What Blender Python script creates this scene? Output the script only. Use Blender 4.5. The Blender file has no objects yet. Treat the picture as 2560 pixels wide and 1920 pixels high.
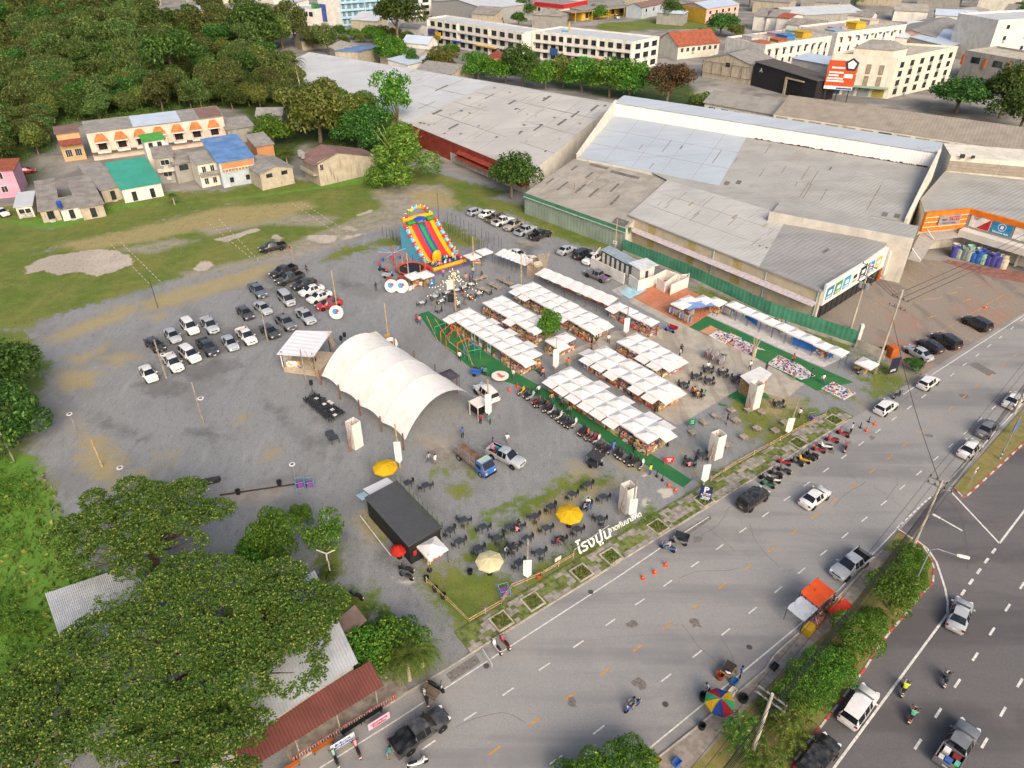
import bpy,bmesh,math,random
import numpy as np
from mathutils import Vector,Matrix
R=math.radians
rnd=random.Random(7)
SC=bpy.context.scene
COL=SC.collection

# ------------------------------------------------------------------ camera, sky, sun, exposure
cam_d=bpy.data.cameras.new('camera'); cam=bpy.data.objects.new('camera',cam_d); COL.objects.link(cam)
cam.location= (0,0,58); cam.rotation_euler= (R(90 -34.4),0,0)
cam_d.sensor_width=36; cam_d.lens=36 *1810 /2560; cam_d.clip_start=1; cam_d.clip_end=4000
SC.camera=cam
W=bpy.data.worlds.new('World'); SC.world=W; W.use_nodes=True
wn=W.node_tree.nodes; wl=W.node_tree.links
for n in list(wn): wn.remove(n)
SUN_AZ,SUN_EL=160,36          # azimuth clockwise from +Y (view direction), elevation
wo=wn.new('ShaderNodeOutputWorld'); wb=wn.new('ShaderNodeBackground'); ws=wn.new('ShaderNodeTexSky')
ws.sky_type='NISHITA'; ws.sun_disc=False; ws.sun_elevation=R(SUN_EL); ws.sun_rotation=R(SUN_AZ)
ws.air_density=1.0; ws.dust_density=6.0; ws.ozone_density=0.6
wb.inputs[1].default_value=0.15
wl.new(ws.outputs[0],wb.inputs[0]); wl.new(wb.outputs[0],wo.inputs[0])
sd=bpy.data.lights.new('sun','SUN'); sd.energy=1.15; sd.angle=R(36); sd.color= (1.0,0.92,0.8)
sun=bpy.data.objects.new('sun',sd); COL.objects.link(sun)
_d=Vector((math.sin(R(SUN_AZ)) *math.cos(R(SUN_EL)),math.cos(R(SUN_AZ)) *math.cos(R(SUN_EL)),math.sin(R(SUN_EL))))
sun.rotation_euler= (-_d).to_track_quat('-Z','Y').to_euler(); sun.location= (80,0,120)
SC.view_settings.view_transform='Standard'; SC.view_settings.look='None'
SC.view_settings.gamma=1; SC.view_settings.use_curve_mapping=False
SC.view_settings.exposure=0.68
SC.cycles.max_bounces=6; SC.cycles.transparent_max_bounces=6; SC.cycles.caustics_reflective=False; SC.cycles.caustics_refractive=False

# ------------------------------------------------------------------ materials
def lin(c): return c/12.92 if c <= .04045 else ((c+.055) /1.055) ** 2.4
def H(h,k=.86):
 h=h.lstrip('#'); return tuple(lin(int(h[i:i+2],16) /255) *k for i in (0,2,4)) + (1,)
MATS= {}
class NT:
 def __init__(s,name):
  s.m=bpy.data.materials.new(name); s.m.use_nodes=True; s.t=s.m.node_tree; s.n=s.t.nodes; s.l=s.t.links
  s.b=s.n['Principled BSDF']
 def new(s,t,**k):
  x=s.n.new(t)
  for a,b in k.items(): setattr(x,a,b)
  return x
 def inp(s,sock,v):
  if isinstance(v,bpy.types.NodeSocket): s.l.new(v,sock)
  else: sock.default_value=v
 def pos(s,obj=False):
  if obj: return s.new('ShaderNodeTexCoord').outputs['Object']
  return s.new('ShaderNodeNewGeometry').outputs['Position']
 def noise(s,scale,detail=3,vec=None,rough=.55,dist=0):
  x=s.new('ShaderNodeTexNoise'); x.inputs['Scale'].default_value=scale; x.inputs['Detail'].default_value=detail
  x.inputs['Roughness'].default_value=rough; x.inputs['Distortion'].default_value=dist
  if vec is not None: s.l.new(vec,x.inputs['Vector'])
  return x.outputs[0]
 def ramp(s,fac,lo,hi,smooth=True):
  x=s.new('ShaderNodeMapRange'); x.interpolation_type='SMOOTHSTEP' if smooth else 'LINEAR'
  s.inp(x.inputs[0],fac); x.inputs[1].default_value=lo; x.inputs[2].default_value=hi
  return x.outputs[0]
 def mix(s,fac,a,b,mode='MIX'):
  x=s.new('ShaderNodeMix',data_type='RGBA',blend_type=mode)
  s.inp(x.inputs[0],fac); s.inp(x.inputs[6],a); s.inp(x.inputs[7],b); return x.outputs[2]
 def math(s,op,a,b=0.):
  x=s.new('ShaderNodeMath',operation=op); s.inp(x.inputs[0],a); s.inp(x.inputs[1],b); return x.outputs[0]
 def attr(s,nm):
  x=s.new('ShaderNodeAttribute'); x.attribute_name=nm; return x.outputs['Fac']
 def scaled(s,vec,sx,sy,sz,rz=0):
  x=s.new('ShaderNodeMapping'); x.inputs['Scale'].default_value= (sx,sy,sz); x.inputs['Rotation'].default_value= (0,0,rz)
  s.l.new(vec,x.inputs[0]); return x.outputs[0]
 def bump(s,h,st=.3,d=.02):
  x=s.new('ShaderNodeBump'); x.inputs['Strength'].default_value=st; x.inputs['Distance'].default_value=d
  s.l.new(h,x.inputs['Height']); s.l.new(x.outputs[0],s.b.inputs['Normal'])
 def out(s,col,rough=.8,metal=0,spec=.3):
  s.inp(s.b.inputs['Base Color'],col); s.inp(s.b.inputs['Roughness'],rough); s.b.inputs['Metallic'].default_value=metal
  s.b.inputs['Specular IOR Level'].default_value=spec
  return s.m
def M(name,col=None,rough=.7,metal=0,spec=.3,var=.12,scale=1.2,stain=None,st=.35,streak=False,obj=False,ribs=None,bump=0,emit=0,grain=None):
 """one plain procedural material: a base colour with uneven tone, optional stains/streaks and sheet ribs"""
 if name in MATS: return MATS[name]
 t=NT(name); c=H(col) if isinstance(col,str) else col
 v=t.pos(obj)
 n=t.noise(scale,4,v)
 dark=tuple(x* (1 -var*1.6) for x in c[:3]) + (1,); lite=tuple(min(1,x* (1 +var)) for x in c[:3]) + (1,)
 o=t.mix(t.ramp(n,.3,.7),dark,lite)
 if stain:
  sv=t.scaled(v,1,1,.12) if streak else v
  o=t.mix(t.math('MULTIPLY',t.ramp(t.noise(scale* (2.2 if streak else .6),5,sv,.65),.52,.72),st),o,H(stain))
 if grain:
  gn=t.noise(.55,4,t.scaled(v,.06,1,1,-grain),.65); o=t.mix(t.math('MULTIPLY',t.ramp(gn,.5,.74),.38),o,tuple(x*.62 for x in c[:3]) + (1,)); o=t.mix(t.math('MULTIPLY',t.ramp(gn,.42,.28),.3),o,tuple(min(.85,x*1.22) for x in c[:3]) + (1,))
 if ribs:
  ax,freq=ribs; dx,dy=math.cos(ax),math.sin(ax)
  w=t.new('ShaderNodeTexWave',wave_type='BANDS',bands_direction='X'); w.inputs['Scale'].default_value=freq*math.pi/10
  w.inputs['Distortion'].default_value=0
  t.l.new(t.scaled(v,1,1,1,-ax),w.inputs[0]); t.bump(w.outputs['Fac'],.55,.05)
 elif bump: t.bump(t.noise(scale*14,3,v),bump,.03)
 m=t.out(o,rough,metal,spec)
 if emit: t.b.inputs['Emission Color'].default_value=c; t.b.inputs['Emission Strength'].default_value=emit; m.cycles.emission_sampling='NONE'
 MATS[name] =m; return m
def leafmat(name,a,b,c=None,trans=.33,hv=1.):
 if name in MATS: return MATS[name]
 t=NT(name); g_=t.new('ShaderNodeNewGeometry'); r=g_.outputs['Random Per Island']
 oi=t.new('ShaderNodeObjectInfo').outputs['Random']
 o=t.mix(r,H(a),H(b))
 if c: o=t.mix(t.ramp(r,.82,.9),o,H(c))
 h=t.new('ShaderNodeHueSaturation'); t.l.new(o,h.inputs['Color'])
 t.l.new(t.math('ADD',t.math('MULTIPLY',oi,.07 *hv),.5 -.038 *hv),h.inputs['Hue'])
 t.l.new(t.math('ADD',t.math('MULTIPLY',oi,.5 *hv),1 -.28 *hv),h.inputs['Value'])
 m=t.out(h.outputs[0],.6,0,.25)
 tr=t.new('ShaderNodeBsdfTranslucent'); t.l.new(h.outputs[0],tr.inputs[0])
 ms=t.new('ShaderNodeMixShader'); ms.inputs[0].default_value=trans
 t.l.new(t.b.outputs[0],ms.inputs[1]); t.l.new(tr.outputs[0],ms.inputs[2]); t.l.new(ms.outputs[0],t.n['Material Output'].inputs[0])
 MATS[name] =m; return m
def paintmat(name,rough=.25,coat=.5,metal=0.,var=.06):
 """colour from the object's own colour (cars, bikes, clothes)"""
 if name in MATS: return MATS[name]
 t=NT(name); oc=t.new('ShaderNodeObjectInfo').outputs['Color']; n=t.noise(2.5,3,t.pos(True))
 o=t.mix(t.math('MULTIPLY',t.ramp(n,.3,.75),var*3),oc,(.28,.25,.21,1))
 m=t.out(o,rough,metal,.4); t.b.inputs['Coat Weight'].default_value=coat; t.b.inputs['Coat Roughness'].default_value=.12
 MATS[name] =m; return m
def printmat(name,cols,scale=(2.2,3.2),seed=0):
 """flat print of a stall banner: coloured blocks and rows of light marks"""
 if name in MATS: return MATS[name]
 t=NT(name); v=t.pos(True); oi=t.new('ShaderNodeObjectInfo')
 ad=t.new('ShaderNodeVectorMath',operation='ADD'); t.l.new(v,ad.inputs[0])
 cb=t.new('ShaderNodeCombineXYZ'); t.l.new(t.math('MULTIPLY',oi.outputs['Random'],40.),cb.inputs[0]); t.l.new(cb.outputs[0],ad.inputs[1])
 vo=t.new('ShaderNodeTexVoronoi',distance='CHEBYCHEV'); vo.inputs['Scale'].default_value=scale[0]
 t.l.new(t.scaled(ad.outputs[0],1,1,1.3),vo.inputs['Vector'])
 cr=t.new('ShaderNodeValToRGB'); cr.color_ramp.interpolation='CONSTANT'
 e=cr.color_ramp.elements
 while len(e) <len(cols): e.new(.5)
 for i,c in enumerate(cols): e[i].position=i/len(cols); e[i].color=H(c)
 sp=t.new('ShaderNodeSeparateColor'); t.l.new(vo.outputs['Color'],sp.inputs[0]); t.l.new(sp.outputs[0],cr.inputs[0])
 n2=t.noise(scale[1] *4,2,t.scaled(ad.outputs[0],1,1,2))
 o=t.mix(t.math('MULTIPLY',t.ramp(n2,.58,.62),.85),cr.outputs[0],H('#f2efe4'))
 o=t.mix(t.math('MULTIPLY',t.ramp(t.noise(scale[1] *2.3,2,ad.outputs[0]),.6,.64),.7),o,H('#3a2420'))
 MATS[name] =t.out(o,.6); return MATS[name]

# ------------------------------------------------------------------ mesh kit
class MB:
 def __init__(s): s.v= []; s.f= []; s.m= []
 def add(s,vs,fs,mat=0):
  b=len(s.v); s.v += [tuple(x) for x in vs]; s.f += [tuple(i+b for i in f) for f in fs]; s.m += [mat] *len(fs); return s
 def box(s,c,d,rz=0,mat=0,top=None):
  x,y,z=c; a,b,h= (q/2 for q in d); cs,sn=math.cos(rz),math.sin(rz); k=top or 1
  P= []
  for sz in (-1,1):
   q=k if sz >0 else 1
   for sx,sy in ((-1,-1),(1,-1),(1,1),(-1,1)):
    u,w=sx*a*q,sy*b*q; P.append((x+u*cs-w*sn,y+u*sn+w*cs,z+sz*h))
  return s.add(P,[(3,2,1,0),(4,5,6,7),(0,1,5,4),(1,2,6,5),(2,3,7,6),(3,0,4,7)],mat)
 def prism(s,poly,z0,z1,mat=0,mtop=None,bottom=True):
  n=len(poly); A=sum(poly[i][0] *poly[(i+1) %n][1] -poly[(i+1) %n][0] *poly[i][1] for i in range(n))
  if A <0: poly=poly[::-1]
  f0=z0 if callable(z0) else (lambda x,y: z0); f1=z1 if callable(z1) else (lambda x,y: z1)
  vs= [(x,y,f0(x,y)) for x,y in poly] + [(x,y,f1(x,y)) for x,y in poly]
  s.add(vs,[(i,(i+1) %n,n+ (i+1) %n,n+i) for i in range(n)],mat)
  b=len(s.v) -2 *n
  s.f.append(tuple(b+n+i for i in range(n))); s.m.append(mat if mtop is None else mtop)
  if bottom: s.f.append(tuple(b+n-1 -i for i in range(n))); s.m.append(mat)
  return s
 def tube(s,p0,p1,r0,r1=None,n=6,mat=0,caps=True):
  p0,p1=Vector(p0),Vector(p1); r1=r0 if r1 is None else r1; d= (p1-p0)
  if d.length <1e-6: return s
  d.normalize(); a=d.orthogonal().normalized(); b=d.cross(a)
  vs= []
  for p,r in ((p0,r0),(p1,r1)):
   for i in range(n):
    t_=2 *math.pi*i/n; vs.append(p+a* (r*math.cos(t_)) +b* (r*math.sin(t_)))
  fs= [(i,(i+1) %n,n+ (i+1) %n,n+i) for i in range(n)]
  if caps: fs += [tuple(range(n-1,-1,-1)),tuple(range(n,2 *n))]
  return s.add(vs,fs,mat)
 def path(s,pts,r,n=5,mat=0):
  for i in range(len(pts) -1):
   ra=r[i] if isinstance(r,(list,tuple)) else r; rb=r[i+1] if isinstance(r,(list,tuple)) else r
   s.tube(pts[i],pts[i+1],ra,rb,n,mat)
  return s
 def loft(s,rings,caps=True,mat=0,closed=True):
  n=len(rings[0]); vs= [p for r in rings for p in r]; fs= []
  for j in range(len(rings) -1):
   for i in range(n if closed else n-1):
    a=j*n+i; b=j*n+ (i+1) %n; fs.append((a,b,b+n,a+n))
  if caps and closed: fs += [tuple(range(n-1,-1,-1)),tuple((len(rings) -1) *n+i for i in range(n))]
  return s.add(vs,fs,mat)
 def lathe(s,prof,n=10,c=(0,0,0),mat=0):
  return s.loft([[(c[0] +r*math.cos(2 *math.pi*i/n),c[1] +r*math.sin(2 *math.pi*i/n),c[2] +z) for i in range(n)] for r,z in prof],True,mat)
 def quad(s,*p,mat=0): return s.add(p,[tuple(range(len(p)))],mat)
 def mesh(s,name,mats,smooth=False):
  me=bpy.data.meshes.new(name); me.from_pydata(s.v,[],s.f)
  for m in (mats if isinstance(mats,(list,tuple)) else [mats]): me.materials.append(m)
  if any(s.m): me.polygons.foreach_set('material_index',s.m)
  if smooth: me.polygons.foreach_set('use_smooth',[True] *len(me.polygons)); me.set_sharp_from_angle(angle=R(38))
  me.update(); return me
 def build(s,name,mats,parent=None,smooth=False,loc=None,rz=0):
  return put(name,s.mesh(name,mats,smooth),parent,loc,rz)
def put(name,me,parent=None,loc=None,rz=0,col=None):
 o=bpy.data.objects.new(name,me); COL.objects.link(o); o.parent=parent
 if loc is not None: o.location=loc if len(loc) == 3 else (loc[0],loc[1],0)
 if rz: o.rotation_euler.z=rz
 if col: o.color=col
 return o
def tag(o,label=None,cat=None,group=None,kind=None):
 if label: o['label'] =label
 if cat: o['category'] =cat
 if group: o['group'] =group
 if kind: o['kind'] =kind
 return o
def thing(name,label,cat,loc=(0,0,0),rz=0,group=None):
 o=bpy.data.objects.new(name,None); COL.objects.link(o); o.empty_display_size=.3
 o.location=loc if len(loc) == 3 else (loc[0],loc[1],0); o.rotation_euler.z=rz
 return tag(o,label,cat,group)
def clone(root,loc=None,rz=None,label=None,group=None,scale=None,col=None):
 def cp(o,par):
  c=o.copy(); COL.objects.link(c); c.parent=par
  if col and o.get('paint'): c.color=col
  for ch in list(o.children): cp(ch,c)
  return c
 r=cp(root,None)
 if loc is not None: r.location=loc if len(loc) == 3 else (loc[0],loc[1],0)
 if rz is not None: r.rotation_euler.z=rz
 if scale: r.scale=scale if isinstance(scale,(tuple,list)) else (scale,) *3
 return tag(r,label,None,group)
def kill(root):
 for ch in list(root.children): kill(ch)
 bpy.data.objects.remove(root)
def ang(a,b): return math.atan2(b[1] -a[1],b[0] -a[0])
def lerp(a,b,t_): return tuple(a[i] + (b[i] -a[i]) *t_ for i in range(len(a)))
def dist(a,b): return math.hypot(b[0] -a[0],b[1] -a[1])
def off(p,a,d): return (p[0] +math.cos(a) *d,p[1] +math.sin(a) *d)
def text_mesh(name,s,size,mat,parent,loc,rot,ext=.01,align='CENTER',bold=0.,shear=0,sx=1):
 c=bpy.data.curves.new(name,'FONT'); c.body=s; c.size=size; c.extrude=ext; c.align_x=align; c.align_y='CENTER'; c.offset=bold; c.shear=shear
 c.resolution_u=2
 o=bpy.data.objects.new(name,c); me=bpy.data.meshes.new_from_object(o); bpy.data.objects.remove(o)
 me.materials.clear(); me.materials.append(mat)
 q=put(name,me,parent); q.location=loc; q.rotation_euler=rot; q.scale.x=sx
 return q


# ------------------------------------------------------------------ ground sheet with surface masks
def seg_sd(P,poly):
 poly=np.array(poly,float); d=np.full(len(P),1e9); ins=np.zeros(len(P),bool)
 for i in range(len(poly)):
  a=poly[i]; b=poly[(i+1) %len(poly)]; ab=b-a; ap=P-a
  t_=np.clip((ap @ ab) /max(ab @ ab,1e-9),0,1); q=ap-t_[:,None] *ab
  d=np.minimum(d,np.einsum('ij,ij->i',q,q))
  c= (a[1] >P[:,1]) != (b[1] >P[:,1])
  if abs(b[1] -a[1]) >1e-9: ins ^= c & (P[:,0] < (b[0] -a[0]) * (P[:,1] -a[1]) / (b[1] -a[1]) +a[0])
 return np.where(ins,1,-1) *np.sqrt(d)
GRASS= [
 [(-77.12,100.37),(-76.34,103.77),(-69.40,109.59),(-63.7,114.8),(-59.8,118.7),(-48.2,125.6),(-38.9,132.5),(-31.0,139.5),(-25.0,147.7),(-29.1,158.8),(-45.3,161.1),(-67.2,154.5),(-82.4,137.7),(-93.2,127.6),(-88.2,111.5)],
 [(-118.0,149.6),(-99.7,163.4),(-81.0,163.4),(-66.5,164.1),(-59.9,171.3),(-52.8,173.0),(-45.4,168.8),(-33.1,178.2),(-23.6,180.9),(-8.6,168.8),(0.0,163.4),(-8.1,156.6),(-19.2,164.9),(-16.8,168.0),(-32.7,164.8),(-39.4,158.1),(-65.1,155.9),(-89.5,142.5),(-106.3,142.5)],[(-17.59,48.49),(-15.14,47.76),(-11.73,44.05),(-8.24,42.25),(-6.35,38.98),(-13.19,36.50),(-17.59,43.01)],
 [(-115.9,146.3),(-108.6,146.3),(-94.9,141.3),(-91.1,145.7),(-85.1,153.8),(-74.4,153.1),(-58.6,161.1),(-36.5,171.3),(-26.0,176.5),(-19.8,171.3),(-29.1,158.8),(-42.2,158.8),(-63.6,155.2),(-72.3,147.7),(-80.4,138.3),(-87.4,133.6),(-91.6,128.7),(-89.1,120.6),(-82.0,118.7),(-74.7,118.7),(-69.6,123.0),(-63.1,121.1),(-62.7,116.4),(-69.7,110.2),(-73.19,107.33),(-76.55,104.15),(-77.12,100.37),(-81.74,100.37),(-89.16,103.38)],
 [(-73.2,129.8),(-65.6,136.5),(-50.9,134.8),(-45.5,140.7),(-36.0,140.7),(-30.0,147.7),(-28.2,144.4),(-33.3,138.9),(-42.4,137.7),(-51.4,136.5),(-49.1,128.7),(-61.0,124.0),(-61.5,119.6),(-68.3,123.5)],
 [(-36.1,126.1),(-33.3,132.0),(-27.7,133.6),(-26.9,131.4),(-32.1,127.6),(-34.7,125.6)],[(-27.7,134.8),(-24.8,137.1),(-22.6,136.5),(-22.4,133.1),(-25.7,132.5)],
 [(-15.4,145.1),(-12.4,143.8),(-7.3,137.1),(-5.8,133.6),(-9.3,132.0),(-13.0,135.3)],
 [(-1.6,157.4),(2.6,154.5),(11.6,143.8),(20.4,132.5),(25.4,127.6),(21.7,125.1),(17.9,130.3),(12.8,133.6),(7.7,138.3),(0.0,150.3)],
 [(-19.4,166.5),(-9.6,161.8),(1.5,155.2),(0.0,149.6),(-9.5,154.5),(-11.4,151.0),(-16.0,158.8)],
 [(-27.4,149.0),(-25.5,151.7),(-22.5,147.0),(-25.5,144.4)],
 [(31.0,115.9),(34.5,114.1),(42.32,105.33),(46.41,100.37),(52.47,95.06),(53.39,92.06),(49.36,93.38),(41.75,103.38),(35.99,109.39),(32.0,111.9)],
 [(-70.88,69.42),(-63.16,68.53),(-61.30,70.32),(-57.98,67.66),(-54.03,63.10),(-50.98,59.28),(-48.14,55.74),(-44.05,49.97),(-58.25,49.97)],
 [(-58.84,50.89),(-42.11,50.89),(-39.41,40.52),(-41.16,35.96),(-47.14,32.87)],[(-87.98,101.49),(-76.90,99.64),(-68.07,89.50),(-64.01,76.56),(-59.33,68.31),(-66.63,67.23)],
 [(-9.07,65.75),(-7.38,67.45),(-4.79,66.38),(-5.02,65.33),(-7.32,66.59),(-8.46,65.13),(-6.97,63.50),(-7.50,63.30)],[(-7.38,63.50),(-4.95,63.90),(-4.80,60.78),(-5.75,61.16)],
 [(-4.95,56.08),(-2.12,59.47),(0.00,60.97),(0.00,59.65),(-2.73,57.83),(-4.56,55.74)],
 [(5.49,64.31),(8.31,65.33),(11.75,65.13),(12.96,63.70),(9.49,63.10),(6.04,62.12),(1.95,58.74),(0.00,58.01),(0.00,60.97),(2.69,62.12)],
 [(-8.42,49.97),(-5.60,52.12),(-3.24,54.06),(0.00,56.08),(0.00,54.39),(-2.58,52.44)],
 [(-9.70,50.89),(-6.12,50.89),(0.00,49.97),(0.00,45.94),(-3.99,43.92),(-5.38,43.14),(-6.36,44.58),(-8.45,47.76)],
 [(3.25,51.49),(6.69,54.22),(14.13,57.66),(15.73,59.65),(15.95,57.83),(17.05,57.48),(12.26,53.24),(8.31,50.26),(5.27,49.07),(0.00,45.66),(-0.68,44.05),(0.00,49.07)],
 [(20.11,61.93),(23.64,64.51),(32.30,71.01),(31.45,68.10),(27.10,65.13),(24.27,62.51),(21.33,61.35)],[(32.00,74.08),(35.85,77.85),(40.10,81.32),(41.59,76.56),(37.15,72.40),(31.84,69.42)],
 [(29.83,81.87),(33.99,82.99),(35.78,79.69),(32.71,72.40),(30.25,72.17),(29.91,76.56)],
 [(53.98,90.13),(57.59,88.26),(57.31,84.71),(50.36,82.99),(50.10,85.55)],[(49.30,83.56),(52.59,84.42),(54.90,82.99),(52.19,81.59),(49.79,81.59)],[(43.57,82.99),(45.51,82.99),(47.86,80.77),(46.91,79.96)],
 [(-16.11,48.05),(-14.52,48.20),(-12.52,45.66),(-10.96,44.05),(-12.78,43.66),(-15.10,46.21)],[(-16.94,58.19),(-15.96,59.28),(-12.92,55.23),(-13.92,55.23)],[(-21.05,52.44),(-18.77,54.39),(-17.18,49.97),(-19.54,49.97)],
 [(40.7,413.7),(110.1,451.3),(118.0,398.8),(99.1,402.4),(45.2,388.2)]]
DRY= [
 [(-89.7,133.6),(-80.9,139.5),(-71.8,146.3),(-64.4,153.8),(-56.7,154.5),(-56.9,155.2),(-45.8,157.4),(-43.2,153.8),(-49.5,147.0),(-56.1,143.2),(-64.8,140.7),(-72.1,135.3),(-77.8,132.5),(-83.5,130.3)],
 [(-72.46,97.84),(-69.72,102.24),(-67.23,104.93),(-66.59,107.74),(-62.24,108.97),(-63.32,103.00),(-65.46,101.11),(-68.47,97.84),(-70.46,95.74)],[(-66.66,91.09),(-63.42,93.71),(-62.60,95.74),(-62.45,92.39),(-63.78,90.13)],
 [(-65.92,87.65),(-64.21,88.26),(-60.01,87.96),(-59.14,84.71),(-61.89,82.99),(-64.39,84.71)],[(-61.60,92.06),(-58.20,93.04),(-56.24,91.73),(-58.21,89.19)],
 [(-63.22,108.97),(-59.2,113.7),(-52.7,118.7),(-47.6,123.5),(-42.8,125.6),(-45.8,117.3),(-53.9,110.2),(-58.49,106.92),(-61.05,106.12)],[(-60.23,104.15),(-57.43,105.72),(-57.30,103.00)],
 [(-54.87,71.70),(-54.20,73.36),(-52.48,72.88),(-51.17,71.01),(-47.93,68.31),(-46.98,66.80),(-47.11,63.10),(-48.94,64.11),(-50.45,65.54),(-53.06,68.31)],[(-43.44,69.20),(-42.09,69.42),(-41.84,67.66)],[(-36.72,76.56),(-35.80,77.07),(-35.71,75.81)],[(-44.93,65.96),(-43.94,66.59),(-43.67,64.92)],
 [(1.95,58.74),(6.04,62.12),(9.49,63.10),(12.32,64.11),(7.38,60.21),(5.13,57.48),(2.28,56.43)],[(6.77,67.23),(8.76,67.45),(9.76,65.96),(7.20,65.33)],[(20.87,69.42),(21.86,67.23),(22.30,65.96),(20.79,66.80)],
 [(-30.94,70.32),(-29.57,70.09),(-29.30,68.53),(-30.36,68.75)],[(13.03,67.66),(15.52,67.23),(16.03,65.96),(13.29,66.38)],[(-16.5,164.1),(-11.9,155.9),(-14.2,152.4),(-20.8,154.5),(-24.4,163.4)],
 [(35.80,82.99),(38.05,82.43),(39.11,80.23),(35.30,77.07),(33.29,77.59)],[(-16.85,57.66),(-16.29,58.92),(-13.67,55.23),(-14.68,55.23)]]
DIRT= [
 [(-32.5,163.4),(-29.2,168.8),(-16.8,168.0),(-13.7,163.4),(-13.3,157.4),(-18.2,154.5),(-23.1,142.5),(-30.9,138.9),(-34.3,132.5),(-40.0,127.6),(-47.9,124.6),(-58.7,117.8),(-60.6,120.6),(-48.8,127.6),(-42.1,136.5),(-34.5,145.7),(-28.4,153.8)],
 [(-66.7,142.5),(-53.9,145.1),(-47.9,150.3),(-37.4,147.7),(-38.7,142.5),(-51.1,143.8),(-61.4,137.7)],[(-77.0,130.9),(-68.0,136.5),(-62.9,135.3),(-69.4,128.7)],
 [(47.12,80.50),(49.79,81.59),(50.02,78.37),(48.29,76.82),(46.50,77.33)],[(-34.24,61.93),(-30.11,63.50),(-25.62,63.50),(-26.77,61.16),(-32.73,60.59)],
 [(-16.97,58.37),(-16.35,59.28),(-14.00,55.74),(-15.18,55.23)],[(37.93,80.50),(40.10,81.32),(39.85,79.16),(37.96,78.63)],[(8.04,61.93),(9.40,62.12),(9.56,60.97),(8.22,60.78)],[(0.0,134.2),(4.2,136.5),(5.9,133.6),(1.3,130.9)],
 [(-12.11,73.36),(-7.57,72.40),(-5.91,68.97),(-8.65,67.45),(-11.06,70.32)],[(-60.05,78.11),(-56.81,76.56),(-54.82,73.12),(-57.39,74.08)],[(-1.68,44.32),(1.13,45.94),(0.00,44.32),(-1.23,43.27)],[(26.53,66.17),(30.27,68.53),(31.20,67.23),(28.87,64.51)],[(55.83,92.06),(58.14,91.41),(58.44,86.44),(55.91,85.26)]]
MUD= [
 [(-90.5,123.5),(-88.8,127.6),(-80.7,131.4),(-76.6,130.3),(-72.7,127.6),(-70.7,124.6),(-73.5,120.6),(-75.4,119.4),(-80.0,121.1),(-82.5,119.6),(-86.2,121.6),(-88.4,120.1)],[(-59.2,124.6),(-57.4,126.1),(-55.4,123.5),(-56.2,121.6),(-58.2,121.1)],
 [(-41.7,137.7),(-38.8,138.3),(-35.4,137.7),(-35.0,134.8),(-37.8,133.6),(-41.0,135.9)],[(-59.6,135.9),(-53.0,141.9),(-51.7,140.7),(-56.7,134.2)],[(-35.4,142.5),(-33.3,143.2),(-31.9,140.7),(-34.1,140.7)],[(-33.6,149.0),(-30.7,152.4),(-30.4,150.3),(-33.0,148.3)],[(-48.3,138.9),(-45.8,136.5),(-46.3,134.8),(-48.2,136.5)],[(-34.3,137.1),(-30.9,138.9),(-29.7,138.9),(-33.2,135.9)]]
CONC= [[(23.40,100.00),(28.01,103.77),(28.82,100.37),(36.41,91.73),(37.70,89.50),(41.85,85.11),(40.87,84.13),(37.62,81.04),(32.67,84.13),(26.65,79.16),(21.65,75.06),(19.98,76.82),(14.91,85.88),(10.43,92.06),(6.82,89.50),(6.57,91.41),(13.79,97.84),(16.54,99.64)],
 [(20.7,111.5),(26.00,104.15),(26.96,102.24),(25.28,102.24),(19.72,109.80)]]
LUSH= [[(-70.88,69.42),(-63.16,68.53),(-61.74,70.32),(-58.40,67.66),(-54.43,63.10),(-51.37,59.28),(-48.14,55.74),(-44.05,49.97),(-58.25,49.97)],[(-58.84,50.89),(-42.11,50.89),(-39.41,40.52),(-41.16,35.96),(-47.14,32.87)],[(-111.0,146.3),(-94.6,140.7),(-90.8,145.1),(-84.8,153.1),(-58.4,160.3),(-36.1,168.8),(-32.8,176.5),(-45.1,167.2),(-75.2,155.2),(-86.3,156.6),(-94.2,149.0),(-100.2,144.4)]]
DAMP= [[(-53.40,84.71),(-50.57,87.07),(-45.21,83.84),(-47.95,80.50)],[(-42.39,74.08),(-39.64,74.81),(-36.59,72.88),(-37.83,71.70)],[(-28.16,79.42),(-26.02,79.69),(-22.27,76.56),(-23.70,74.57)],[(-33.34,79.42),(-30.25,78.37),(-29.83,75.56),(-32.37,77.59)],[(-27.32,73.36),(-23.25,72.40),(-23.78,69.42),(-25.86,70.32)],[(-49.12,87.65),(-43.87,92.06),(-39.61,89.50),(-44.90,85.26)],[(-33.90,94.72),(-29.18,89.50),(-31.28,87.65)],[(-18.92,56.43),(-16.23,54.06),(-16.58,53.24)],[(-14.30,53.57),(-11.57,51.49),(-12.69,50.87)],[(0.0,134.8),(5.7,132.0),(3.3,127.6)],[(-31.4,117.8),(-26.9,115.9),(-29.7,114.6)],[(-10.25,69.42),(-7.31,68.53),(-8.67,67.66)],[(-55.77,97.84),(-42.35,101.49),(-35.14,99.64),(-49.59,88.88)],[(-44.7,120.6),(-30.2,111.5),(-32.75,105.33),(-42.7,113.7)],[(-56.32,78.11),(-45.91,71.70),(-52.89,74.08)],[(-9.86,47.05),(-6.76,44.05),(-7.69,44.58)]]
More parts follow.
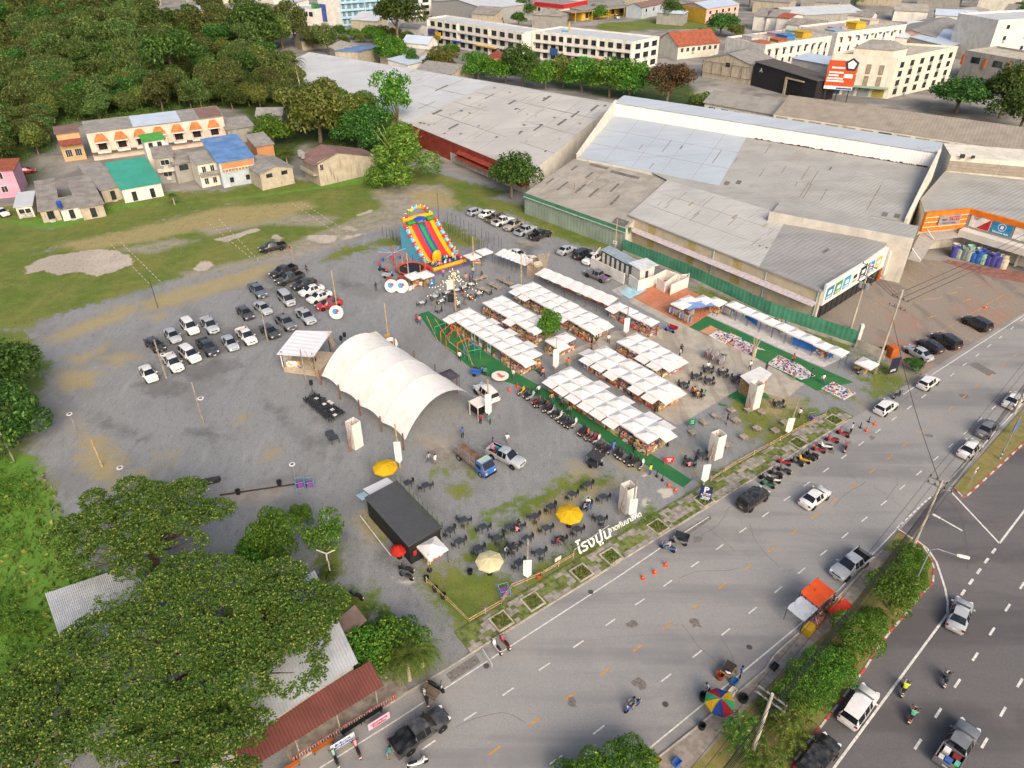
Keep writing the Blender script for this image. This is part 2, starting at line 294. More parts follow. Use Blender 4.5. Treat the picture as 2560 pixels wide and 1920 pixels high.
PAT= [[(17.02,62.71),(18.99,63.10),(18.26,61.35),(17.56,61.16)],[(14.82,61.54),(16.06,61.73),(15.57,59.47),(14.84,59.84)],[(15.52,65.33),(16.59,65.96),(16.18,65.13)],[(-12.56,49.97),(-11.32,49.52),(-9.63,49.07),(-10.36,48.34)],[(7.86,61.35),(8.85,61.93),(9.31,61.16),(8.22,60.78)]]
TOWN= [[(-700,260),(-120.1,149.0),(-109.1,147.3),(-45.3,168.0),(-33.1,178.2),(-17.7,179.1),(2.7,164.1),(22.2,132.0),(52.61,95.40),(60.06,82.96),(160,150),(900,300),(900,1200),(-700,1200)]]
WOOD= [[(-138.9,153.2),(-122.6,171.3),(-119.6,181.8),(-139.0,223.4),(-130.5,226.0),(-95.1,246.0),(-78.3,241.5),(-101.3,324.0),(-162.4,381.4),(-266.8,417.6),(-300,300)],[(-83.4,238.5),(-70.9,249.1),(-42.4,237.1),(-26.2,220.8),(-22.0,200.8),(-28.3,183.7),(-57.8,201.9),(-56.3,183.7),(-66.1,180.9)],[(-500,150),(-138.9,153.2),(-114.4,166.1),(-133.8,213.3),(-132.3,226.5),(-92.1,241.0),(-60.0,213.3),(-40.4,213.3),(-47.8,251.6),(-97.2,328.0),(-121.8,377.8),(-161.6,414.7),(-500,560)],
  [(-33.4,292.2),(0.0,288.2),(34.7,252.2),(59.3,241.5),(66.2,282.2),(13.3,296.4),(-10.2,324.0)]]
xs=np.concatenate([np.arange(-900,-92,12.),np.arange(-92,100,.7),np.arange(100,900,12.)])
ys=np.concatenate([np.arange(-60,24,6.),np.arange(24,176,.7),np.arange(176,1500,12.)])
XX,YY=np.meshgrid(xs,ys); GP=np.stack([XX.ravel(),YY.ravel()],1); nx,ny=len(xs),len(ys)
me=bpy.data.meshes.new('ground')
fc= [(j*nx+i,j*nx+i+1,(j+1) *nx+i+1,(j+1) *nx+i) for j in range(ny-1) for i in range(nx-1)]
gr=np.random.default_rng(3); hz=np.zeros(len(GP)); lot= (np.abs(GP[:,0]) <92) & (GP[:,1] <176)
hz[lot] =gr.uniform(-.012,.006,lot.sum())
me.from_pydata(np.column_stack([GP,hz]).tolist(),[],fc)
MASK= {}
for nm,polys in (('grass',GRASS),('dry',DRY),('dirt',DIRT),('mud',MUD),('conc',CONC),('pat',PAT),('damp',DAMP),('lush',LUSH),('town',TOWN),('wood',WOOD)):
 d=np.full(len(GP),-4.)
 for p in polys:
  a=np.array(p); k=np.all((GP >a.min(0) -4) & (GP <a.max(0) +4),1)
  if k.any(): d[k] =np.maximum(d[k],seg_sd(GP[k],p))
 d=np.clip(d,-4,4); MASK[nm] =d
 at=me.attributes.new(nm,'FLOAT','POINT'); at.data.foreach_set('value',d.astype(np.float32))
t=NT('ground_surface'); P_=t.pos()
fine=t.noise(7,3,P_,.75); N1=t.noise(.55,4,P_,.68); big=t.noise(.1,3,P_,.6,.5)
strk=t.noise(.42,3,t.scaled(P_,1,.2,1,R(38)),.6,.4); f01=t.ramp(fine,.25,.75); m01=t.ramp(N1,.32,.68); b01=t.ramp(big,.38,.64)
mott=t.noise(1.7,4,t.scaled(P_,1,.45,1,R(38)),.7)
col=t.mix(f01,H('#6d6f70'),H('#979796'))
col=t.mix(t.math('MULTIPLY',t.ramp(mott,.52,.72),.42),col,H('#505254'))
col=t.mix(t.math('MULTIPLY',t.ramp(mott,.44,.3),.3),col,H('#a3a4a3'))
col=t.mix(t.math('MULTIPLY',t.ramp(big,.5,.66),.4),col,H('#686663'))
col=t.mix(t.math('MULTIPLY',t.ramp(strk,.54,.74),.24),col,H('#585a5c'))
col=t.mix(t.math('MULTIPLY',t.ramp(strk,.44,.28),.2),col,H('#a8a7a3'))
NS=t.math('SUBTRACT',N1,.5); NI=t.math('SUBTRACT',.5,N1)
def layer(col,nm,c,width,amp,ns,strength=1.):
 f=t.ramp(t.math('ADD',t.attr(nm),t.math('MULTIPLY',ns,amp)),-width,width)
 return t.mix(t.math('MULTIPLY',f,strength) if strength <1 else f,col,c)
col=layer(col,'town',t.mix(b01,H('#77746e'),H('#98928a')),.4,.8,NS)
grs=t.mix(f01,t.mix(m01,H('#40521d'),H('#5d722c')),t.mix(b01,H('#667330'),H('#857f45')))
drs=t.mix(f01,t.mix(m01,H('#7d7449'),H('#998a5c')),H('#a89770'))
col=layer(col,'grass',grs,1.1,8.,NS)
col=layer(col,'dirt',t.mix(m01,H('#857d72'),H('#a3998a')),1.2,7.,NI,.8)
col=layer(col,'dry',drs,1.6,7.,NI,.85)
col=layer(col,'lush',t.mix(f01,t.mix(m01,H('#37601d'),H('#55802a')),H('#6b9436')),.8,4.,NS,.9)
col=layer(col,'wood',t.mix(m01,H('#2e3f18'),H('#4a5a24')),2,4,NS)
col=layer(col,'mud',t.mix(b01,H('#a89b8b'),H('#b9ac9c')),.3,2.5,NS)
cc=t.mix(m01,H('#9d9588'),H('#b2a99b'))
cc=t.mix(t.math('MULTIPLY',t.ramp(strk,.5,.62),.5),cc,H('#857b6c'))
col=layer(col,'conc',cc,.12,.6,NS)
col=layer(col,'damp',H('#4d4c4a'),1.2,6.,NI,.5)
col=layer(col,'pat',H('#b9b2a6'),.2,1.6,NI)
wet=t.math('ADD',t.attr('mud'),t.math('MULTIPLY',NS,2.5))
t.bump(fine,.35,.04)
t.out(col,t.math('SUBTRACT',.92,t.math('MULTIPLY',t.ramp(wet,-.1,.3),.5)),0,.25)
me.materials.append(t.m); me.polygons.foreach_set('use_smooth',[True] *len(me.polygons)); me.update()
tag(put('ground',me),kind='structure')
def sheet(name,poly,z,mat,parent=None,thick=0):
 m=MB()
 if thick: m.prism(poly,z-thick,z)
 else:
  A=sum(poly[i][0] *poly[(i+1) %len(poly)][1] -poly[(i+1) %len(poly)][0] *poly[i][1] for i in range(len(poly)))
  m.quad(*[(x,y,z) for x,y in (poly if A >0 else poly[::-1])])
 o=m.build(name,mat,parent)
 if parent is None: tag(o,kind='structure')
 return o

# ------------------------------------------------------------------ roads
def asphalt(name,a,b,patch,rz,warm):
 t=NT(name); p=t.pos(); f=t.noise(12,3,p,.75)
 c=t.mix(t.ramp(f,.3,.7),H(a),H(b))
 lng=t.noise(.22,4,t.scaled(p,.08,1,1,rz),.6)
 c=t.mix(t.math('MULTIPLY',t.ramp(lng,.46,.64),.7),c,H(patch))
 n=t.noise(.11,5,p,.7,.6)
 c=t.mix(t.math('MULTIPLY',t.ramp(n,.48,.66),.35),c,H(warm))
 c=t.mix(t.math('MULTIPLY',t.ramp(n,.37,.3),.3),c,H('#5d5853'))
 t.bump(f,.2,.02); return t.out(c,.85,0,.25)
KA,KB= (-6.34,38.86),(46.45,77.59)
KD=ang(KA,KB); KN=KD+R(90)
def K(s,w): a=off(KA,KD,s); return off(a,KN,w)
kl=dist(KA,KB)
m_road=asphalt('road_asphalt','#858380','#9a9895','#767575',-KD,'#a39a91')
m_hwy=asphalt('highway_asphalt','#5c595a','#6c6969','#514e4f',-R(44),'#78726f')
m_white=M('white_road_paint','#d6d2ca',.6,var=.14,scale=3,stain='#a09a92',st=.5)
m_yel=M('yellow_road_paint','#cf8f2c',.6,var=.15,scale=3,stain='#a8895c',st=.4)
ISL= [(8.59,28.86),(15.04,33.37),(22.76,39.10),(24.08,40.64),(28.42,44.05),(32.18,47.05),(39.33,53.40),(42.26,56.17),(43.24,54.97),(43.85,53.89),(43.90,52.44),(43.54,50.87),(42.59,49.07),(40.22,47.12),(37.92,45.05),(35.65,43.14),(33.45,41.01),(31.82,39.33),(27.99,35.75),(22.76,30.95),(20.55,28.86)]
ISU= [(51.71,63.13),(51.98,61.64),(52.52,61.71),(63.45,70.32),(68.77,74.56),(82.01,85.21),(88.46,95.04),(69.30,79.05),(64.14,74.39),(58.27,69.08)]
far=off(K(kl,0),KD,260)
hw_far=off(ISU[5],R(47),240)
road=sheet('road',[K(-75,0),(-14.67,15.77),ISL[0],ISL[1],ISL[2],ISL[3],ISL[4],ISL[5],ISL[6],ISL[7],(48.42,61.64),ISU[0],ISU[9],ISU[8],ISU[7],ISU[6],hw_far,off(hw_far,R(126),26),K(kl+60,0),K(kl,0)],.03,m_road)
hwy=sheet('highway',[ISL[7],ISL[8],ISL[9],ISL[10],ISL[11],ISL[12],ISL[13],ISL[14],ISL[15],ISL[16],ISL[17],ISL[18],ISL[19],ISL[20],(10,5),(70,5),off(hw_far,R(-45),60),hw_far,ISU[5],ISU[4],ISU[3],ISU[2],ISU[1],ISU[0],(48.42,61.64)],.026,m_hwy)
def strip(name,pts,w,mat,parent,z=.036):
 m=MB()
 for i in range(len(pts) -1):
  a,b=pts[i],pts[i+1]; n_=ang(a,b) +R(90)
  l0,r0,l1,r1=off(a,n_,w/2),off(a,n_,-w/2),off(b,n_,w/2),off(b,n_,-w/2)
  m.quad(*[(p[0],p[1],z) for p in (r0,r1,l1,l0)])
 return m.build(name,mat,parent)
def dashes(pts,ln,w,mat,parent,name='lane_dash'):
 me=MB().quad((-ln/2,-w/2,0),(ln/2,-w/2,0),(ln/2,w/2,0),(-ln/2,w/2,0)).mesh(name,mat)
 for i,p in enumerate(pts):
  q=pts[i+1] if i+1 <len(pts) else pts[i-1]
  put(name,me,parent,(p[0],p[1],.036),ang(p,q))
dashes([(-9.94,29.93),(-6.81,32.28),(-3.56,34.75),(-0.32,37.05),(2.93,39.51),(6.17,41.87),(9.42,44.29),(12.59,46.70),(15.74,49.00),(19.01,51.49),(22.16,53.89),(25.27,56.34),(28.44,58.74),(31.68,61.35),(34.78,63.80),(37.91,66.27),(41.02,68.75),(44.20,71.35),(47.39,73.91),(50.64,76.56),(53.75,79.02),(56.95,81.67),(63.56,87.04),(66.83,89.82),(70.08,92.39),(73.27,95.06),(76.50,97.66),(79.96,100.56),(83.16,103.19)],1.25,.13,m_white,road)
dashes([(-4.68,29.66),(-1.43,31.80),(1.85,34.23),(5.03,36.61),(8.36,39.04),(11.61,41.44),(14.82,43.85),(18.03,46.24),(21.23,48.71),(24.44,51.10),(27.58,53.57),(30.78,56.05),(33.92,58.55),(37.11,61.06),(40.19,63.50),(43.42,66.06),(46.62,68.64),(49.78,71.24),(53.03,73.79),(56.18,76.44),(59.35,78.94),(62.51,81.59),(65.77,84.27),(69.08,86.89),(72.30,89.50),(75.83,92.39)],1.25,.13,m_yel,road)
dashes([(3.55,31.04),(7.25,33.57),(10.60,36.07),(13.70,38.38),(17.00,40.82),(20.18,43.20),(23.43,45.69),(26.67,48.20),(29.82,50.64),(32.95,53.08),(36.16,55.57),(39.24,58.01),(42.49,60.59),(45.79,63.24),(48.92,65.75),(52.23,68.42),(55.34,70.94),(58.61,73.60),(61.85,76.31),(65.18,79.02),(68.35,81.59)],1.25,.13,m_white,road)
strip('edge_line',[(-16.70,29.39),(-10.24,34.08),(0.00,41.75),(11.00,49.97),(15.78,53.73),(21.99,58.37)],.12,m_white,road)
strip('edge_line',[(54.36,82.15),(61.28,87.50),(84.29,104.74),(104.4,119.4)],.13,m_white,road)
strip('edge_line',[(10.62,31.51),(11.69,32.33),(23.59,41.13),(27.84,44.32),(33.23,48.63),(37.80,52.68),(42.12,56.43)],.12,m_white,road)
strip('edge_line',[(51.04,63.70),(67.47,78.11),(79.38,88.32)],.14,m_white,road)
strip('opening_line',[(42.24,56.69),(43.31,55.14)],.14,m_white,hwy)
dashes([(48.10,61.39),(47.42,60.87),(46.74,60.34),(46.05,59.75),(45.36,59.19),(44.64,58.61),(43.89,58.01),(43.16,57.39),(42.51,56.86)],.62,.16,m_white,hwy,'opening_dash')
strip('stop_bar',[(47.20,58.83),(47.79,58.16)],.34,m_white,hwy); strip('stop_bar',[(47.83,58.10),(49.26,56.25)],.2,m_white,hwy)
strip('island_line',[(43.46,55.06),(44.23,53.65),(44.26,51.80),(43.85,49.97),(43.46,48.34),(42.87,46.63),(42.16,45.25),(36.79,40.40),(25.73,30.40),(24.07,28.86)],.2,m_white,hwy)
strip('junction_line',[(51.07,62.77),(52.28,54.41),(57.79,59.32),(72.37,72.08)],.2,m_white,hwy)
dashes([(51.08,53.34),(49.57,51.98),(48.03,50.58),(46.51,49.21),(45.00,47.84)],1.0,.24,m_white,hwy)
dashes([(30.57,29.84),(33.32,32.33),(36.31,35.06),(39.35,37.84),(42.36,40.54),(45.39,43.27),(48.41,46.00),(51.40,48.71),(54.51,51.56)],1.25,.2,m_white,hwy)
dashes([(35.86,29.79),(38.84,32.43),(41.89,35.17),(44.90,37.89),(47.98,40.63)],1.25,.2,m_white,hwy)
# skid arcs, drain covers and repair patches on the road
m_skid=M('tyre_rubber_mark','#5b5653',.8); m_patch=M('asphalt_patch','#76706a',.9,var=.2,scale=4)
strip('skid_mark',[(50.01,61.35),(50.41,60.03),(50.13,58.19),(49.34,55.91),(48.29,53.40),(47.04,50.87)],.09,m_skid,hwy,.034)
for q in ([(67.35,89.82),(68.88,90.45),(70.25,87.35),(68.58,86.74)],[(61.98,82.29),(63.20,82.15),(63.02,81.18),(61.99,81.04)],[(18.16,55.91),(22.20,58.74),(22.26,58.10),(18.82,55.40)],[(-5.92,38.75),(-3.31,40.76),(-2.86,39.92),(-5.35,38.00)],[(23.20,39.80),(37.44,51.49),(38.16,51.49),(23.69,39.33)]):
 sheet('repair_patch',q,.0335,m_patch,road)
for q in ((13.21,35.86),(21.97,41.54),(7.86,47.91),(-2.32,39.57)): MB().lathe([(.28,0),(.28,.012),(.05,.014)],10).build('manhole_cover',M('cast_iron','#4d4a46',.6),road,loc=(q[0],q[1],.031))
q=random.Random(31)
for i in range(16):
 p=K(q.uniform(-12,75),q.uniform(-17,-1.5)); d_=q.choice((KD,KD,KD+1.4)); pts_= [p]
 for k in range(7): d_ += q.uniform(-.35,.35); pts_.append(off(pts_[-1],d_,q.uniform(.5,1.4)))
 strip('crack',pts_,.035,m_skid,road,.034)
for i in range(9): p=K(q.uniform(-8,70),q.uniform(-16,-2)); sheet('oil_stain',[off(p,k*.7,q.uniform(.2,.8)) for k in range(9)],.0332,m_patch,road)
# forecourt of the store
m_fore=None
t=NT('forecourt_pavers'); p=t.pos(); br=t.new('ShaderNodeTexBrick'); br.inputs['Scale'].default_value=2.2; br.inputs['Color1'].default_value=H('#8a7d70'); br.inputs['Color2'].default_value=H('#938a7e'); br.inputs['Mortar'].default_value=H('#7d7268'); br.inputs['Mortar Size'].default_value=.02
t.l.new(t.scaled(p,1,1,1,-KD),br.inputs[0])
c=t.mix(t.math('MULTIPLY',t.ramp(t.noise(.16,5,t.scaled(p,1,.35,1,R(-10)),.6,1.),.52,.66),.7),br.outputs[0],H('#6d6763'))
c=t.mix(t.math('MULTIPLY',t.ramp(t.noise(.13,4,t.scaled(p,1,.4,1,R(-12)),.6,1.4),.56,.66),.6),c,H('#9a7463'))
c=t.mix(t.math('MULTIPLY',t.ramp(t.noise(.2,4,p,.6,1.),.62,.74),.5),c,H('#a8a39b'))
m_fore=t.out(c,.85)
fore=sheet('forecourt',[(52.41,94.89),(53.66,92.71),(56.72,90.13),(59.50,87.65),K(kl+4,.1),K(kl+60,.1),(110.1,128.0),(120.6,144.0),(91.3,116.8),(80.9,125.6),(74.9,127.6),(69.2,123.5),(50.41,104.93)],.02,m_fore)
m_fy=M('faded_yellow_paint','#b98d4c',.7,var=.25,scale=2,stain='#8f8274',st=.6)
for a,b in (((74.1,124.6),(77.1,118.7)),((72.3,121.8),(75.0,115.9)),((70.9,119.6),(73.2,114.3)),((68.9,117.1),(71.3,110.9)),((66.6,114.6),(68.97,108.76)),((64.9,112.1),(66.49,106.32)),((62.1,110.9),(63.46,105.13)),((59.41,108.35),(60.16,104.54)),((68.14,99.46),(84.8,111.9)),((84.8,111.9),(85.77,108.35)),((82.3,110.2),(83.60,105.92)),((80.30,108.35),(81.14,103.96)),((77.57,106.32),(78.57,102.05)),((72.79,102.81),(73.71,98.55)),((70.25,100.93),(70.88,96.96)),((86.7,113.8),(88.3,112.8)),((78.5,125.1),(79.4,121.6))):
 strip('parking_line',[a,b],.12,m_fy,fore,.026)
for a,b in (((76.65,109.59),(78.4,110.4)),((76.1,112.4),(77.4,113.0)),((67.98,103.77),(69.71,104.62)),((81.7,115.4),(83.0,115.7))): strip('arrow_shaft',[a,b],.25,m_fy,fore,.027)
# pavement beside the market: slabs on a bed, kerb stones
m_slab=M('paving_slab','#968f84',.9,var=.22,scale=1.6,stain='#77715f',st=.6); m_bed=M('grassy_paving_bed','#66703a',.95,var=.3,scale=2,stain='#8a8060',st=.7)
m_kerb=M('kerb_concrete','#b0a698',.9,var=.18,scale=1.3,stain='#7b7264',st=.5)
S0=dist(KA,(-3.62,40.64)) ; S1=kl-1.2; WID=2.9
pave=sheet('pavement',[K(S0,.16),K(S1,.16),K(S1,WID),K(S0,WID)],.11,m_bed,None,.12)
kst=MB().box((0,0,.075),(1.17,.16,.15)).mesh('kerb_stone',m_kerb)
n=int((S1+14) /1.19)
for i in range(n):
 s= -14 +i*1.19 +.6
 low= (-2 <s <S0) or (s >S1-4)
 o=put('kerb_stone',kst,pave,K(s,.08) + ((-.1 if low else rnd.uniform(-.012,.012)),),KD+rnd.uniform(-.01,.01))
PL= [(-1.02,44.32),(2.05,46.63),(7.12,50.26),(10.39,52.44),(16.02,56.69),(21.98,60.97),(36.18,71.24),(42.48,76.06)]
def KI(p): d= (p[0] -KA[0],p[1] -KA[1]); return d[0] *math.cos(KD) +d[1] *math.sin(KD),d[0] *math.cos(KN) +d[1] *math.sin(KN)
PLs= [KI(p) for p in PL]
slab_me= [MB().box((0,0,0),(.475,.475,.05)).mesh('paving_slab',m_slab) for _ in range(1)]
sl= []
for i in range(int((S1-S0) /.49)):
 for j in range(5):
  s=S0+.25 +i*.49; w=.45 +j*.49
  if any(abs(s-a) <1.0 and abs(w-b) <1.0 for a,b in PLs): continue
  v=math.sin(s*.9 +1.3) *math.sin(s*.37 +j) +.35 *math.sin(j*2.2 +s*2.1)
  if v >.12 or rnd.random() <.07: continue
  sl.append((s,w))
far_m=MB()
for k,(s,w) in enumerate(sl):
 p=K(s,w)
 if k <300: o=put('paving_slab',slab_me[0],pave,(p[0],p[1],.115 +rnd.uniform(-.008,.01)),KD+rnd.uniform(-.02,.02)); o.rotation_euler.x=rnd.uniform(-.015,.015)
 else: far_m.box((p[0],p[1],.115 +rnd.uniform(-.008,.01)),(.475,.475,.05),KD+rnd.uniform(-.02,.02))
if far_m.v: tag(far_m.build('paving_slabs',m_slab,pave),kind='stuff')
low_pave=sheet('shop_pavement',[K(-14,.16),K(-3.2,.16),K(-3.2,3.6),K(-14,3.6)],.12,M('cracked_pavement','#8b8176',.9,var=.2,scale=1.5,stain='#5f584e',st=.6),None,.12)
# islands with painted kerbs
m_isl=NT('island_grass'); t=m_isl; p=t.pos()
m_isl=t.out(t.mix(t.ramp(t.noise(1.2,5,p,.7),.3,.7),t.mix(t.ramp(t.noise(9,3,p),.3,.7),H('#55612a'),H('#7c7a3e')),H('#8c7a52')),.95)
m_kr=M('red_kerb_paint','#b5524a',.8,var=.2,scale=3,stain='#8d7a70',st=.5); m_kw=M('white_kerb_paint','#c9c0b6',.8,var=.2,scale=3,stain='#8d7a70',st=.5)
def island(name,poly,kerb_idx):
 o=sheet(name,poly,.12,m_isl,None,.12); k=0
 ks= [MB().box((0,0,.08),(.98,.17,.16)).mesh('kerb_stone',mm) for mm in (m_kr,m_kw)]
 for i in kerb_idx:
  a,b=poly[i],poly[(i+1) %len(poly)]; L=dist(a,b); q=max(1,round(L))
  for j in range(q):
   c=lerp(a,b,(j+.5) /q); c=off(c,ang(a,b) +R(90),-.02)
   ob=put('kerb_stone',ks[k%2],o,(c[0],c[1],0),ang(a,b)); ob.scale.x=L/q; k += 1
 return o
isl=island('median_island',ISL,range(7,20)); isu=island('upper_island',ISU,(0,1,2,3,4))
ft= [ISL[0],ISL[1],ISL[2],ISL[3],ISL[4],ISL[5],ISL[6]]
ft2= [(11.76,28.86),(15.32,31.13),(21.74,36.94),(26.08,40.28),(29.90,43.27),(33.18,46.07),(40.05,53.08)]
foot=sheet('median_footpath',ft+ft2[::-1],.135,M('footpath_pavers','#8f857b',.9,var=.15,scale=2,stain='#6b6258',st=.5),isl)
m=MB()
for i in range(6):
 a,b=ft[i],ft[i+1]; c=off(lerp(a,b,.5),ang(a,b) +R(90),.06); m.box((c[0],c[1],.08),(dist(a,b),.16,.16),ang(a,b))
m.build('kerb',m_kerb,isl)
# carpets, tiled floor, slabs
def weave(name,a,b):
 t=NT(name); p=t.pos(); f=t.noise(26,2,p)
 c=t.mix(t.ramp(f,.3,.7),H(a),H(b)); c=t.mix(t.math('MULTIPLY',t.ramp(t.noise(.3,3,p),.45,.7),.35),c,H('#5d7a3c')); return t.out(c,.95,0,.1)
m_turf=weave('green_turf_carpet','#27603b','#387548')
sheet('green_carpet',[(-15.42,105.13),(-11.77,97.13),(-5.24,87.65),(0.98,84.27),(6.53,78.24),(12.71,71.01),(20.09,63.20),(21.38,64.51),(17.02,69.64),(9.93,77.98),(1.48,86.71),(-5.16,94.60),(-13.89,106.12)],.02,m_turf)
sheet('green_carpet',[(28.37,100.85),(31.93,104.49),(43.90,90.42),(48.60,85.11),(42.60,82.99),(41.32,85.00),(41.07,85.11),(36.44,91.78),(29.59,99.51)],.018,m_turf)
for q in ([(29.79,81.73),(31.79,83.27),(33.11,82.15),(31.53,79.82)],[(34.23,82.15),(35.32,82.57),(35.55,81.04),(34.32,81.32)],[(28.21,80.09),(29.26,79.56),(28.88,79.29),(28.03,79.69)],[(3.21,88.26),(4.25,89.19),(4.74,88.57),(3.85,87.35)]): sheet('green_mat',q,.014,m_turf)
t=NT('terracotta_tiles'); p=t.pos(); br=t.new('ShaderNodeTexBrick'); br.offset=0; br.inputs['Scale'].default_value=3.; br.inputs['Brick Width'].default_value=1; br.inputs['Row Height'].default_value=1; br.inputs['Color1'].default_value=H('#b06a4a'); br.inputs['Color2'].default_value=H('#bd7855'); br.inputs['Mortar'].default_value=H('#a3725c'); br.inputs['Mortar Size'].default_value=.03
t.l.new(t.scaled(p,1,1,1,R(51)),br.inputs[0]); m_terra=t.out(t.mix(t.math('MULTIPLY',t.ramp(t.noise(.4,4,p),.5,.7),.3),br.outputs[0],H('#c79a80')),.7)
sheet('terracotta_terrace',[(20.9,110.9),(24.2,114.6),(28.1,120.6),(30.8,113.7),(32.7,111.5),(35.64,107.94),(32.20,104.74),(28.47,100.93),(25.69,104.54)],.06,m_terra,None,.07)
sheet('white_paved_strip',[(32.09,104.71),(35.09,107.40),(43.35,104.93),(50.26,92.06),(45.71,89.04),(43.99,90.69)],.03,M('pale_tiles','#bdb8b4',.8,var=.1),None,.04)
sheet('concrete_slab',[(17.3,113.7),(20.1,115.9),(21.4,113.7),(18.6,111.5)],.03,M('grey_slab','#a5a29d',.85),None,.04)
m_blue=M('pale_blue_paint','#9fc3d0',.7,var=.12); sheet('blue_painted_slab',[(18.7,113.0),(20.6,114.8),(24.1,113.9),(20.0,110.6)],.045,m_blue,None,.05)
sheet('brick_forecourt_edge',[(80.9,125.6),(82.5,126.1),(93.5,120.6),(101.9,117.7),(98.4,112.3),(91.1,116.4),(86.2,119.2)],.05,M('red_brick_paving','#8a6257',.9,var=.2),None,.05)


# ------------------------------------------------------------------ building kit
def ccw(p):
 A=sum(p[i][0] *p[(i+1) %len(p)][1] -p[(i+1) %len(p)][0] *p[i][1] for i in range(len(p)))
 return p if A >0 else p[::-1]
def rect(a,b,d):
 n_=ang(a,b) +R(90); return [a,b,off(b,n_,d),off(a,n_,d)]
def slab(name,pts,mat,parent,th=.12):
 """a thick roof sheet through 3-D corner points"""
 vs= [Vector(p) for p in pts]; n_= (vs[1] -vs[0]).cross(vs[2] -vs[0]).normalized()
 if n_.z <0: vs=vs[::-1]; n_= -n_
 k=len(vs); m=MB(); m.add(vs+ [v-n_*th for v in vs],[tuple(range(k)),tuple(range(2 *k-1,k-1,-1))] + [(i,k+i,k+ (i+1) %k,(i+1) %k) for i in range(k)])
 return m.build(name,mat,parent)
m_glass=M('window_glass','#2b3238',.15,spec=.6,var=.3,scale=.6); m_frame=M('window_frame','#d8d3c8',.6); m_dframe=M('dark_frame','#3a3733',.6)
m_dark=M('dark_interior','#24211f',.9); m_conc=M('weathered_concrete','#b4ab9b',.9,var=.15,scale=.6,stain='#6d6558',st=.6,streak=True)
_win= {}
def window_mesh(w,h,fm,gm,mull):
 k= (round(w,2),round(h,2),fm.name,gm.name,mull)
 if k not in _win:
  m=MB(); b=.07
  for x,z,a,c in ((0,h/2,w,b),(0,-h/2,w+b,b),(-w/2,0,b,h-b),(w/2,0,b,h-b)): m.box((x,-.05,z),(a,.1,c))
  for i in range(1,mull): m.box((-w/2 +w*i/mull,-.05,0),(b*.7,.08,h-b))
  g_=MB().box((0,-.02,0),(w-b,.04,h-b)); _win[k] = (m.mesh('window',fm),g_.mesh('pane',gm))
 return _win[k]
def window(parent,p,a,z,w,h,fm=None,gm=None,mull=2,name='window'):
 """p: 2-D point on the wall, a: wall direction (outside on its right)"""
 f,g_=window_mesh(w,h,fm or m_frame,gm or m_glass,mull)
 o=put(name,f,parent,(p[0],p[1],z),a); put('pane',g_,o); return o
ACR=random.Random(19); ac_me=MB().box((0,0,0),(.95,.42,.65)).box((0,-.22,0),(.5,.03,.5)).mesh('air_conditioner',M('ac_white','#b9b6ae',.6))
def facade(parent,a,b,rows,cols,zs,w,h,fm=None,gm=None,mull=2,pad=.6,name='window',skip=()):
 L=dist(a,b); d=ang(a,b)
 for r in range(rows):
  for c in range(cols):
   if (r,c) in skip: continue
   p=off(a,d,pad+ (L-2 *pad) * (c+.5) /cols)
   if ACR.random() <.28: put('air_conditioner',ac_me,parent,off(p,d-R(90),.3) + (zs[r] -h*.5 -.45,),d)
   window(parent,p,d,zs[r],w,h,fm,gm,mull,name)
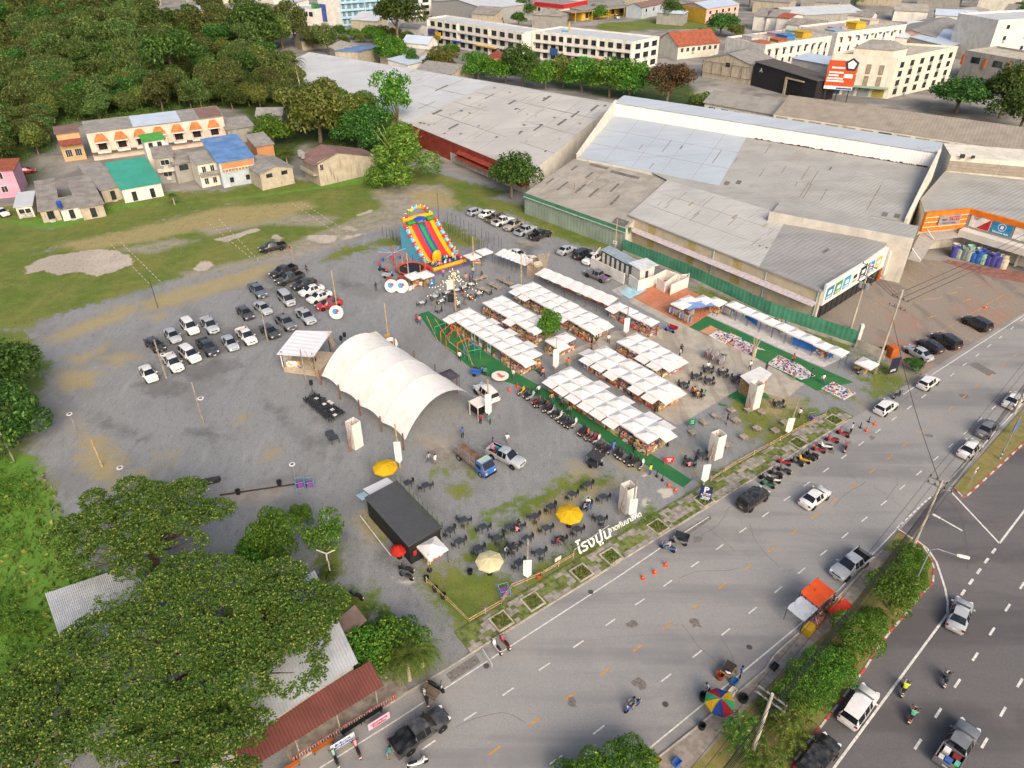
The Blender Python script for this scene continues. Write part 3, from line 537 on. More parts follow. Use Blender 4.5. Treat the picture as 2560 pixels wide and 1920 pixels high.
def bld(name,label,cat,P,h,wall,roof=None,kind='flat',rise=1.2,over=.3,par=.5,group=None,axis=0,z0=0.):
 """walls + roof as parts; P = footprint, P[0]->P[1] is the front as seen from the lot"""
 root=thing(name,label,cat,(P[0][0],P[0][1],0),0,group)
 ox,oy=P[0]; Q= [(p[0] -ox,p[1] -oy) for p in P]; roof=roof or wall
 m=MB(); m.prism(Q,z0,h,bottom=False)
 if kind == 'flat':
  c= (sum(q[0] for q in Q) /4,sum(q[1] for q in Q) /4); IN= [lerp(q,c,.25 /max(dist(q,c),.5)) for q in Q]
  if par:
   for i in range(4):
    j= (i+1) %4; m.quad((Q[i][0],Q[i][1],h),(Q[j][0],Q[j][1],h),(Q[j][0],Q[j][1],h+par),(Q[i][0],Q[i][1],h+par))
    m.quad((Q[i][0],Q[i][1],h+par),(Q[j][0],Q[j][1],h+par),(IN[j][0],IN[j][1],h+par),(IN[i][0],IN[i][1],h+par))
    m.quad((IN[j][0],IN[j][1],h),(IN[i][0],IN[i][1],h),(IN[i][0],IN[i][1],h+par),(IN[j][0],IN[j][1],h+par))
  m.build('wall',wall,root)
  MB().prism(IN,h+.004,h+.03).build('roof',roof,root)
 else:
  A,B,C,D=Q if axis == 0 else (Q[1],Q[2],Q[3],Q[0])     # ridge parallel to A-B
  da=ang(A,B); dn=ang(A,D)
  if kind == 'gable':
   m1,m2=lerp(A,D,.5),lerp(B,C,.5)
   m.add([(A[0],A[1],h),(D[0],D[1],h),(m1[0],m1[1],h+rise)],[(0,1,2)]); m.add([(B[0],B[1],h),(C[0],C[1],h),(m2[0],m2[1],h+rise)],[(0,1,2)])
   m.build('wall',wall,root)
   r0,r1=off(m1,da,-over),off(m2,da,over); k=rise/max(dist(A,m1),.1) *over
   for U,V in ((A,B),(D,C)):
    s_=dn+math.pi if U is A else dn
    e0,e1=off(off(U,da,-over),s_,over),off(off(V,da,over),s_,over)
    slab('roof',[(e0[0],e0[1],h-k+.05),(e1[0],e1[1],h-k+.05),(r1[0],r1[1],h+rise+.05),(r0[0],r0[1],h+rise+.05)],roof,root)
  elif kind == 'mono':
   m.add([(A[0],A[1],h),(D[0],D[1],h),(D[0],D[1],h+rise)],[(0,1,2)]); m.add([(B[0],B[1],h),(C[0],C[1],h),(C[0],C[1],h+rise)],[(0,1,2)]); m.quad((D[0],D[1],h),(C[0],C[1],h),(C[0],C[1],h+rise),(D[0],D[1],h+rise))
   m.build('wall',wall,root)
   k=rise/max(dist(A,D),.1) *over
   a_,b_,c_,d_=off(off(A,da,-over),dn,-over),off(off(B,da,over),dn,-over),off(off(C,da,over),dn,over),off(off(D,da,-over),dn,over)
   slab('roof',[(a_[0],a_[1],h-k+.05),(b_[0],b_[1],h-k+.05),(c_[0],c_[1],h+rise+k+.05),(d_[0],d_[1],h+rise+k+.05)],roof,root)
  else:   # hip
   m.build('wall',wall,root); ins=min(dist(A,D) /2,dist(A,B) *.42)
   m1,m2=off(lerp(A,D,.5),da,ins),off(lerp(B,C,.5),da,-ins)
   E= [off(off(q,da,so*over),dn,sn*over) for q,so,sn in ((A,-1,-1),(B,1,-1),(C,1,1),(D,-1,1))]
   e= [(q[0],q[1],h+.02) for q in E]; r0= (m1[0],m1[1],h+rise); r1= (m2[0],m2[1],h+rise)
   mm=MB(); mm.add(e+ [r0,r1],[(0,1,5,4),(1,2,5),(2,3,4,5),(3,0,4),(3,2,1,0)]); mm.build('roof',roof,root)
 root['_h'] =h; root['_P'] = [c for q in Q for c in q]
 return root
def edge(root,i):
 f=root['_P']; return (f[2 *i],f[2 *i+1]),(f[(2 *i+2) %8],f[(2 *i+3) %8])
def uvq(q,u,v):
 a= [q[0][k] + (q[1][k] -q[0][k]) *u for k in range(3)]; b= [q[3][k] + (q[2][k] -q[3][k]) *u for k in range(3)]
 return [a[k] + (b[k] -a[k]) *v for k in range(3)]
def patch(parent,q,u,v,du,dv,mat,name='roof_patch',lift=.03):
 """a flat sheet laid on the roof quad q at parameters u, v"""
 c= [uvq(q,u,v),uvq(q,u+du,v),uvq(q,u+du,v+dv),uvq(q,u,v+dv)]
 m=MB(); m.add([(x,y,z+lift) for x,y,z in c] + [(x,y,z-.05) for x,y,z in c],[(0,1,2,3),(0,4,5,1),(1,5,6,2),(2,6,7,3),(3,7,4,0)])
 return m.build(name,mat,parent)

# ------------------------------------------------------------------ the long sheds behind the market
RA=R(39)   # ribs run up the slope
m_r1=M('pale_roof_sheet','#b9bbbb',.6,var=.05,scale=.12,stain='#a09d98',st=.4,grain=RA+R(10),ribs=(RA+R(90),1.1)); m_r2=M('cream_roof_sheet','#b6b3ad',.7,var=.06,scale=.12,stain='#8f8a80',st=.5,grain=RA+R(10),ribs=(RA+R(90),1.1))
m_r3=M('old_fibre_roof','#a09a8f',.85,var=.1,scale=.3,stain='#7b7468',st=.6,grain=RA+R(10),ribs=(RA+R(90),1.2)); m_r4a=M('blue_white_roof_sheet','#aeb6be',.5,var=.04,scale=.1,grain=RA+R(10),ribs=(RA+R(90),1.2)); m_r4b=M('tan_roof_sheet','#a3a19b',.7,var=.07,scale=.2,stain='#8c877d',st=.5,grain=RA+R(10),ribs=(RA+R(90),1.2))
m_r5=M('light_roof_sheet','#b3b1ac',.65,var=.05,scale=.15,stain='#8e8a83',st=.4,grain=RA+R(10),ribs=(RA+R(90),1.3)); m_r5b=M('grey_roof_sheet','#949290',.65,var=.06,scale=.2,stain='#7f7c78',st=.4,grain=RA+R(10),ribs=(RA+R(90),1.3)); m_r7=M('brown_fibre_roof','#958b7e',.85,var=.08,scale=.4,stain='#756c60',st=.5,grain=R(57),ribs=(R(-33),1.2))
m_pat=M('dark_roof_patch','#6f6a66',.8,var=.2); m_pat2=M('ochre_roof_patch','#a0977e',.8); m_redw=M('red_sheet_wall','#8c3a2c',.75,var=.15,scale=.5,stain='#6b2d22',st=.5,ribs=(R(-51),2)); m_whw=M('white_sheet_wall','#d2cbc0',.7,var=.08,scale=.4,stain='#a09381',st=.5,streak=True)
m_rust=M('rusty_white_sheet','#b9b0a2',.8,var=.12,scale=.5,stain='#84503a',st=.8,streak=True); m_gsheet=M('grey_green_sheet_wall','#8d9a8b',.75,var=.1,scale=.3,stain='#a9a898',st=.6,streak=True,ribs=(R(-50),1.2)); m_gfas=M('green_fascia','#4d7d63',.7,var=.12); m_green=M('green_sheet_fence','#4a8a6c',.75,var=.16,scale=.35,stain='#8d9468',st=.5,ribs=(R(-50),1.3))
m_cream=M('cream_plaster','#d6cfc0',.85,var=.08,scale=.3,stain='#9a8c74',st=.5,streak=True); m_tanw=M('tan_rib_wall','#c2b498',.8,var=.08,scale=.5,ribs=(R(-51),2.4)); m_ywall=M('ochre_panel','#b3a16a',.8)
def z3(p,z): return (p[0],p[1],z)
def shed(name,label,Q,walls,roofmats,split=None):
 """Q: four 3-D roof corners (near-left, near-right, far-right, far-left); walls: material per edge"""
 root=thing(name,label,'warehouse'); m=MB()
 me_= []
 for i in range(4):
  a,b=Q[i],Q[(i+1) %4]; MB().quad((a[0],a[1],0),(b[0],b[1],0),(b[0],b[1],b[2] -.1),(a[0],a[1],a[2] -.1)).build('wall',walls[i],root)
 if split:
  a=uvq(Q,split[0],0); b=uvq(Q,split[1],1)
  slab('roof',[Q[0],a,b,Q[3]],roofmats[0],root,.15); slab('roof',[a,Q[1],Q[2],b],roofmats[1],root,.15)
 else: slab('roof',Q,roofmats[0],root,.15)
 return root
W1= [z3((-85.2,276.8),5),z3((-28.9,203.9),5),z3((-5.8,236.8),8.5),z3((-74.3,287.4),8.5)]
s1=shed('long_shed','long shed with plain pale grey roof, farthest of the warehouse roofs behind the trees',W1,[m_whw] *4,[m_r1])
for u,v in ((.1,.35),(.22,.45),(.33,.55),(.45,.52),(.56,.55),(.67,.58),(.3,.2),(.78,.4),(.86,.62),(.06,.8)): patch(s1,W1,u,v,.006,.16,rnd.choice((m_pat,m_pat,m_pat2)))
b2=off(W1[2],R(52),14); b3=off(W1[3],R(52),14); slab('roof',[W1[3],W1[2],z3(b2,5),z3(b3,5)],m_r1,s1,.15)
W2= [z3((-28.9,203.9),5.02),z3((3.9,161.2),5.02),z3((28.3,209.9),8.52),z3((-5.8,236.8),8.52)]
s2=shed('patched_shed','cream roofed shed with many dark patches and a red sheet wall',W2,[m_redw,m_whw,m_whw,m_whw],[m_r2])
rr=random.Random(11)
for _ in range(46): patch(s2,W2,rr.uniform(.03,.95),rr.uniform(.04,.95),rr.uniform(.008,.022),rr.choice((.012,.02,.02,.1)),rr.choice((m_pat,m_pat,m_pat2)))
for u,v in ((.25,.3),(.5,.12),(.62,.45),(.4,.6)): patch(s2,W2,u,v,.003,.28,m_pat2)
b2=off(W2[2],R(52),14); b3=off(W2[3],R(52),14); slab('roof',[W2[3],W2[2],z3(b2,5),z3(b3,5)],m_r2,s2,.15)
dn=ang(W2[0],W2[1]) -R(90)
for k,(z,o_,w_) in enumerate(((3.7,.1,1.3),(2.7,.15,1.6))):
 a=off(off(W2[1][:2],dn,o_),ang(W2[1],W2[0]),.3); b=off(off(lerp(W2[1][:2],W2[0][:2],.52),dn,o_),0,0)
 slab('awning',[z3(off(b,dn,w_),z-.5),z3(off(a,dn,w_),z-.5),z3(a,z),z3(b,z)],m_redw,s2,.06)
a,b=off(W2[1][:2],dn,.08),off(lerp(W2[1][:2],W2[0][:2],.6),dn,.08); MB().quad(z3(b,0),z3(a,0),z3(a,2.2),z3(b,2.2)).build('wall_sheet',m_rust,s2)
def laps(root,Q,us,vs,mat):
 for v in vs: patch(root,Q,.003,v,.994,.006,mat,'sheet_lap',.012)
 for u in us: patch(root,Q,u,.01,.0014,.98,mat,'sheet_lap',.014)
m_lap=M('sheet_lap','#9c9a95',.7); m_run=M('rust_run','#8d7f70',.8,var=.2)
laps(s1,W1,[.12,.25,.37,.5,.62,.74,.87],(.33,.66),m_lap); laps(s2,W2,[.15,.3,.46,.61,.77,.92],(.25,.5,.75),m_lap)
W3= [z3((2.7,150.0),4.5),z3((21.7,130.3),4.5),z3((33.5,152.9),6.5),z3((14.9,168.2),6.5)]
s3=shed('fibre_roof_shed','low shed with stained fibre sheet roof and green fascia above the parked cars',W3,[m_gsheet,m_whw,m_whw,m_whw],[m_r3])
for u,v,du,dv in ((.05,.3,.018,.14),(.2,.25,.018,.2),(.36,.3,.02,.2),(.5,.3,.02,.2),(.62,.5,.02,.18),(.72,.28,.022,.2),(.3,.62,.02,.15),(.86,.02,.12,.1),(.45,.86,.3,.05),(.2,.9,.2,.05),(.1,.7,.02,.12)): patch(s3,W3,u,v,du,dv,m_pat)
dn3=ang(W3[0],W3[1]) -R(90); a,b=off(W3[0][:2],dn3,.12),off(W3[1][:2],dn3,.12)
MB().prism([a,b,off(b,dn3,.1),off(a,dn3,.1)],3.9,4.62).build('fascia',m_gfas,s3); MB().prism([off(a,dn3,.12),off(b,dn3,.12),off(b,dn3,.3),off(a,dn3,.3)],3.75,3.9).build('gutter',M('pale_green_gutter','#9fbda8',.7),s3)
MB().tube(z3(uvq(W3,.33,.35)[:2],5),z3(uvq(W3,.33,.35)[:2],6.6),.05).build('vent_pipe',M('rusty_pipe','#8a5a44'),s3)
W4= [z3((14.8,167.0),7.0),z3((72.5,127.4),7.0),z3((89.4,152.8),9.5),z3((26.6,195.9),9.5)]
s4=shed('tall_shed','biggest shed with half blue white, half tan roof and a white raised ridge',W4,[m_whw,m_whw,m_whw,m_cream],[m_r4a,m_r4b],(.49,.47))
for u,v in ((.53,.08),(.5,.03),(.94,.03),(.97,.04),(.3,.5),(.75,.6)): patch(s4,W4,u,v,.014 if v <.3 else .005,.06,m_pat)
dm=ang(W4[3],W4[2]) +R(90)
A_,B_=W4[3],W4[2]
m_mon=M('white_translucent_sheet','#dcd9d2',.6,var=.05,scale=.5,ribs=(R(-34),1.5))
MB().quad(z3(off(A_[:2],dm,-1.5),A_[2] -.3),z3(off(B_[:2],dm,-1.5),B_[2] -.3),z3(B_[:2],12.3),z3(A_[:2],12.3)).build('ridge_wall',m_mon,s4)
slab('ridge_roof',[z3(off(A_[:2],dm,-.3),12.25),z3(off(B_[:2],dm,-.3),12.25),z3(off(B_[:2],dm,5),13.1),z3(off(A_[:2],dm,5),13.1)],m_r4a,s4); MB().prism([A_[:2],B_[:2],off(B_[:2],dm,5),off(A_[:2],dm,5)],8.5,12.2).build('wall',m_cream,s4)
m=MB()
for i in range(90):
 p=lerp(A_,B_,.5 +.49 *i/90); p=off(p[:2],dm,-1.7); m.box((p[0],p[1],9.4 +rr.uniform(-.1,.1)),(rr.uniform(.2,.6),.1,rr.uniform(.1,.45)),ang(A_,B_))
tag(m.build('roosting_debris',M('dark_red_debris','#5a3a38',.9),s4),kind='stuff')
for P0,P1 in ((A_,W4[0]),(B_,W4[1])):   # end parapets
 d_=ang(P0,P1); q= [P0[:2],P1[:2],off(P1[:2],d_+R(90),.5),off(P0[:2],d_+R(90),.5)]
 mm=MB(); mm.add([z3(q[0],0),z3(q[1],0),z3(q[2],0),z3(q[3],0),z3(q[0],12.9),z3(q[1],7.8),z3(q[2],7.8),z3(q[3],12.9)],[(4,5,6,7),(0,1,5,4),(1,2,6,5),(2,3,7,6),(3,0,4,7)]); mm.build('end_parapet',m_cream,s4)
W5= [z3((22.8,135.9),5.2),z3((49.2,103.1),5.2),z3((65.2,117.5),6.9),z3((33.0,151.4),6.9)]
s5=shed('store_shed','light roofed shed along the green fence with ribbed tan wall',W5,[m_tanw,m_whw,m_whw,m_whw],[m_r5,m_r5b],(.72,.6))
for u,v,k in ((.2,.6,m_pat2),(.42,.62,m_pat2),(.56,.64,m_pat2),(.85,.55,m_pat),(.63,.3,m_pat),(.66,.31,m_pat)): patch(s5,W5,u,v,.012 if k is m_pat2 else .01,.09 if k is m_pat2 or u >.8 else .02,k)
slab('roof',[z3(W5[3][:2],6.86),z3(W5[2][:2],6.86),z3(uvq(W4,.92,0)[:2],6.98),z3(uvq(W4,.27,0)[:2],6.98)],m_r4b,s5,.1)
d5=ang(W5[0],W5[1]); o5=d5-R(90); L5=dist(W5[0],W5[1])
for f in (.13,.36,.6):
 p=off(off(W5[0][:2],d5,f*L5),o5,.04); q=off(p,d5,1.8); MB().quad(z3(p,.5),z3(q,.5),z3(q,5.0),z3(p,5.0)).build('wall_panel',m_ywall,s5)
m_bpipe=M('pale_blue_pipe','#a9c2c4',.6)
for f in (.5,.76,.99):
 p=off(off(W5[0][:2],d5,f*L5),o5,.15); MB().tube(z3(p,.2),z3(p,5.1),.09).build('downpipe',m_bpipe,s5)
MB().path([z3(off(W5[0][:2],o5,.2),5.12),z3(off(W5[1][:2],o5,.2),5.12)],.11).build('gutter',m_r5b,s5)
a,b=off(off(W5[0][:2],o5,.1),d5,.6),off(off(W5[1][:2],o5,.1),d5,-.3); m_pink=M('pinkish_rib_sheet','#b9aeb2',.7,var=.1,scale=2,ribs=(R(-51),1.6))
slab('lean_to',[z3(off(a,o5,1.15),2.75),z3(off(b,o5,1.15),2.75),z3(b,3.25),z3(a,3.25)],m_pink,s5,.05)
laps(s3,W3,[.2,.4,.6,.8],(.35,.7),m_lap); laps(s4,W4,[.1,.2,.3,.4,.58,.66,.74,.82,.9],(.3,.62),m_lap); laps(s5,W5,[.12,.24,.36,.48,.6,.8,.88],(.33,.66),m_lap)
for r_,Q_,n_ in ((s3,W3,14),(s4,W4,16),(s5,W5,16),(s1,W1,12)):
 for _ in range(n_): patch(r_,Q_,rr.uniform(.03,.95),rr.uniform(.02,.7),.0025,rr.uniform(.08,.28),m_run,'rust_run',.016)
# parapet block behind the store shed
PA,PB= (47.9,129.2),(68.9,116.5); dp=ang(PA,PB); qp=rect(PA,PB,9)
pb=thing('parapet_block','white streaked parapet block with tan roof between the big sheds','building')
MB().prism(rect(PA,PB,.4),0,8.3).build('wall',M('streaked_white_wall','#c9c2b6',.85,var=.08,scale=.5,stain='#8d867a',st=.6,streak=True),pb); MB().prism(rect(off(PA,dp+R(90),.45),off(PB,dp+R(90),.45),8.5),0,7.6).build('roof',m_r4b,pb)
# sign facade of the store with printed panels
SA,SB= (49.7,103.1),(65.6,117.5); ds=ang(SA,SB)
sf=thing('shop_front','white slanted sign board with row of coloured panels above dark glazed front','shop front',z3(SA,0),ds)
LS=dist(SA,SB); MB().box((LS/2,.1,4.5),(LS+.1,.35,3.7)).build('sign_board',M('sign_white','#dcd9d2',.6,var=.04),sf)
MB().box((LS/2,.35,1.3),(LS-.2,.2,2.6)).build('glazing',M('dark_glazing','#1f2226',.2,spec=.6,var=.3),sf)
for i in range(12): MB().box((LS* (i+.5) /12,.22,1.3),(.08,.06,2.5)).build('mullion',m_dframe,sf)
PC= [('#1d83a8','SCG'),('#3f8f6c','IRIS'),('#2a97c4','COTTO'),('#d7d7d4',''),('#27313a',''),('#2f83b5',''),('#d8a45a','')]
m_wl=M('white_lettering','#e8e6e0',.6); m_bl=M('blue_lettering','#2b5f9e',.6); m_rl=M('red_lettering','#b02a2e',.6); m_kl=M('black_lettering','#26262a',.6)
for i,(c,s) in enumerate(PC):
 x=.9 +i* (LS-1.6) /7 +.7
 o=MB().box((0,0,0),(LS/9.5,.05,2.1)).build('panel',M('panel_' +'abcdefg'[i],c,.6,var=.05),sf); o.location= (x,-.1,4.5)
 MB().box((0,-.035,.1),(LS/18,.02,.7)).build('pictogram',m_wl if i != 3 else m_kl,o)
 for k in range(2): MB().box((0,-.035,-.6 -k*.2),(LS/13,.02,.09)).build('print_line',m_wl if i != 3 else m_kl,o)
MB().box((LS+2.0,1.0,3.3),(3.6,3.0,4.6)).build('end_block',M('white_cladding','#d0cbc2',.7,var=.05,scale=.5),sf); MB().box((LS+.35,.3,1.5),(.5,.6,3.0)).build('pillar',M('orange_cladding','#d8751f',.6),sf)
# the store with the orange fascia
m_org=M('orange_cladding','#d8751f',.6); m_wht=M('white_cladding','#d0cbc2',.7)
O0,O1,O2= (77.6,129.6),(86.7,131.6),(100.0,115.4)
st=thing('building_store','building supply store with bright orange fascia and big posters','store',z3(O0,0),ang(O0,O1))
la=dist(O0,O1); MB().box((la/2,.3,6.1),(la,.6,3.8)).build('fascia',m_org,st)
for k in range(3): MB().box((la/2,-.03,5.1 +k*.95),(la,.06,.09)).build('fascia_strip',m_wl,st)
sb=MB().box((la*.56,-.16,6.3),(la*.5,.25,1.7)).build('sign_board',M('grey_sign','#8f8a86',.6),st)
text_mesh('lettering','SCG',1.15,m_rl,sb,(la*.66,-.31,6.5),(R(90),0,0),.02,bold=.03)
MB().lathe([(.48,0),(.48,.04),(.3,.05)],14).build('emblem',m_rl,sb).location= (la*.43,-.3,6.5); sb.children[-1].rotation_euler.x=R(90)
text_mesh('lettering','Authorized Dealer',.4,m_bl,sb,(la*.56,-.31,5.72),(R(90),0,0),.01,bold=.01)
sr=thing('store_wing','store wing with wide posters above the open goods yard','store',z3(O1,0),ang(O1,O2)); lb=dist(O1,O2)
MB().box((lb/2,.3,7.5),(lb,.6,1.0)).build('fascia',m_org,sr); MB().box((lb/2,.45,5.6),(lb,.6,2.8)).build('wall',M('grey_rib_wall','#9a958e',.8,var=.06,ribs=(ang(O1,O2),2.5)),sr)
MB().box((lb/2,-.9,3.7),(lb,2.2,1.3)).build('canopy',m_wht,sr)
p1=MB().box((2.4,.08,6.0),(3.6,.08,2.4)).build('poster',M('poster_white','#dedad4',.6),sr); MB().add([(2.0,.03,4.85),(4.15,.03,4.85),(4.15,.03,7.1)],[(0,1,2)]).build('poster_print',m_rl,p1)
for k in range(3): MB().box((1.6,.02,6.9 -k*.25),(1.3 -k*.3,.02,.1)).build('print_line',m_kl if k else m_rl,p1)
p2=MB().box((6.2,.08,6.0),(3.4,.08,2.4)).build('poster',M('poster_blue','#2c86b5',.6),sr); text_mesh('lettering','Window Asia',.5,m_wl,p2,(6.2,.02,5.15),(R(90),0,0),.01,bold=.015)
mm=MB(); mm.loft([[(6.2 +r*math.cos(i*.45),.02,6.2 +r*math.sin(i*.45)) for i in range(14)] for r in (.72,.62)],False).build('ring_logo',m_wl,p2); MB().box((6.2,.02,6.2),(.5,.03,.6)).build('logo_pane',m_wl,p2)
p3=MB().box((10.0,.08,6.0),(3.4,.08,2.4)).build('poster',MATS['poster_white'],sr); text_mesh('lettering','e',1.2,m_bl,p3,(10.2,.02,6.1),(R(90),0,0),.01)
for k in range(6): MB().box((k*3.2 +1,.2,1.6),(.4,.4,3.2)).build('pillar',m_wht,sr)
MB().box((lb/2,3.6,1.7),(lb,.2,3.4)).build('back_wall',m_dark,sr)
def loc2(root,p):
 dx,dy=p[0] -root.location.x,p[1] -root.location.y; a=root.rotation_euler.z
 return (dx*math.cos(a) +dy*math.sin(a),-dx*math.sin(a) +dy*math.cos(a))
q= [loc2(sr,p) for p in (off(O0,R(100),.7),off(O1,R(60),.7),off(O2,R(60),.7),(120.2,143.7),(93.1,154.3),(80.0,137.5))]
MB().prism(q,7.5,7.75).build('roof',m_r4b,sr); MB().prism(q,.1,7.4).build('hall',m_cream,sr)
a,b=loc2(sr,(78.4,131.1)),loc2(sr,(87.1,132.5)); c,d=loc2(sr,(87.4,129.8)),loc2(sr,(79.4,127.6)); e,f=loc2(sr,(72.7,118.6)),loc2(sr,(70.9,119.6))
m_pcan=M('grey_canopy_sheet','#a8a39c',.5,var=.08,ribs=(R(20),1))
slab('entrance_canopy',[z3(a,3.7),z3(b,3.7),z3(c,3.4),z3(d,3.4)],m_pcan,sr,.1); slab('entrance_canopy',[z3(a,3.65),z3(d,3.35),z3(e,3.1),z3(f,3.3)],m_pcan,sr,.1)
for p_,r_ in ((a,d),(b,c),(f,e)): MB().path([z3(p_,5.4),z3(r_,3.4)],.07).build('canopy_stay',m_wl,sr)
# taller hall behind the store with panelled wall
T0,T1= (93.4,154.4),(121.3,145.6)
th=thing('panelled_hall','cream hall with grey panelled upper wall beside the orange store','building',z3(T0,0),ang(T0,T1)); lt=dist(T0,T1)
MB().box((lt/2,5,5.5),(lt,10,11)).build('wall',m_cream,th)
for k in range(3):
 for r in range(3): MB().box((lt* (k+.5) /3,-.06,8.3 +r*.72),(lt/3 -.15,.1,.66)).build('wall_panel',M('taupe_panel','#9c9184',.8,var=.1),th)
MB().box((2,-.4,11.3),(.8,.8,.7)).build('vent',m_dframe,th); MB().box((4,-.4,11.3),(.6,.6,.5)).build('vent',m_dframe,th)
# long brown roofed hall
W7= [z3((73.1,209.4),6.0),z3((135.3,164.9),6.0),z3((140.8,175.1),9.0),z3((79.6,218.6),9.0)]
s7=shed('brown_roof_hall','long hall with brown fibre roof and row of grilled vents under the eaves',W7,[m_cream] *4,[m_r7])
d7=ang(W7[0],W7[1]); o7=d7-R(90); m_vent=M('grilled_vent','#a39780',.85,var=.2,scale=5)
for k in range(14):
 p=off(off(W7[0][:2],d7,2.5 +k*4.5),o7,.05); MB().box((0,0,0),(3.2,.1,.9)).build('vent',m_dframe if k == 6 else m_vent,s7,loc=(p[0],p[1],5.1),rz=d7)
b2,b3=off(W7[2],R(56),8),off(W7[3],R(56),8); slab('roof',[W7[3],W7[2],z3(b2,6.5),z3(b3,6.5)],m_r7,s7,.12)
P8=rect((58.0,227.6),(74.5,213.4),12); s8=bld('grey_roof_house','cream house with broad grey gable roof and grilled windows left of the brown roof hall','house',P8,5,m_cream,M('grey_fibre_roof','#8f8b84',.85,var=.08,scale=.4,stain='#75716a',st=.5),'gable',2.4,.5)
a,b=edge(s8,0); facade(s8,a,b,1,5,[3.2],2.2,1.5,m_frame,m_glass,3)
P8b=rect((56.1,239.4),(60.2,234.8),10); bld('annex','low annex with plain grey roof beside the scrubby tree','building',P8b,4,m_cream,m_r3,'mono',1.2)
# green sheet fence with footing wall
def fence_run(name,label,pts,h,mat,foot=.5,piece=2.2):
 root=thing(name,label,'fence'); pm=None
 for i in range(len(pts) -1):
  a,b=pts[i],pts[i+1]; L=dist(a,b); n_=max(1,round(L/piece)); d_=ang(a,b)
  me=MB().box((0,0,foot+ (h-foot) /2),(L/n_-.03,.05,h-foot)).mesh('sheet_panel',mat); po=MB().box((0,.08,h/2),(.1,.1,h)).mesh('post',m_dframe)
  for k in range(n_):
   c=lerp(a,b,(k+.5) /n_); o=put('sheet_panel',me,root,(c[0],c[1],rnd.uniform(-.04,.04)),d_); e=lerp(a,b,k/n_); put('post',po,root,(e[0],e[1],0),d_)
  MB().box((dist(a,b) /2,0,foot/2),(L,.22,foot)).build('footing',m_conc,root,loc=(a[0],a[1],0),rz=d_)
 return root
fence_run('green_fence','tall green sheet metal fence on concrete footing between market and sheds',[off(off(W3[1][:2],dn3,.7),d5,.2),(31.5,118.5),(41.92,103.96),(52.41,94.89)],2.75,m_green)
MB().box((0,0,1.6),(.5,.5,3.2)).build('gate_post',M('white_post','#d0cdc6'),None,loc=(53.41,96.09)); tag(bpy.data.objects['gate_post'],'white post at the end of the green fence near the forecourt','post')
fence_run('concrete_wall','low grey block wall between the forecourt and the last market tent',[(52.36,94.55),(55.41,91.09)],1.5,m_conc,.6,1.2)


# ------------------------------------------------------------------ houses behind the field
def wm(n,c,**k): return M(n,c,.85,var=k.pop('var',.08),scale=k.pop('scale',.5),**k)
w_pink=wm('pale_pink_plaster','#dcc6b4',stain='#b39a86',st=.4,streak=True); w_ochre=wm('ochre_plaster','#c2a377',stain='#9a784e',st=.4,streak=True); w_white=wm('white_plaster','#dad5cb',stain='#a59a88',st=.5,streak=True); w_grey=wm('grey_render','#9a9790',stain='#6f6b64',st=.6,streak=True)
w_beige=wm('stained_beige_render','#b3a894',stain='#736a5c',st=.8,streak=True,scale=.8); w_pblue=wm('pale_blue_plaster','#b3bcc0',stain='#8f9698',st=.4,streak=True); w_orange=wm('orange_plaster','#b98458'); w_pk=wm('pink_paint','#c497aa'); w_pk2=wm('rose_plaster','#d5b0a2'); w_sky=wm('sky_blue_plaster','#9fc3d6'); w_yel=wm('yellow_cladding','#d0a53c'); w_cream2=wm('cream_paint','#d8d1c0',stain='#a89e8c',st=.5,streak=True)
r_grey=M('grey_tile_roof','#8d8a85',.85,var=.12,scale=.7,stain='#6e6a64',st=.5,ribs=(R(30),3)); r_blu=M('blue_tile_roof','#5b7fae',.6,var=.14,scale=.5,stain='#8d93a0',st=.6,ribs=(R(-60),3)); r_grn=M('green_tin_roof','#3d9580',.55,var=.06,scale=.3,stain='#5fa694',st=.4,ribs=(R(26),1.6)); r_brn=M('brown_roof','#7d625a',.8,var=.1,scale=.5); r_red=M('red_tile_roof','#99553c',.85,var=.14,scale=.8,stain='#7a4534',st=.6,ribs=(R(-20),3)); r_org=M('orange_tile_roof','#b97242',.85,var=.15,scale=1,ribs=(R(30),5)); r_pal=M('pale_sheet_roof','#b9bcbf',.6,var=.06,scale=.3); r_bw=M('blue_white_sheet','#b3bfcd',.5,var=.05,scale=.3); r_tin=M('old_tin_roof','#8e8880',.7,var=.16,scale=.6,stain='#6e5c50',st=.6,ribs=(R(26),3)); r_yel=M('yellow_roof','#cf9f2e',.6,var=.08); r_gbr=M('bright_green_roof','#4a9240',.6,var=.1); r_dk=M('dark_roof','#55504c',.8,var=.1); r_mar=M('maroon_roof','#7d4238',.8,var=.12); r_pur=M('purple_grey_roof','#5f5560',.8)
def par4(p0,p1,p3): return [p0,p1,(p1[0] +p3[0] -p0[0],p1[1] +p3[1] -p0[1]),p3]
rh=bld('row_house','cream two storey row of houses with seven orange tiled window canopies','row house',rect((-107.6,186.6),(-78.4,202.9),8.5),7,w_pink,r_grey,'mono',.9,.2)
A,B=edge(rh,0); LR=dist(A,B); dr=ang(A,B); nr=dr-R(90)
for u0,u1,mt in ((.33,.68,r_bw),(.82,1.0,r_brn)):
 p= [off(lerp(A,B,u),nr,-.1) for u in (u0,u1)]; c= [off(x,nr,-8.3) for x in p]; slab('roof_sheet',[z3(p[0],7.09),z3(p[1],7.09),z3(c[1],7.94),z3(c[0],7.94)],mt,rh,.05)
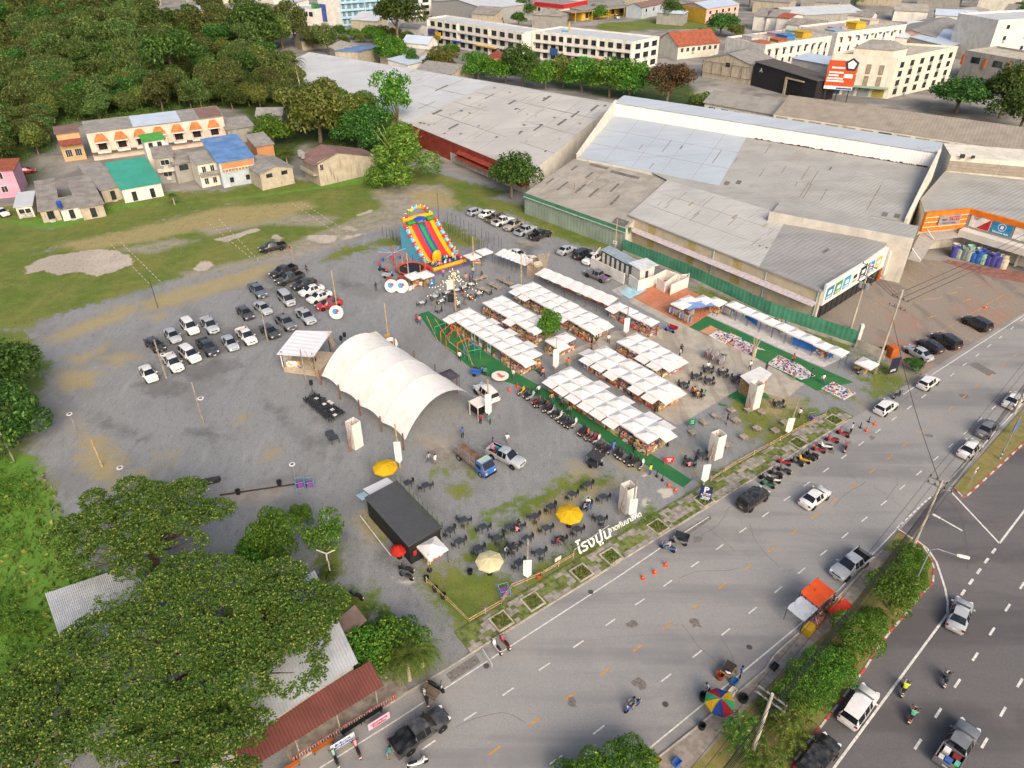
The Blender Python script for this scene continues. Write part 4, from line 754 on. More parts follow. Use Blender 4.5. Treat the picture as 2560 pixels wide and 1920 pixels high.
can=MB(); can.add([(-1.6,-1.3,0),(1.6,-1.3,0),(1.6,.0,0),(-1.6,.0,0),(-.75,-.15,1.7),(.75,-.15,1.7),(.75,0,1.7),(-.75,0,1.7)],[(0,1,5,4),(1,2,6,5),(3,0,4,7),(4,5,6,7),(3,2,1,0)]); can_me=can.mesh('window_canopy',r_org)
bal_me=MB().box((0,-.7,-.15),(3.1,1.2,.3)).box((-1.5,-.7,-1.4),(.2,.3,2.6)).box((1.5,-.7,-1.4),(.2,.3,2.6)).box((0,-.7,-2.6),(3.1,1.2,.5)).mesh('window_bay',m_frame)
for k in range(7):
 p=off(A,dr,LR* (k+.62) /7.25); o=put('window_canopy',can_me,rh,(p[0],p[1],4.75),dr); put('window_bay',bal_me,rh,(p[0],p[1],4.7),dr); window(rh,off(p,nr,.0),dr,3.4,1.9,1.7,m_dframe,m_dark,2)
sb_=MB().box((LR/2,-.5,1.9),(LR,1.2,.25)).build('shop_ledge',r_dk,rh); sb_.rotation_euler.z=dr
h=bld('brown_house','narrow tan house with flat brown roof and maroon awning left of the row houses','house',rect((-114.7,185.6),(-110.3,188.2),7),7,w_ochre,r_brn,'mono',.2,.3)
A,B=edge(h,0); d_=ang(A,B); o_=d_-R(90); slab('awning',[z3(off(A,o_,1.6),4.4),z3(off(B,o_,1.6),4.4),z3(B,5.4),z3(A,5.4)],r_mar,h,.06); facade(h,A,B,1,2,[2.0],1.5,1.8,m_frame,m_glass,3,.4)
HS= [
 ('tin_house','grey tin roofed shack, first of the low houses above the blue tarpaulin',rect((-98.3,144.6),(-95.3,146.3),17),2.6,w_beige,r_tin,'mono',1.2,0,(1,1,[1.4],1.2,1.6)),
 ('white_hut','small white cabin with flat roof at the left end of the low houses',rect((-104.7,146.9),(-102.0,148.1),8),2.6,w_white,r_pal,'mono',.4,0,(1,2,[1.5],.9,.8)),
 ('ribbed_house','narrow house with ribbed brownish tin roof between grey roofs',rect((-90.5,146.0),(-86.9,148.4),18),2.8,w_beige,r_tin,'mono',1.1,0,(1,1,[1.3],1.0,1.9)),
 ('water_tank_house','pale house carrying a blue water tank among the tin roofs',rect((-94.5,145.5),(-91.4,147.6),5),2.6,w_white,r_tin,'mono',.7,0,(1,1,[1.2],.9,1.8)),
 ('grey_tile_house','house with long grey tiled roof left of the green roof',rect((-90.9,156.3),(-87.7,159.0),16),3,w_beige,r_grey,'mono',1.4,0,(1,1,[1.3],.9,1.9)),
 ('green_roof_house','white house under a broad sea green tin roof',rect((-86.2,156.1),(-79.4,160.7),16),3.2,w_white,r_grn,'mono',1.6,0,(1,2,[1.2],.9,2.0)),
 ('tall_narrow_house','tall narrow white house capped by a bright green roof',rect((-87.5,174.4),(-83.7,177.0),3.6),8.4,w_white,r_gbr,'mono',.6,0,(1,2,[7.3],.9,1.0)),
 ('stepped_house','stained grey stepped house below the bright green roof',rect((-83.3,168.8),(-79.7,170.5),6.5),6.2,w_grey,r_tin,'mono',.7,0,(2,1,[2.2,4.9],1.9,1.2)),
 ('grey_shop_house','grey rendered house with curved tin roof and one wide window',rect((-79.3,169.1),(-76.2,171.8),6),4.6,w_grey,r_tin,'mono',1.2,0,(1,1,[3.5],2.0,1.2)),
 ('cream_balcony_house','cream two storey house with a balcony and brown window left of the blue roof',rect((-72.5,166.0),(-68.9,168.5),6.5),5.6,w_cream2,r_grey,'mono',.9,0,(2,2,[1.4,4.2],.9,1.4)),
 ('blue_roof_house','pale blue house with blue tiled roof and orange balcony recess',rect((-67.5,166.0),(-60.7,170.3),14),6,w_pblue,r_blu,'mono',1.9,0,(1,2,[1.6],.8,1.1)),
 ('brick_house','small house with grey roof and orange brick wall right of the blue roof',rect((-64.9,185.5),(-61.3,188.0),7),4,w_orange,r_grey,'mono',1.2,0,None),
 ('grey_cottage','grey roofed cottage at the edge of the trees behind the brick house',rect((-73.0,213.5),(-65.9,214.1),7),4.5,w_grey,r_grey,'gable',1.4,0,None),
 ('gable_shed','beige gable end shed with louvred openings left of the stained wall',rect((-57.9,164.3),(-51.7,169.3),10),4,w_beige,r_grey,'gable',1.1,1,(1,2,[3.1],1.4,.8)),
 ('pink_house','pink two storey house with red awning at the left edge',rect((-121.8,156.6),(-111.8,160.7),9),6,w_pk,r_red,'mono',.7,1,(2,2,[2,5],1.2,1.4)),
 ('back_cottage','low grey cottage half hidden behind the row house end',rect((-77.3,201.0),(-71.3,205.0),7),4,w_grey,r_grey,'mono',1.0,0,None)]
for nm,lab,P,hh,w_,r_,kd,ri,ax,fa in HS:
 o=bld(nm,lab,'house',P,hh,w_,r_,kd,ri,.35,axis=ax); a,b=edge(o,0)
 if fa: facade(o,a,b,*fa,m_dframe if fa[0] == 1 else m_frame,m_glass,2,.3)
 d_=ang(a,b); o_=d_-R(90)
 if nm == 'blue_roof_house':
  m=MB().box((0,0,0),(dist(a,b) *.92,.12,2.0)); q=m.build('balcony_recess',w_orange,o); q.location=off(lerp(a,b,.52),o_,.05) + (4.6,); q.rotation_euler.z=d_
  for k in range(12): MB().box((0,0,0),(.14,.12,.8)).build('baluster',m_frame,o,loc=off(off(a,d_,1 +k*.75),o_,.5) + (3.9,),rz=d_)
  MB().box((0,0,0),(dist(a,b) *.9,.18,.12)).build('handrail',m_frame,o,loc=off(lerp(a,b,.52),o_,.5) + (4.35,),rz=d_)
 if nm in ('stepped_house','cream_balcony_house'):
  MB().box((0,-.5,0),(dist(a,b),1.0,.18)).box((0,-1,.45),(dist(a,b),.08,.8)).build('balcony',o.children[0].data.materials[0],o,loc=lerp(a,b,.5) + (3.0,),rz=d_)
 if nm == 'water_tank_house':
  MB().lathe([(.5,0),(.5,1.2),(.3,1.4)],12).build('water_tank',M('blue_plastic_tank','#2a4f9a',.4),o,loc=off(a,d_,.2) + (3.0,))
# stained gable house beside the bamboo clump
a,b= (-45.1,167.2),(-32.7,177.3); L=dist(a,b); d_=ang(a,b)
o=thing('stained_house','big stained beige gable wall house with brown roof beside the bamboo','house',z3(a,0),d_)
G_= [(0,0),(L,0),(L,4.0),(L*.34,6.9),(0,5.6)]
MB().add([(x,0,z) for x,z in G_] + [(x,8,z) for x,z in G_],[(0,1,2,3,4),(9,8,7,6,5),(0,5,6,1),(1,6,7,2),(4,9,5,0)]).build('wall',w_beige,o)
slab('roof',[(L+.3,-.3,3.95),(L+.3,8.3,3.95),(L*.34,8.3,7.0),(L*.34,-.3,7.0)],r_brn,o,.1); slab('roof',[(-1.2,-.3,5.1),(L*.34,-.3,7.02),(L*.34,8.3,7.02),(-1.2,8.3,5.1)],r_brn,o,.1)
window(o,(.9,0),0,4.3,.9,1.5); MB().box((-.6,4,2.6),(1.1,7,.2)).box((-1.1,4,3.1),(.1,7,.8)).build('balcony',w_beige,o); MB().lathe([(.55,0),(.55,1.3),(.2,1.5)],10).build('water_tank',M('steel_tank','#c9c9c6',.3,.6),o,loc=(-.8,7,5.6)); MB().lathe([(.55,0),(.55,1.3),(.2,1.5)],10).build('water_tank',MATS['steel_tank'],o,loc=(-.8,5.6,5.5))

# ------------------------------------------------------------------ the town beyond
def apt(name,label,P,h,wall,roof,floors,cols,side=0,balc=True,gm=None,kind='flat'):
 o=bld(name,label,'apartment block',P,h,wall,roof,kind,1,.2,.6); fh=h/floors
 for e_,n_ in ((0,cols),(1,side)):
  if not n_: continue
  a,b=edge(o,e_); d_=ang(a,b); zs= [fh* (k+.55) for k in range(floors)]
  facade(o,a,b,floors,n_,zs,dist(a,b) /n_*.55,fh*.55,m_dframe,gm or m_glass,2,.4)
  if balc and e_ == 0:
   for k in range(1,floors): MB().box((0,-.6,0),(dist(a,b),1.2,.2)).box((0,-1.17,.45),(dist(a,b),.08,.7)).build('balcony',wall,o,loc=lerp(a,b,.5) + (fh*k,),rz=d_)
   for k in range(0,n_+1,4): MB().box((0,-.62,0),(.5,1.25,h)).build('pier',wall,o,loc=off(a,d_,.3 + (dist(a,b) -.6) *k/max(n_,1)) + (h/2,),rz=d_)
 return o
ap1=apt('balcony_block','white three storey shop block with long balconies behind the big round tree',rect((-37.2,357.3),(5.0,317.9),11),10,w_white,r_pal,3,12)
ap2=apt('balcony_block','white three storey shop block with the tall blue sign on its front',par4((8.7,321.8),(45.7,296.9),(20.3,333.0)),10,w_white,r_pal,3,12,3)
for o,lst in ((ap1,(('#4e3f7a',.02,.1,4.4,3.6),('#cf9f2e',.1,.16,4.2,3.0),('#24499a',.3,.38,3.2,.5),('#c9a040',.55,.75,3.2,.4))),(ap2,(('#2f8a4e',.5,.62,3.2,.5),('#c06a60',.63,.72,3.2,.5),('#b02a2e',.93,1.1,1.7,2.2),('#33507e',.2,.28,3.9,2.6),('#2b2d3a',.83,1.0,4.2,1.2)))):
 a,b=edge(o,0); d_=ang(a,b)
 for c,u0,u1,z,hh in lst: MB().box((0,-1.5,0),((u1-u0) *dist(a,b),.25 if hh >1 else 1.6,hh)).build('shop_sign' if hh >1 else 'awning',M('shop_' +c[1:],c,.6),o,loc=lerp(a,b,(u0+u1) /2) + (z,),rz=d_)
sg= (21.5,322.7); d_=ang((8.7,321.8),(45.7,296.9))
o=thing('vertical_sign','tall blue vertical sign board with yellow band in front of the balcony block','sign',z3(sg,0),d_)
MB().box((0,0,5.7),(3.2,.5,9.5)).build('board',M('sign_blue','#2b95c8',.6),o); MB().box((0,-.27,7),(3.3,.05,1.5)).build('band',M('sign_yellow','#d9a92e',.6),o); MB().box((1.9,0,7),(.5,.5,13)).build('pylon',M('sign_gold','#c9a95a',.6),o)
for k in range(4): MB().box((0,-.27,4.6 -k*.6),(2.2,.05,.22)).build('print_line',m_wl,o)
apt('blue_white_block','tall white and sky blue apartment block at the top of the view',rect((-87.2,408.0),(-64.0,421.5),12),17,w_sky,r_pal,5,8,2,True,M('pale_window','#7b8a8c',.3))
o=bld('blank_tower','blank white tower wall with green advert left of the sky blue apartments','building',rect((-98.8,413.7),(-87.0,406.8),14),17,w_white,r_pal); a,b=edge(o,0); MB().box((0,-.1,0),(dist(a,b) *.6,.15,8)).build('advert',M('advert_green','#3f8a58',.6,var=.3,scale=.4),o,loc=lerp(a,b,-.05) + (5.5,),rz=ang(a,b)); MB().box((0,-.2,0),(dist(a,b) *.3,.15,8)).build('advert',M('advert_violet','#3d4f8f',.6,var=.2,scale=.4),o,loc=lerp(a,b,.22) + (5.5,),rz=ang(a,b))
apt('white_flats','white flats with small orange framed windows beside the grey hall',rect((-55.0,435.9),(-44.2,444.6),14),12,w_white,r_pal,4,2,0,False)
T= [
 ('grey_hall','large grey sheet clad hall behind the balcony blocks','hall',rect((-43.3,436.8),(-12.6,406.1),34),8,M('grey_clad','#9b9a97',.7,var=.06,ribs=(R(-30),1)),r_pal,'gable',2.5,1,None),
 ('red_fascia_market','cream market hall with a long bright red fascia','hall',rect((-30.1,472.3),(26.8,426.6),22),7,w_cream2,r_grey,'flat',0,0,(1,12,[4.2],1.4,1.6)),
 ('yellow_canopy_hall','yellow walled hall behind the grey carport canopy','hall',rect((36.8,425.6),(63.5,451.3),8),5,w_yel,r_grey,'mono',.5,0,(1,5,[2.2],2.2,2.4)),
 ('pale_blue_house','pale blue house with brown gable roof behind the weedy plot','house',rect((69.5,432.2),(89.9,456.1),10),5.5,w_pblue,r_brn,'gable',1.8,0,(1,4,[3.8],1.2,1.5)),
 ('yellow_pink_house','yellow and pink two storey building with pale blue roof','house',par4((100.1,415.5),(121.4,433.5),(90.8,433.5)),7,w_pk2,r_bw,'gable',1.8,0,(2,5,[2,5],1.4,1.4)),
 ('red_roof_house','cream house under a large red tiled roof beside the junction','house',rect((67.7,320.4),(86.7,329.8),15),5,w_cream2,r_red,'gable',4.2,0,(1,7,[3.4],1.4,1.5)),
 ('white_shop_row','long white shophouse row with small blue and orange window hoods','shophouse',par4((93.0,289.0),(124.5,308.9),(82.8,306.3)),10,w_white,m_conc,'flat',0,0,(2,9,[4.5,7.5],.9,1.7)),
 ('white_shop_row','white shophouse row carrying the yellow rooftop house','shophouse',rect((129.3,315.7),(166.5,337.6),20),10,w_white,m_conc,'flat',0,0,(2,8,[4.5,7.8],.9,1.7)),
 ('cream_corner_block','stained cream four storey corner block with hipped rooftop room','apartment block',par4((125.2,253.4),(155.2,274.0),(107.1,261.3)),12,w_cream2,m_conc,'flat',0,0,(4,6,[1.8,4.6,7.4,10.2],2.0,1.7)),
 ('grey_orange_block','grey office block with orange pilasters at the right edge','office',rect((164.3,284.5),(184.2,247.0),18),9,w_grey,m_conc,'flat',0,0,(1,5,[7.0],3.2,1.9)),
 ('gabled_apartments','cream gabled apartments near the water tower','apartment block',rect((197.7,355.0),(205.9,338.4),14),11,w_cream2,w_cream2,'gable',2,1,(3,5,[2,5.5,9],1.6,1.5)),
 ('big_white_block','large plain white block in the top right corner','apartment block',rect((189.5,312.5),(241.5,328.6),20),15,w_white,r_pal,'flat',0,0,(3,5,[5,9,13],1.4,1.4)),
 ('gable_workshop','beige gable end workshop with one dark window and rusted frame','workshop',rect((70.9,287.7),(85.0,273.9),16),6.5,w_beige,r_grey,'gable',2.6,1,(1,1,[5.4],1.6,1.3)),
 ('black_showroom','black faceted showroom with cream framed entrance','showroom',rect((85.3,273.0),(99.0,248.9),9),6.5,M('black_cladding','#2b2a2c',.5,var=.15),r_dk,'mono',1.4,1,None),
 ('grey_annex','plain grey windowless block behind the black showroom','building',rect((101.7,283.6),(110.3,272.0),10),7.2,wm('light_grey_clad','#b3b1ad'),r_bw,'mono',.6,0,None),
 ('vault_hall','long grey hall with low curved roof in the top right','hall',rect((138.1,398.6),(179.1,410.8),24),6,w_grey,r_pal,'gable',2.2,0,None),
 ('pink_wall_hall','hall with pale pink gable wall and grey roof near the water tower','hall',rect((178.8,334.7),(212.3,372.6),20),6,w_pk2,r_grey,'gable',2,0,None),
 ('blue_sheet_hall','hall with pale blue sheet roof below the water tower','hall',rect((177.4,320.4),(208.6,345.5),16),5,w_grey,r_bw,'mono',1.5,0,None),
 ('purple_roof_house','white house with dark purple grey hipped roof','house',rect((123.9,390.8),(134.0,392.8),12),6,w_white,r_pur,'hip',2.4,0,None),
 ('stair_tower','little white rooftop stair tower with red gable roof','house',rect((129.3,374.0),(139.2,385.2),6),8,w_white,r_red,'gable',1.2,1,(1,1,[6.5],.8,1.2)),
 ('rust_wall_store','long white roofed store with rust streaked orange wall beyond the wood','building',rect((-175.6,423.5),(-162.6,425.6),14),5,M('rust_orange_wall','#b08a76',.9,var=.2,scale=.8,stain='#8a4f38',st=.7,streak=True),r_pal,'mono',.6,0,None),
 ('white_wall_villa','white walled villa with red roof wing in the far left corner','house',rect((-251.5,395.2),(-245.4,429.7),12),6,w_white,r_pal,'flat',0,0,None),
 ('red_wing','red roofed wing of the villa at the far left edge','house',rect((-275.4,411.8),(-262.1,415.6),12),5,w_white,r_red,'gable',2.5,0,None),
 ('orange_roof_shop','open shop with faded orange roofs near the far road','shop',rect((-127.1,427.6),(-117.5,433.8),10),4,w_white,r_org,'gable',1.4,0,None),
 ('white_office','white office with dark window band behind the orange roofed shop','office',rect((-117.7,415.5),(-99.8,407.0),14),7,w_white,r_pal,'flat',0,0,(1,6,[5.4],2.2,2.0)),
 ('blue_roof_store','beige store with steep blue sheet roof behind the long shed','building',rect((-58.4,296.0),(-53.3,320.4),9),5,w_beige,r_blu,'mono',2.2,1,None),
 ('brown_roof_cottage','cottage with stained brown roof left of the blue sheet roof','house',rect((-70.2,316.1),(-60.6,321.2),12),4,w_beige,m_r3,'gable',1.8,1,None),
 ('slate_roof_cottage','cottage with slate blue roof near the far road','house',rect((-90.6,340.2),(-80.4,346.1),12),4,w_beige,r_dk,'gable',1.8,0,None),
 ('grey_roof_cottage','wide cottage with grey fibre roof behind the middle of the long shed','house',rect((-52.1,308.7),(-36.7,301.6),14),4,w_beige,m_r3,'gable',2,0,None),
 ('pale_roof_cottage','cottage with pale sheet roof next to the conical tree','house',rect((-39.1,291.0),(-29.4,304.4),10),3.5,w_white,r_bw,'mono',1,0,None),
 ('old_roof_cottage','cottage with weathered grey roof right of the conical tree','house',rect((-34.7,282.6),(-21.5,274.6),14),3.5,w_beige,r_grey,'gable',2,0,None),
 ('temple_roof_house','small open house with layered maroon and orange roofs','house',rect((-12.6,300.3),(-2.3,296.9),12),3,w_beige,r_mar,'hip',3,0,None),
 ('orange_porch','orange roofed porch beside the layered maroon roof','house',rect((-8.4,292.5),(-1.0,295.8),5),2.6,w_beige,r_org,'mono',1.4,0,None)]
for row in T:
 nm,lab,ct,P,hh,w_,r_,kd,ri,ax,fa=row
 o=bld(nm,lab,ct,P,hh,w_,r_,kd,ri,.4,.7,axis=ax); a,b=edge(o,0); d_=ang(a,b); o_=d_-R(90)
 if fa: facade(o,a,b,*fa,m_dframe if nm != 'red_roof_house' else m_frame,m_glass,2,.6)
 if nm == 'red_fascia_market':
  MB().box((0,-.3,0),(dist(a,b) +.6,.6,1.9)).build('fascia',M('bright_red_fascia','#b5262b',.6),o,loc=lerp(a,b,.5) + (6.7,),rz=d_)
  c,e=edge(o,1); MB().box((0,-.3,0),(dist(c,e) +.6,.6,1.9)).build('fascia',MATS['bright_red_fascia'],o,loc=lerp(c,e,.5) + (6.7,),rz=ang(c,e))
 if nm == 'white_shop_row':
  for k,c in enumerate(('#b0673f','#b0673f','#3f86b0','#3f86b0','#9aa3a8','#3f86b0','#9aa3a8','#b99a3f')):
   p=lerp(a,b,(k+.55) /9); MB().add([(-.8,0,.4),(.8,0,.4),(.8,-.8,0),(-.8,-.8,0)],[(0,3,2,1),(0,1,2,3)]).build('window_hood',M('hood_' +c[1:],c,.6),o,loc=p+ (8.6,),rz=d_)
  for k,(u,v,c,hh_) in enumerate(((.1,.3,'#a8603f',.5),(.35,.3,'#a8603f',.7),(.5,.35,'#3f78a8',1.6),(.75,.35,'#b9952f',2.0),(.2,.7,'#b5b2ac',1.2),(.6,.75,'#b79aa6',1.0),(.85,.75,'#9fb7ad',1.2)) if 'hoods' in lab else ((.1,.25,'#8fa7b5',.8),(.25,.45,'#b79aa6',.8),(.45,.35,'#c9a52e',2.2),(.8,.6,'#b8b0a4',1.6))):
   Pq= [(o['_P'][2 *i],o['_P'][2 *i+1]) for i in range(4)]; c0=lerp(lerp(Pq[0],Pq[1],u),lerp(Pq[3],Pq[2],u),v)
   MB().box((0,0,hh_/2 +.1),(dist(a,b) *.14,5,hh_)).box((0,0,hh_+.2),(dist(a,b) *.15,5.6,.15)).build('rooftop_shelter',M('shelter_' +c[1:],c,.7),o,loc=c0+ (10.0,),rz=d_)
   MB().lathe([(.6,0),(.6,1.6),(.3,1.9)],8).build('water_tank',M('tank_tan','#b9a48c',.6),o,loc=off(c0,d_,4) + (10.05,))
 if nm == 'cream_corner_block':
  c,e=edge(o,3); facade(o,c,e,2,4,[5.0,8.6],1.3,2.8,m_dframe,M('tan_shutter','#9a8a78',.8),1,2)
  Pq= [(o['_P'][2 *i],o['_P'][2 *i+1]) for i in range(4)]; A0=lerp(Pq[0],Pq[3],.12); B0=lerp(Pq[0],Pq[3],.72); n_=ang(Pq[0],Pq[1])
  q= [off(B0,n_,1),off(A0,n_,1),off(A0,n_,9),off(B0,n_,9)]; MB().prism(q,12,14.6).build('rooftop_room',w_cream2,o); cx= (sum(x[0] for x in q) /4,sum(x[1] for x in q) /4); ee= [lerp(x,cx,-.08) for x in q]; r0,r1=lerp(lerp(ee[0],ee[3],.5),cx,.45),lerp(lerp(ee[1],ee[2],.5),cx,.45)
  MB().add([z3(x,14.6) for x in ee] + [z3(r0,17),z3(r1,17)],[(0,1,5,4),(1,2,5),(2,3,4,5),(3,0,4),(3,2,1,0)]).build('rooftop_roof',r_grey,o)
  MB().box((0,-1.2,0),(dist(c,e) *.95,2.4,.3)).build('shop_canopy',M('pale_green_canopy','#93a693',.7),o,loc=lerp(c,e,.5) + (3.3,),rz=ang(c,e))
  for k in range(4): MB().box((0,-.1,0),(dist(c,e) *.18,.15,2.6)).build('shop_shutter',(M('blue_shop','#2f4a7a',.6),M('grey_shutter','#8f9a98',.6),MATS['grey_shutter'],M('yellow_post','#a89a4a',.7))[k],o,loc=lerp(c,e,.15 +k*.23) + (1.5,),rz=ang(c,e))
 if nm == 'grey_orange_block':
  for k in range(6): MB().box((0,-.2,0),(.9,.4,3.4)).build('pilaster',M('orange_pilaster','#c06a44',.7),o,loc=lerp(a,b,k/5) + (6.6,),rz=d_)
 if nm == 'black_showroom':
  MB().box((0,-.1,0),(6.5,.2,4.6)).build('entrance',m_dark,o,loc=lerp(a,b,.68) + (2.4,),rz=d_); MB().box((-3.5,-.3,0),(.9,.6,5.2)).box((0,-.3,2.7),(7.6,.6,.4)).build('entrance_frame',M('cream_frame','#b5a888',.7),o,loc=lerp(a,b,.68) + (2.6,),rz=d_); text_mesh('lettering','A',2.0,m_wl,o,off(lerp(a,b,.12),o_,.06) + (5.6,),(R(90),0,d_))
 if nm == 'yellow_pink_house':
  c,e=edge(o,3); MB().box((0,-.06,0),(dist(c,e) -.2,.1,6.6)).build('gable_cladding',w_yel,o,loc=lerp(c,e,.5) + (3.4,),rz=ang(c,e))
 if nm == 'gable_workshop':
  m=MB()
  for k in range(6): m.box((-10 +k*4,0,0),(.15,.15,4))
  m.box((0,0,2),(20,.12,.12)); m.box((0,0,-1.9),(20,.12,.12)); m.build('sign_frame',M('rust_steel','#6b4a3c',.8),o,loc=off(lerp(a,b,.5),o_,.5) + (3.6,),rz=d_)
# carport canopy, billboard, water tower, orange rooftop
o=thing('carport_canopy','flat grey carport canopy on slim posts in front of the yellow hall','canopy'); Q4=rect((31.3,419.6),(68.6,445.1),9); slab('roof',[z3(p,4.6) for p in Q4],r_grey,o,.2)
for u in (.05,.3,.55,.8,.97): p=lerp(Q4[0],Q4[1],u); MB().tube(z3(p,0),z3(p,4.5),.18).build('post',w_yel,o)
bp0,bp1= (101.7,249.7),(109.8,246.7); d_=ang(bp0,bp1); L=dist(bp0,bp1)
o=thing('orange_billboard','orange billboard with pentagon emblem on the cream corner block','billboard',z3(bp0,0),d_); MB().box((L/2,0,8.4),(L,.4,8.6)).build('board',M('billboard_orange','#c9512a',.6,var=.05),o)
MB().box((L/2,-.23,4.6),(L,.05,1.0)).build('strip',m_wl,o); MB().box((L*.7,-.26,4.5),(L*.55,.04,.5)).build('strip_print',m_bl,o)
for k,(x,z,w_) in enumerate(((.36,10.6,.45),(.32,9.2,.5),(.25,8.3,.35),(.32,7.4,.55),(.34,6.6,.6))): MB().box((L*x,-.24,z),(L*w_,.05,.5)).build('print_line',m_wl,o)
pe= [(L*.8 +2.1 *math.sin(k*1.2566),-.3,11.7 +2.1 *math.cos(k*1.2566)) for k in range(5)]; MB().quad(*pe[::-1]).build('emblem',M('emblem_navy','#2a3350',.6),o); pe= [(L*.8 +1.4 *math.sin(k*1.2566),-.34,11.7 +1.4 *math.cos(k*1.2566)) for k in range(5)]; MB().quad(*pe[::-1]).build('emblem_core',m_wl,o); MB().box((L*.76,-.27,8.3),(L*.3,.05,1.2)).build('label_box',m_wl,o)
for x in (.1,.5,.9): MB().box((L*x,.4,6),(.3,.3,12)).build('leg',m_dframe,o)
wt= (196.5,345.0); o=thing('water_tower','lattice steel water tower with flat cap behind the grey office','tower',z3(wt,0))
for sx in (-1.6,1.6):
 for sy in (-1.6,1.6): MB().tube((sx,sy,0),(sx*.8,sy*.8,14),.14).build('leg',m_dframe,o)
for z in (3,6.5,10,13): MB().path([(-1.5,-1.5,z),(1.5,-1.5,z),(1.5,1.5,z),(-1.5,1.5,z),(-1.5,-1.5,z)],.09).build('brace',m_dframe,o)
MB().box((0,0,14.1),(4.4,4.4,.25)).build('cap',r_pal,o)
fr=random.Random(5); fm= [w_white,w_cream2,w_grey,w_beige]; rf= [r_pal,r_grey,r_tin,r_brn,r_bw,m_r3]
for k,(px,py,w_,dd,hh) in enumerate((( (169.1,475.4),0,26,14,7),((208.9,493.2),0,24,16,6),((241.2,484.2),0,22,14,7),((267.9,467.0),0,20,12,8),((136.3,458.8),0,20,14,6),((111.5,516.3),0,24,14,7),((-158.2,502.6),0,18,12,6),((-190.8,496.9),0,16,12,6),((-115.8,512.3),0,16,12,8),((164.8,412.0),0,18,12,5),((211.3,401.7),0,18,12,6),((-216.4,512.3),0,20,12,5),((-260.5,496.9),0,20,12,5),((201.5,425.7),0,16,10,5),((243.9,554.9),0,30,18,9),((187.9,566.6),0,30,18,8),((315.1,566.6),0,30,18,9))):
 a=px; bld('far_house','plain low roofed building in the hazy distance at the top of the view','building',rect(a,off(a,R(fr.uniform(-38,-20)),w_),dd),hh,fr.choice(fm),fr.choice(rf),fr.choice(('gable','mono','gable')),fr.uniform(1,2.5),.4,group='far plain buildings')
fq=random.Random(77); FILL= [(119.0,395.5),(127.7,372.2),(165.1,443.2),(184.0,372.2),(233.4,421.5),(252.7,414.7),(157.7,372.2),(65.8,475.4),(74.6,414.7),(-107.7,414.7),(-131.8,458.8),(-79.4,395.5),(-52.6,372.2),(-40.9,458.8),(-149.5,435.7),(158.0,337.0),(186.6,346.4),(-20.1,401.7),(9.9,395.5),(-226.9,484.2),(-281.8,493.2),(-44.2,319.4)]
for a in FILL: w_=fq.uniform(9,16); bld('far_house','plain low roofed building in the hazy distance at the top of the view','building',rect(a,off(a,R(fq.uniform(-40,-20)),w_),fq.uniform(8,12)),fq.uniform(4,7),fq.choice(fm),fq.choice(rf),fq.choice(('gable','mono','hip')),fq.uniform(1,2.4),.4,group='far plain buildings')
# far street in front of the balcony blocks
m_st=M('town_street','#7d7a76',.9,var=.1,scale=.2)
sheet('street',[(-146.7,421.5),(-84.7,384.8),(-40.6,339.5),(0.0,319.1),(18.4,309.7),(59.1,292.2),(70.9,292.2),(75.6,309.7),(58.7,302.9),(14.4,324.0),(0.0,336.8),(-42.7,359.4),(-88.2,402.4),(-152.0,438.1)],.02,m_st); sheet('street',[(101.1,253.8),(134.0,241.5),(137.6,249.1),(106.0,258.8)],.02,m_st)


# ------------------------------------------------------------------ vegetation
def leaf_mesh(name,P,N,size,mat,aspect=.55,seed=0,droop=0.):
 """one mesh of diamond leaf faces at points P facing N"""
 g_=np.random.default_rng(seed); n=len(P)
 N=N/ (np.linalg.norm(N,axis=1,keepdims=True) +1e-9); r=g_.normal(size=(n,3)); r[:,2] -= droop
 U=np.cross(N,r); U /= (np.linalg.norm(U,axis=1,keepdims=True) +1e-9); V=np.cross(N,U)
 if droop: U,V=V,U; V= -V
 s=np.asarray(size).reshape(-1,1) *np.ones((n,1)); a=s*aspect
 vs=np.stack([P-V*s*.5,P+U*a*.5 +N*s*.06,P+V*s*.5 -N*s*.1,P-U*a*.5 +N*s*.06],1).reshape(-1,3)
 me=bpy.data.meshes.new(name); me.vertices.add(4 *n); me.vertices.foreach_set('co',vs.ravel().astype(np.float32))
 me.loops.add(4 *n); me.loops.foreach_set('vertex_index',np.arange(4 *n,dtype=np.int32)); me.polygons.add(n)
 me.polygons.foreach_set('loop_start',np.arange(0,4 *n,4,dtype=np.int32)); me.materials.append(mat); me.update(calc_edges=True); return me
def lobe_points(lobes,n,seed,shell=.62,low=-.35):
 g_=np.random.default_rng(seed); L=np.array(lobes,float); ar= (L[:,3] *L[:,4] +L[:,4] *L[:,5] +L[:,3] *L[:,5]); k=g_.choice(len(L),n*2,p=ar/ar.sum())
 d=g_.normal(size=(n*2,3)); d /= np.linalg.norm(d,axis=1,keepdims=True); ok=d[:,2] >low; d=d[ok][:n]; k=k[ok][:n]; f=shell+ (1 -shell) *g_.random(len(d)) ** .6; f *= 1 +g_.normal(0,.05,len(d))
 return L[k,:3] +d*L[k,3:6] *f[:,None],d
def crown(name,lobes,n,size,mat,seed,aspect=.55,low=-.35,shell=.62,up=.35,rough=.75,droop=0.):
 P,d=lobe_points(lobes,n,seed,shell,low); g_=np.random.default_rng(seed+1)
 N=d*.8 +g_.normal(size=d.shape) *rough; N[:,2] += up
 return leaf_mesh(name,P,N,size*g_.uniform(.7,1.35,len(P)),mat,aspect,seed+2,droop)
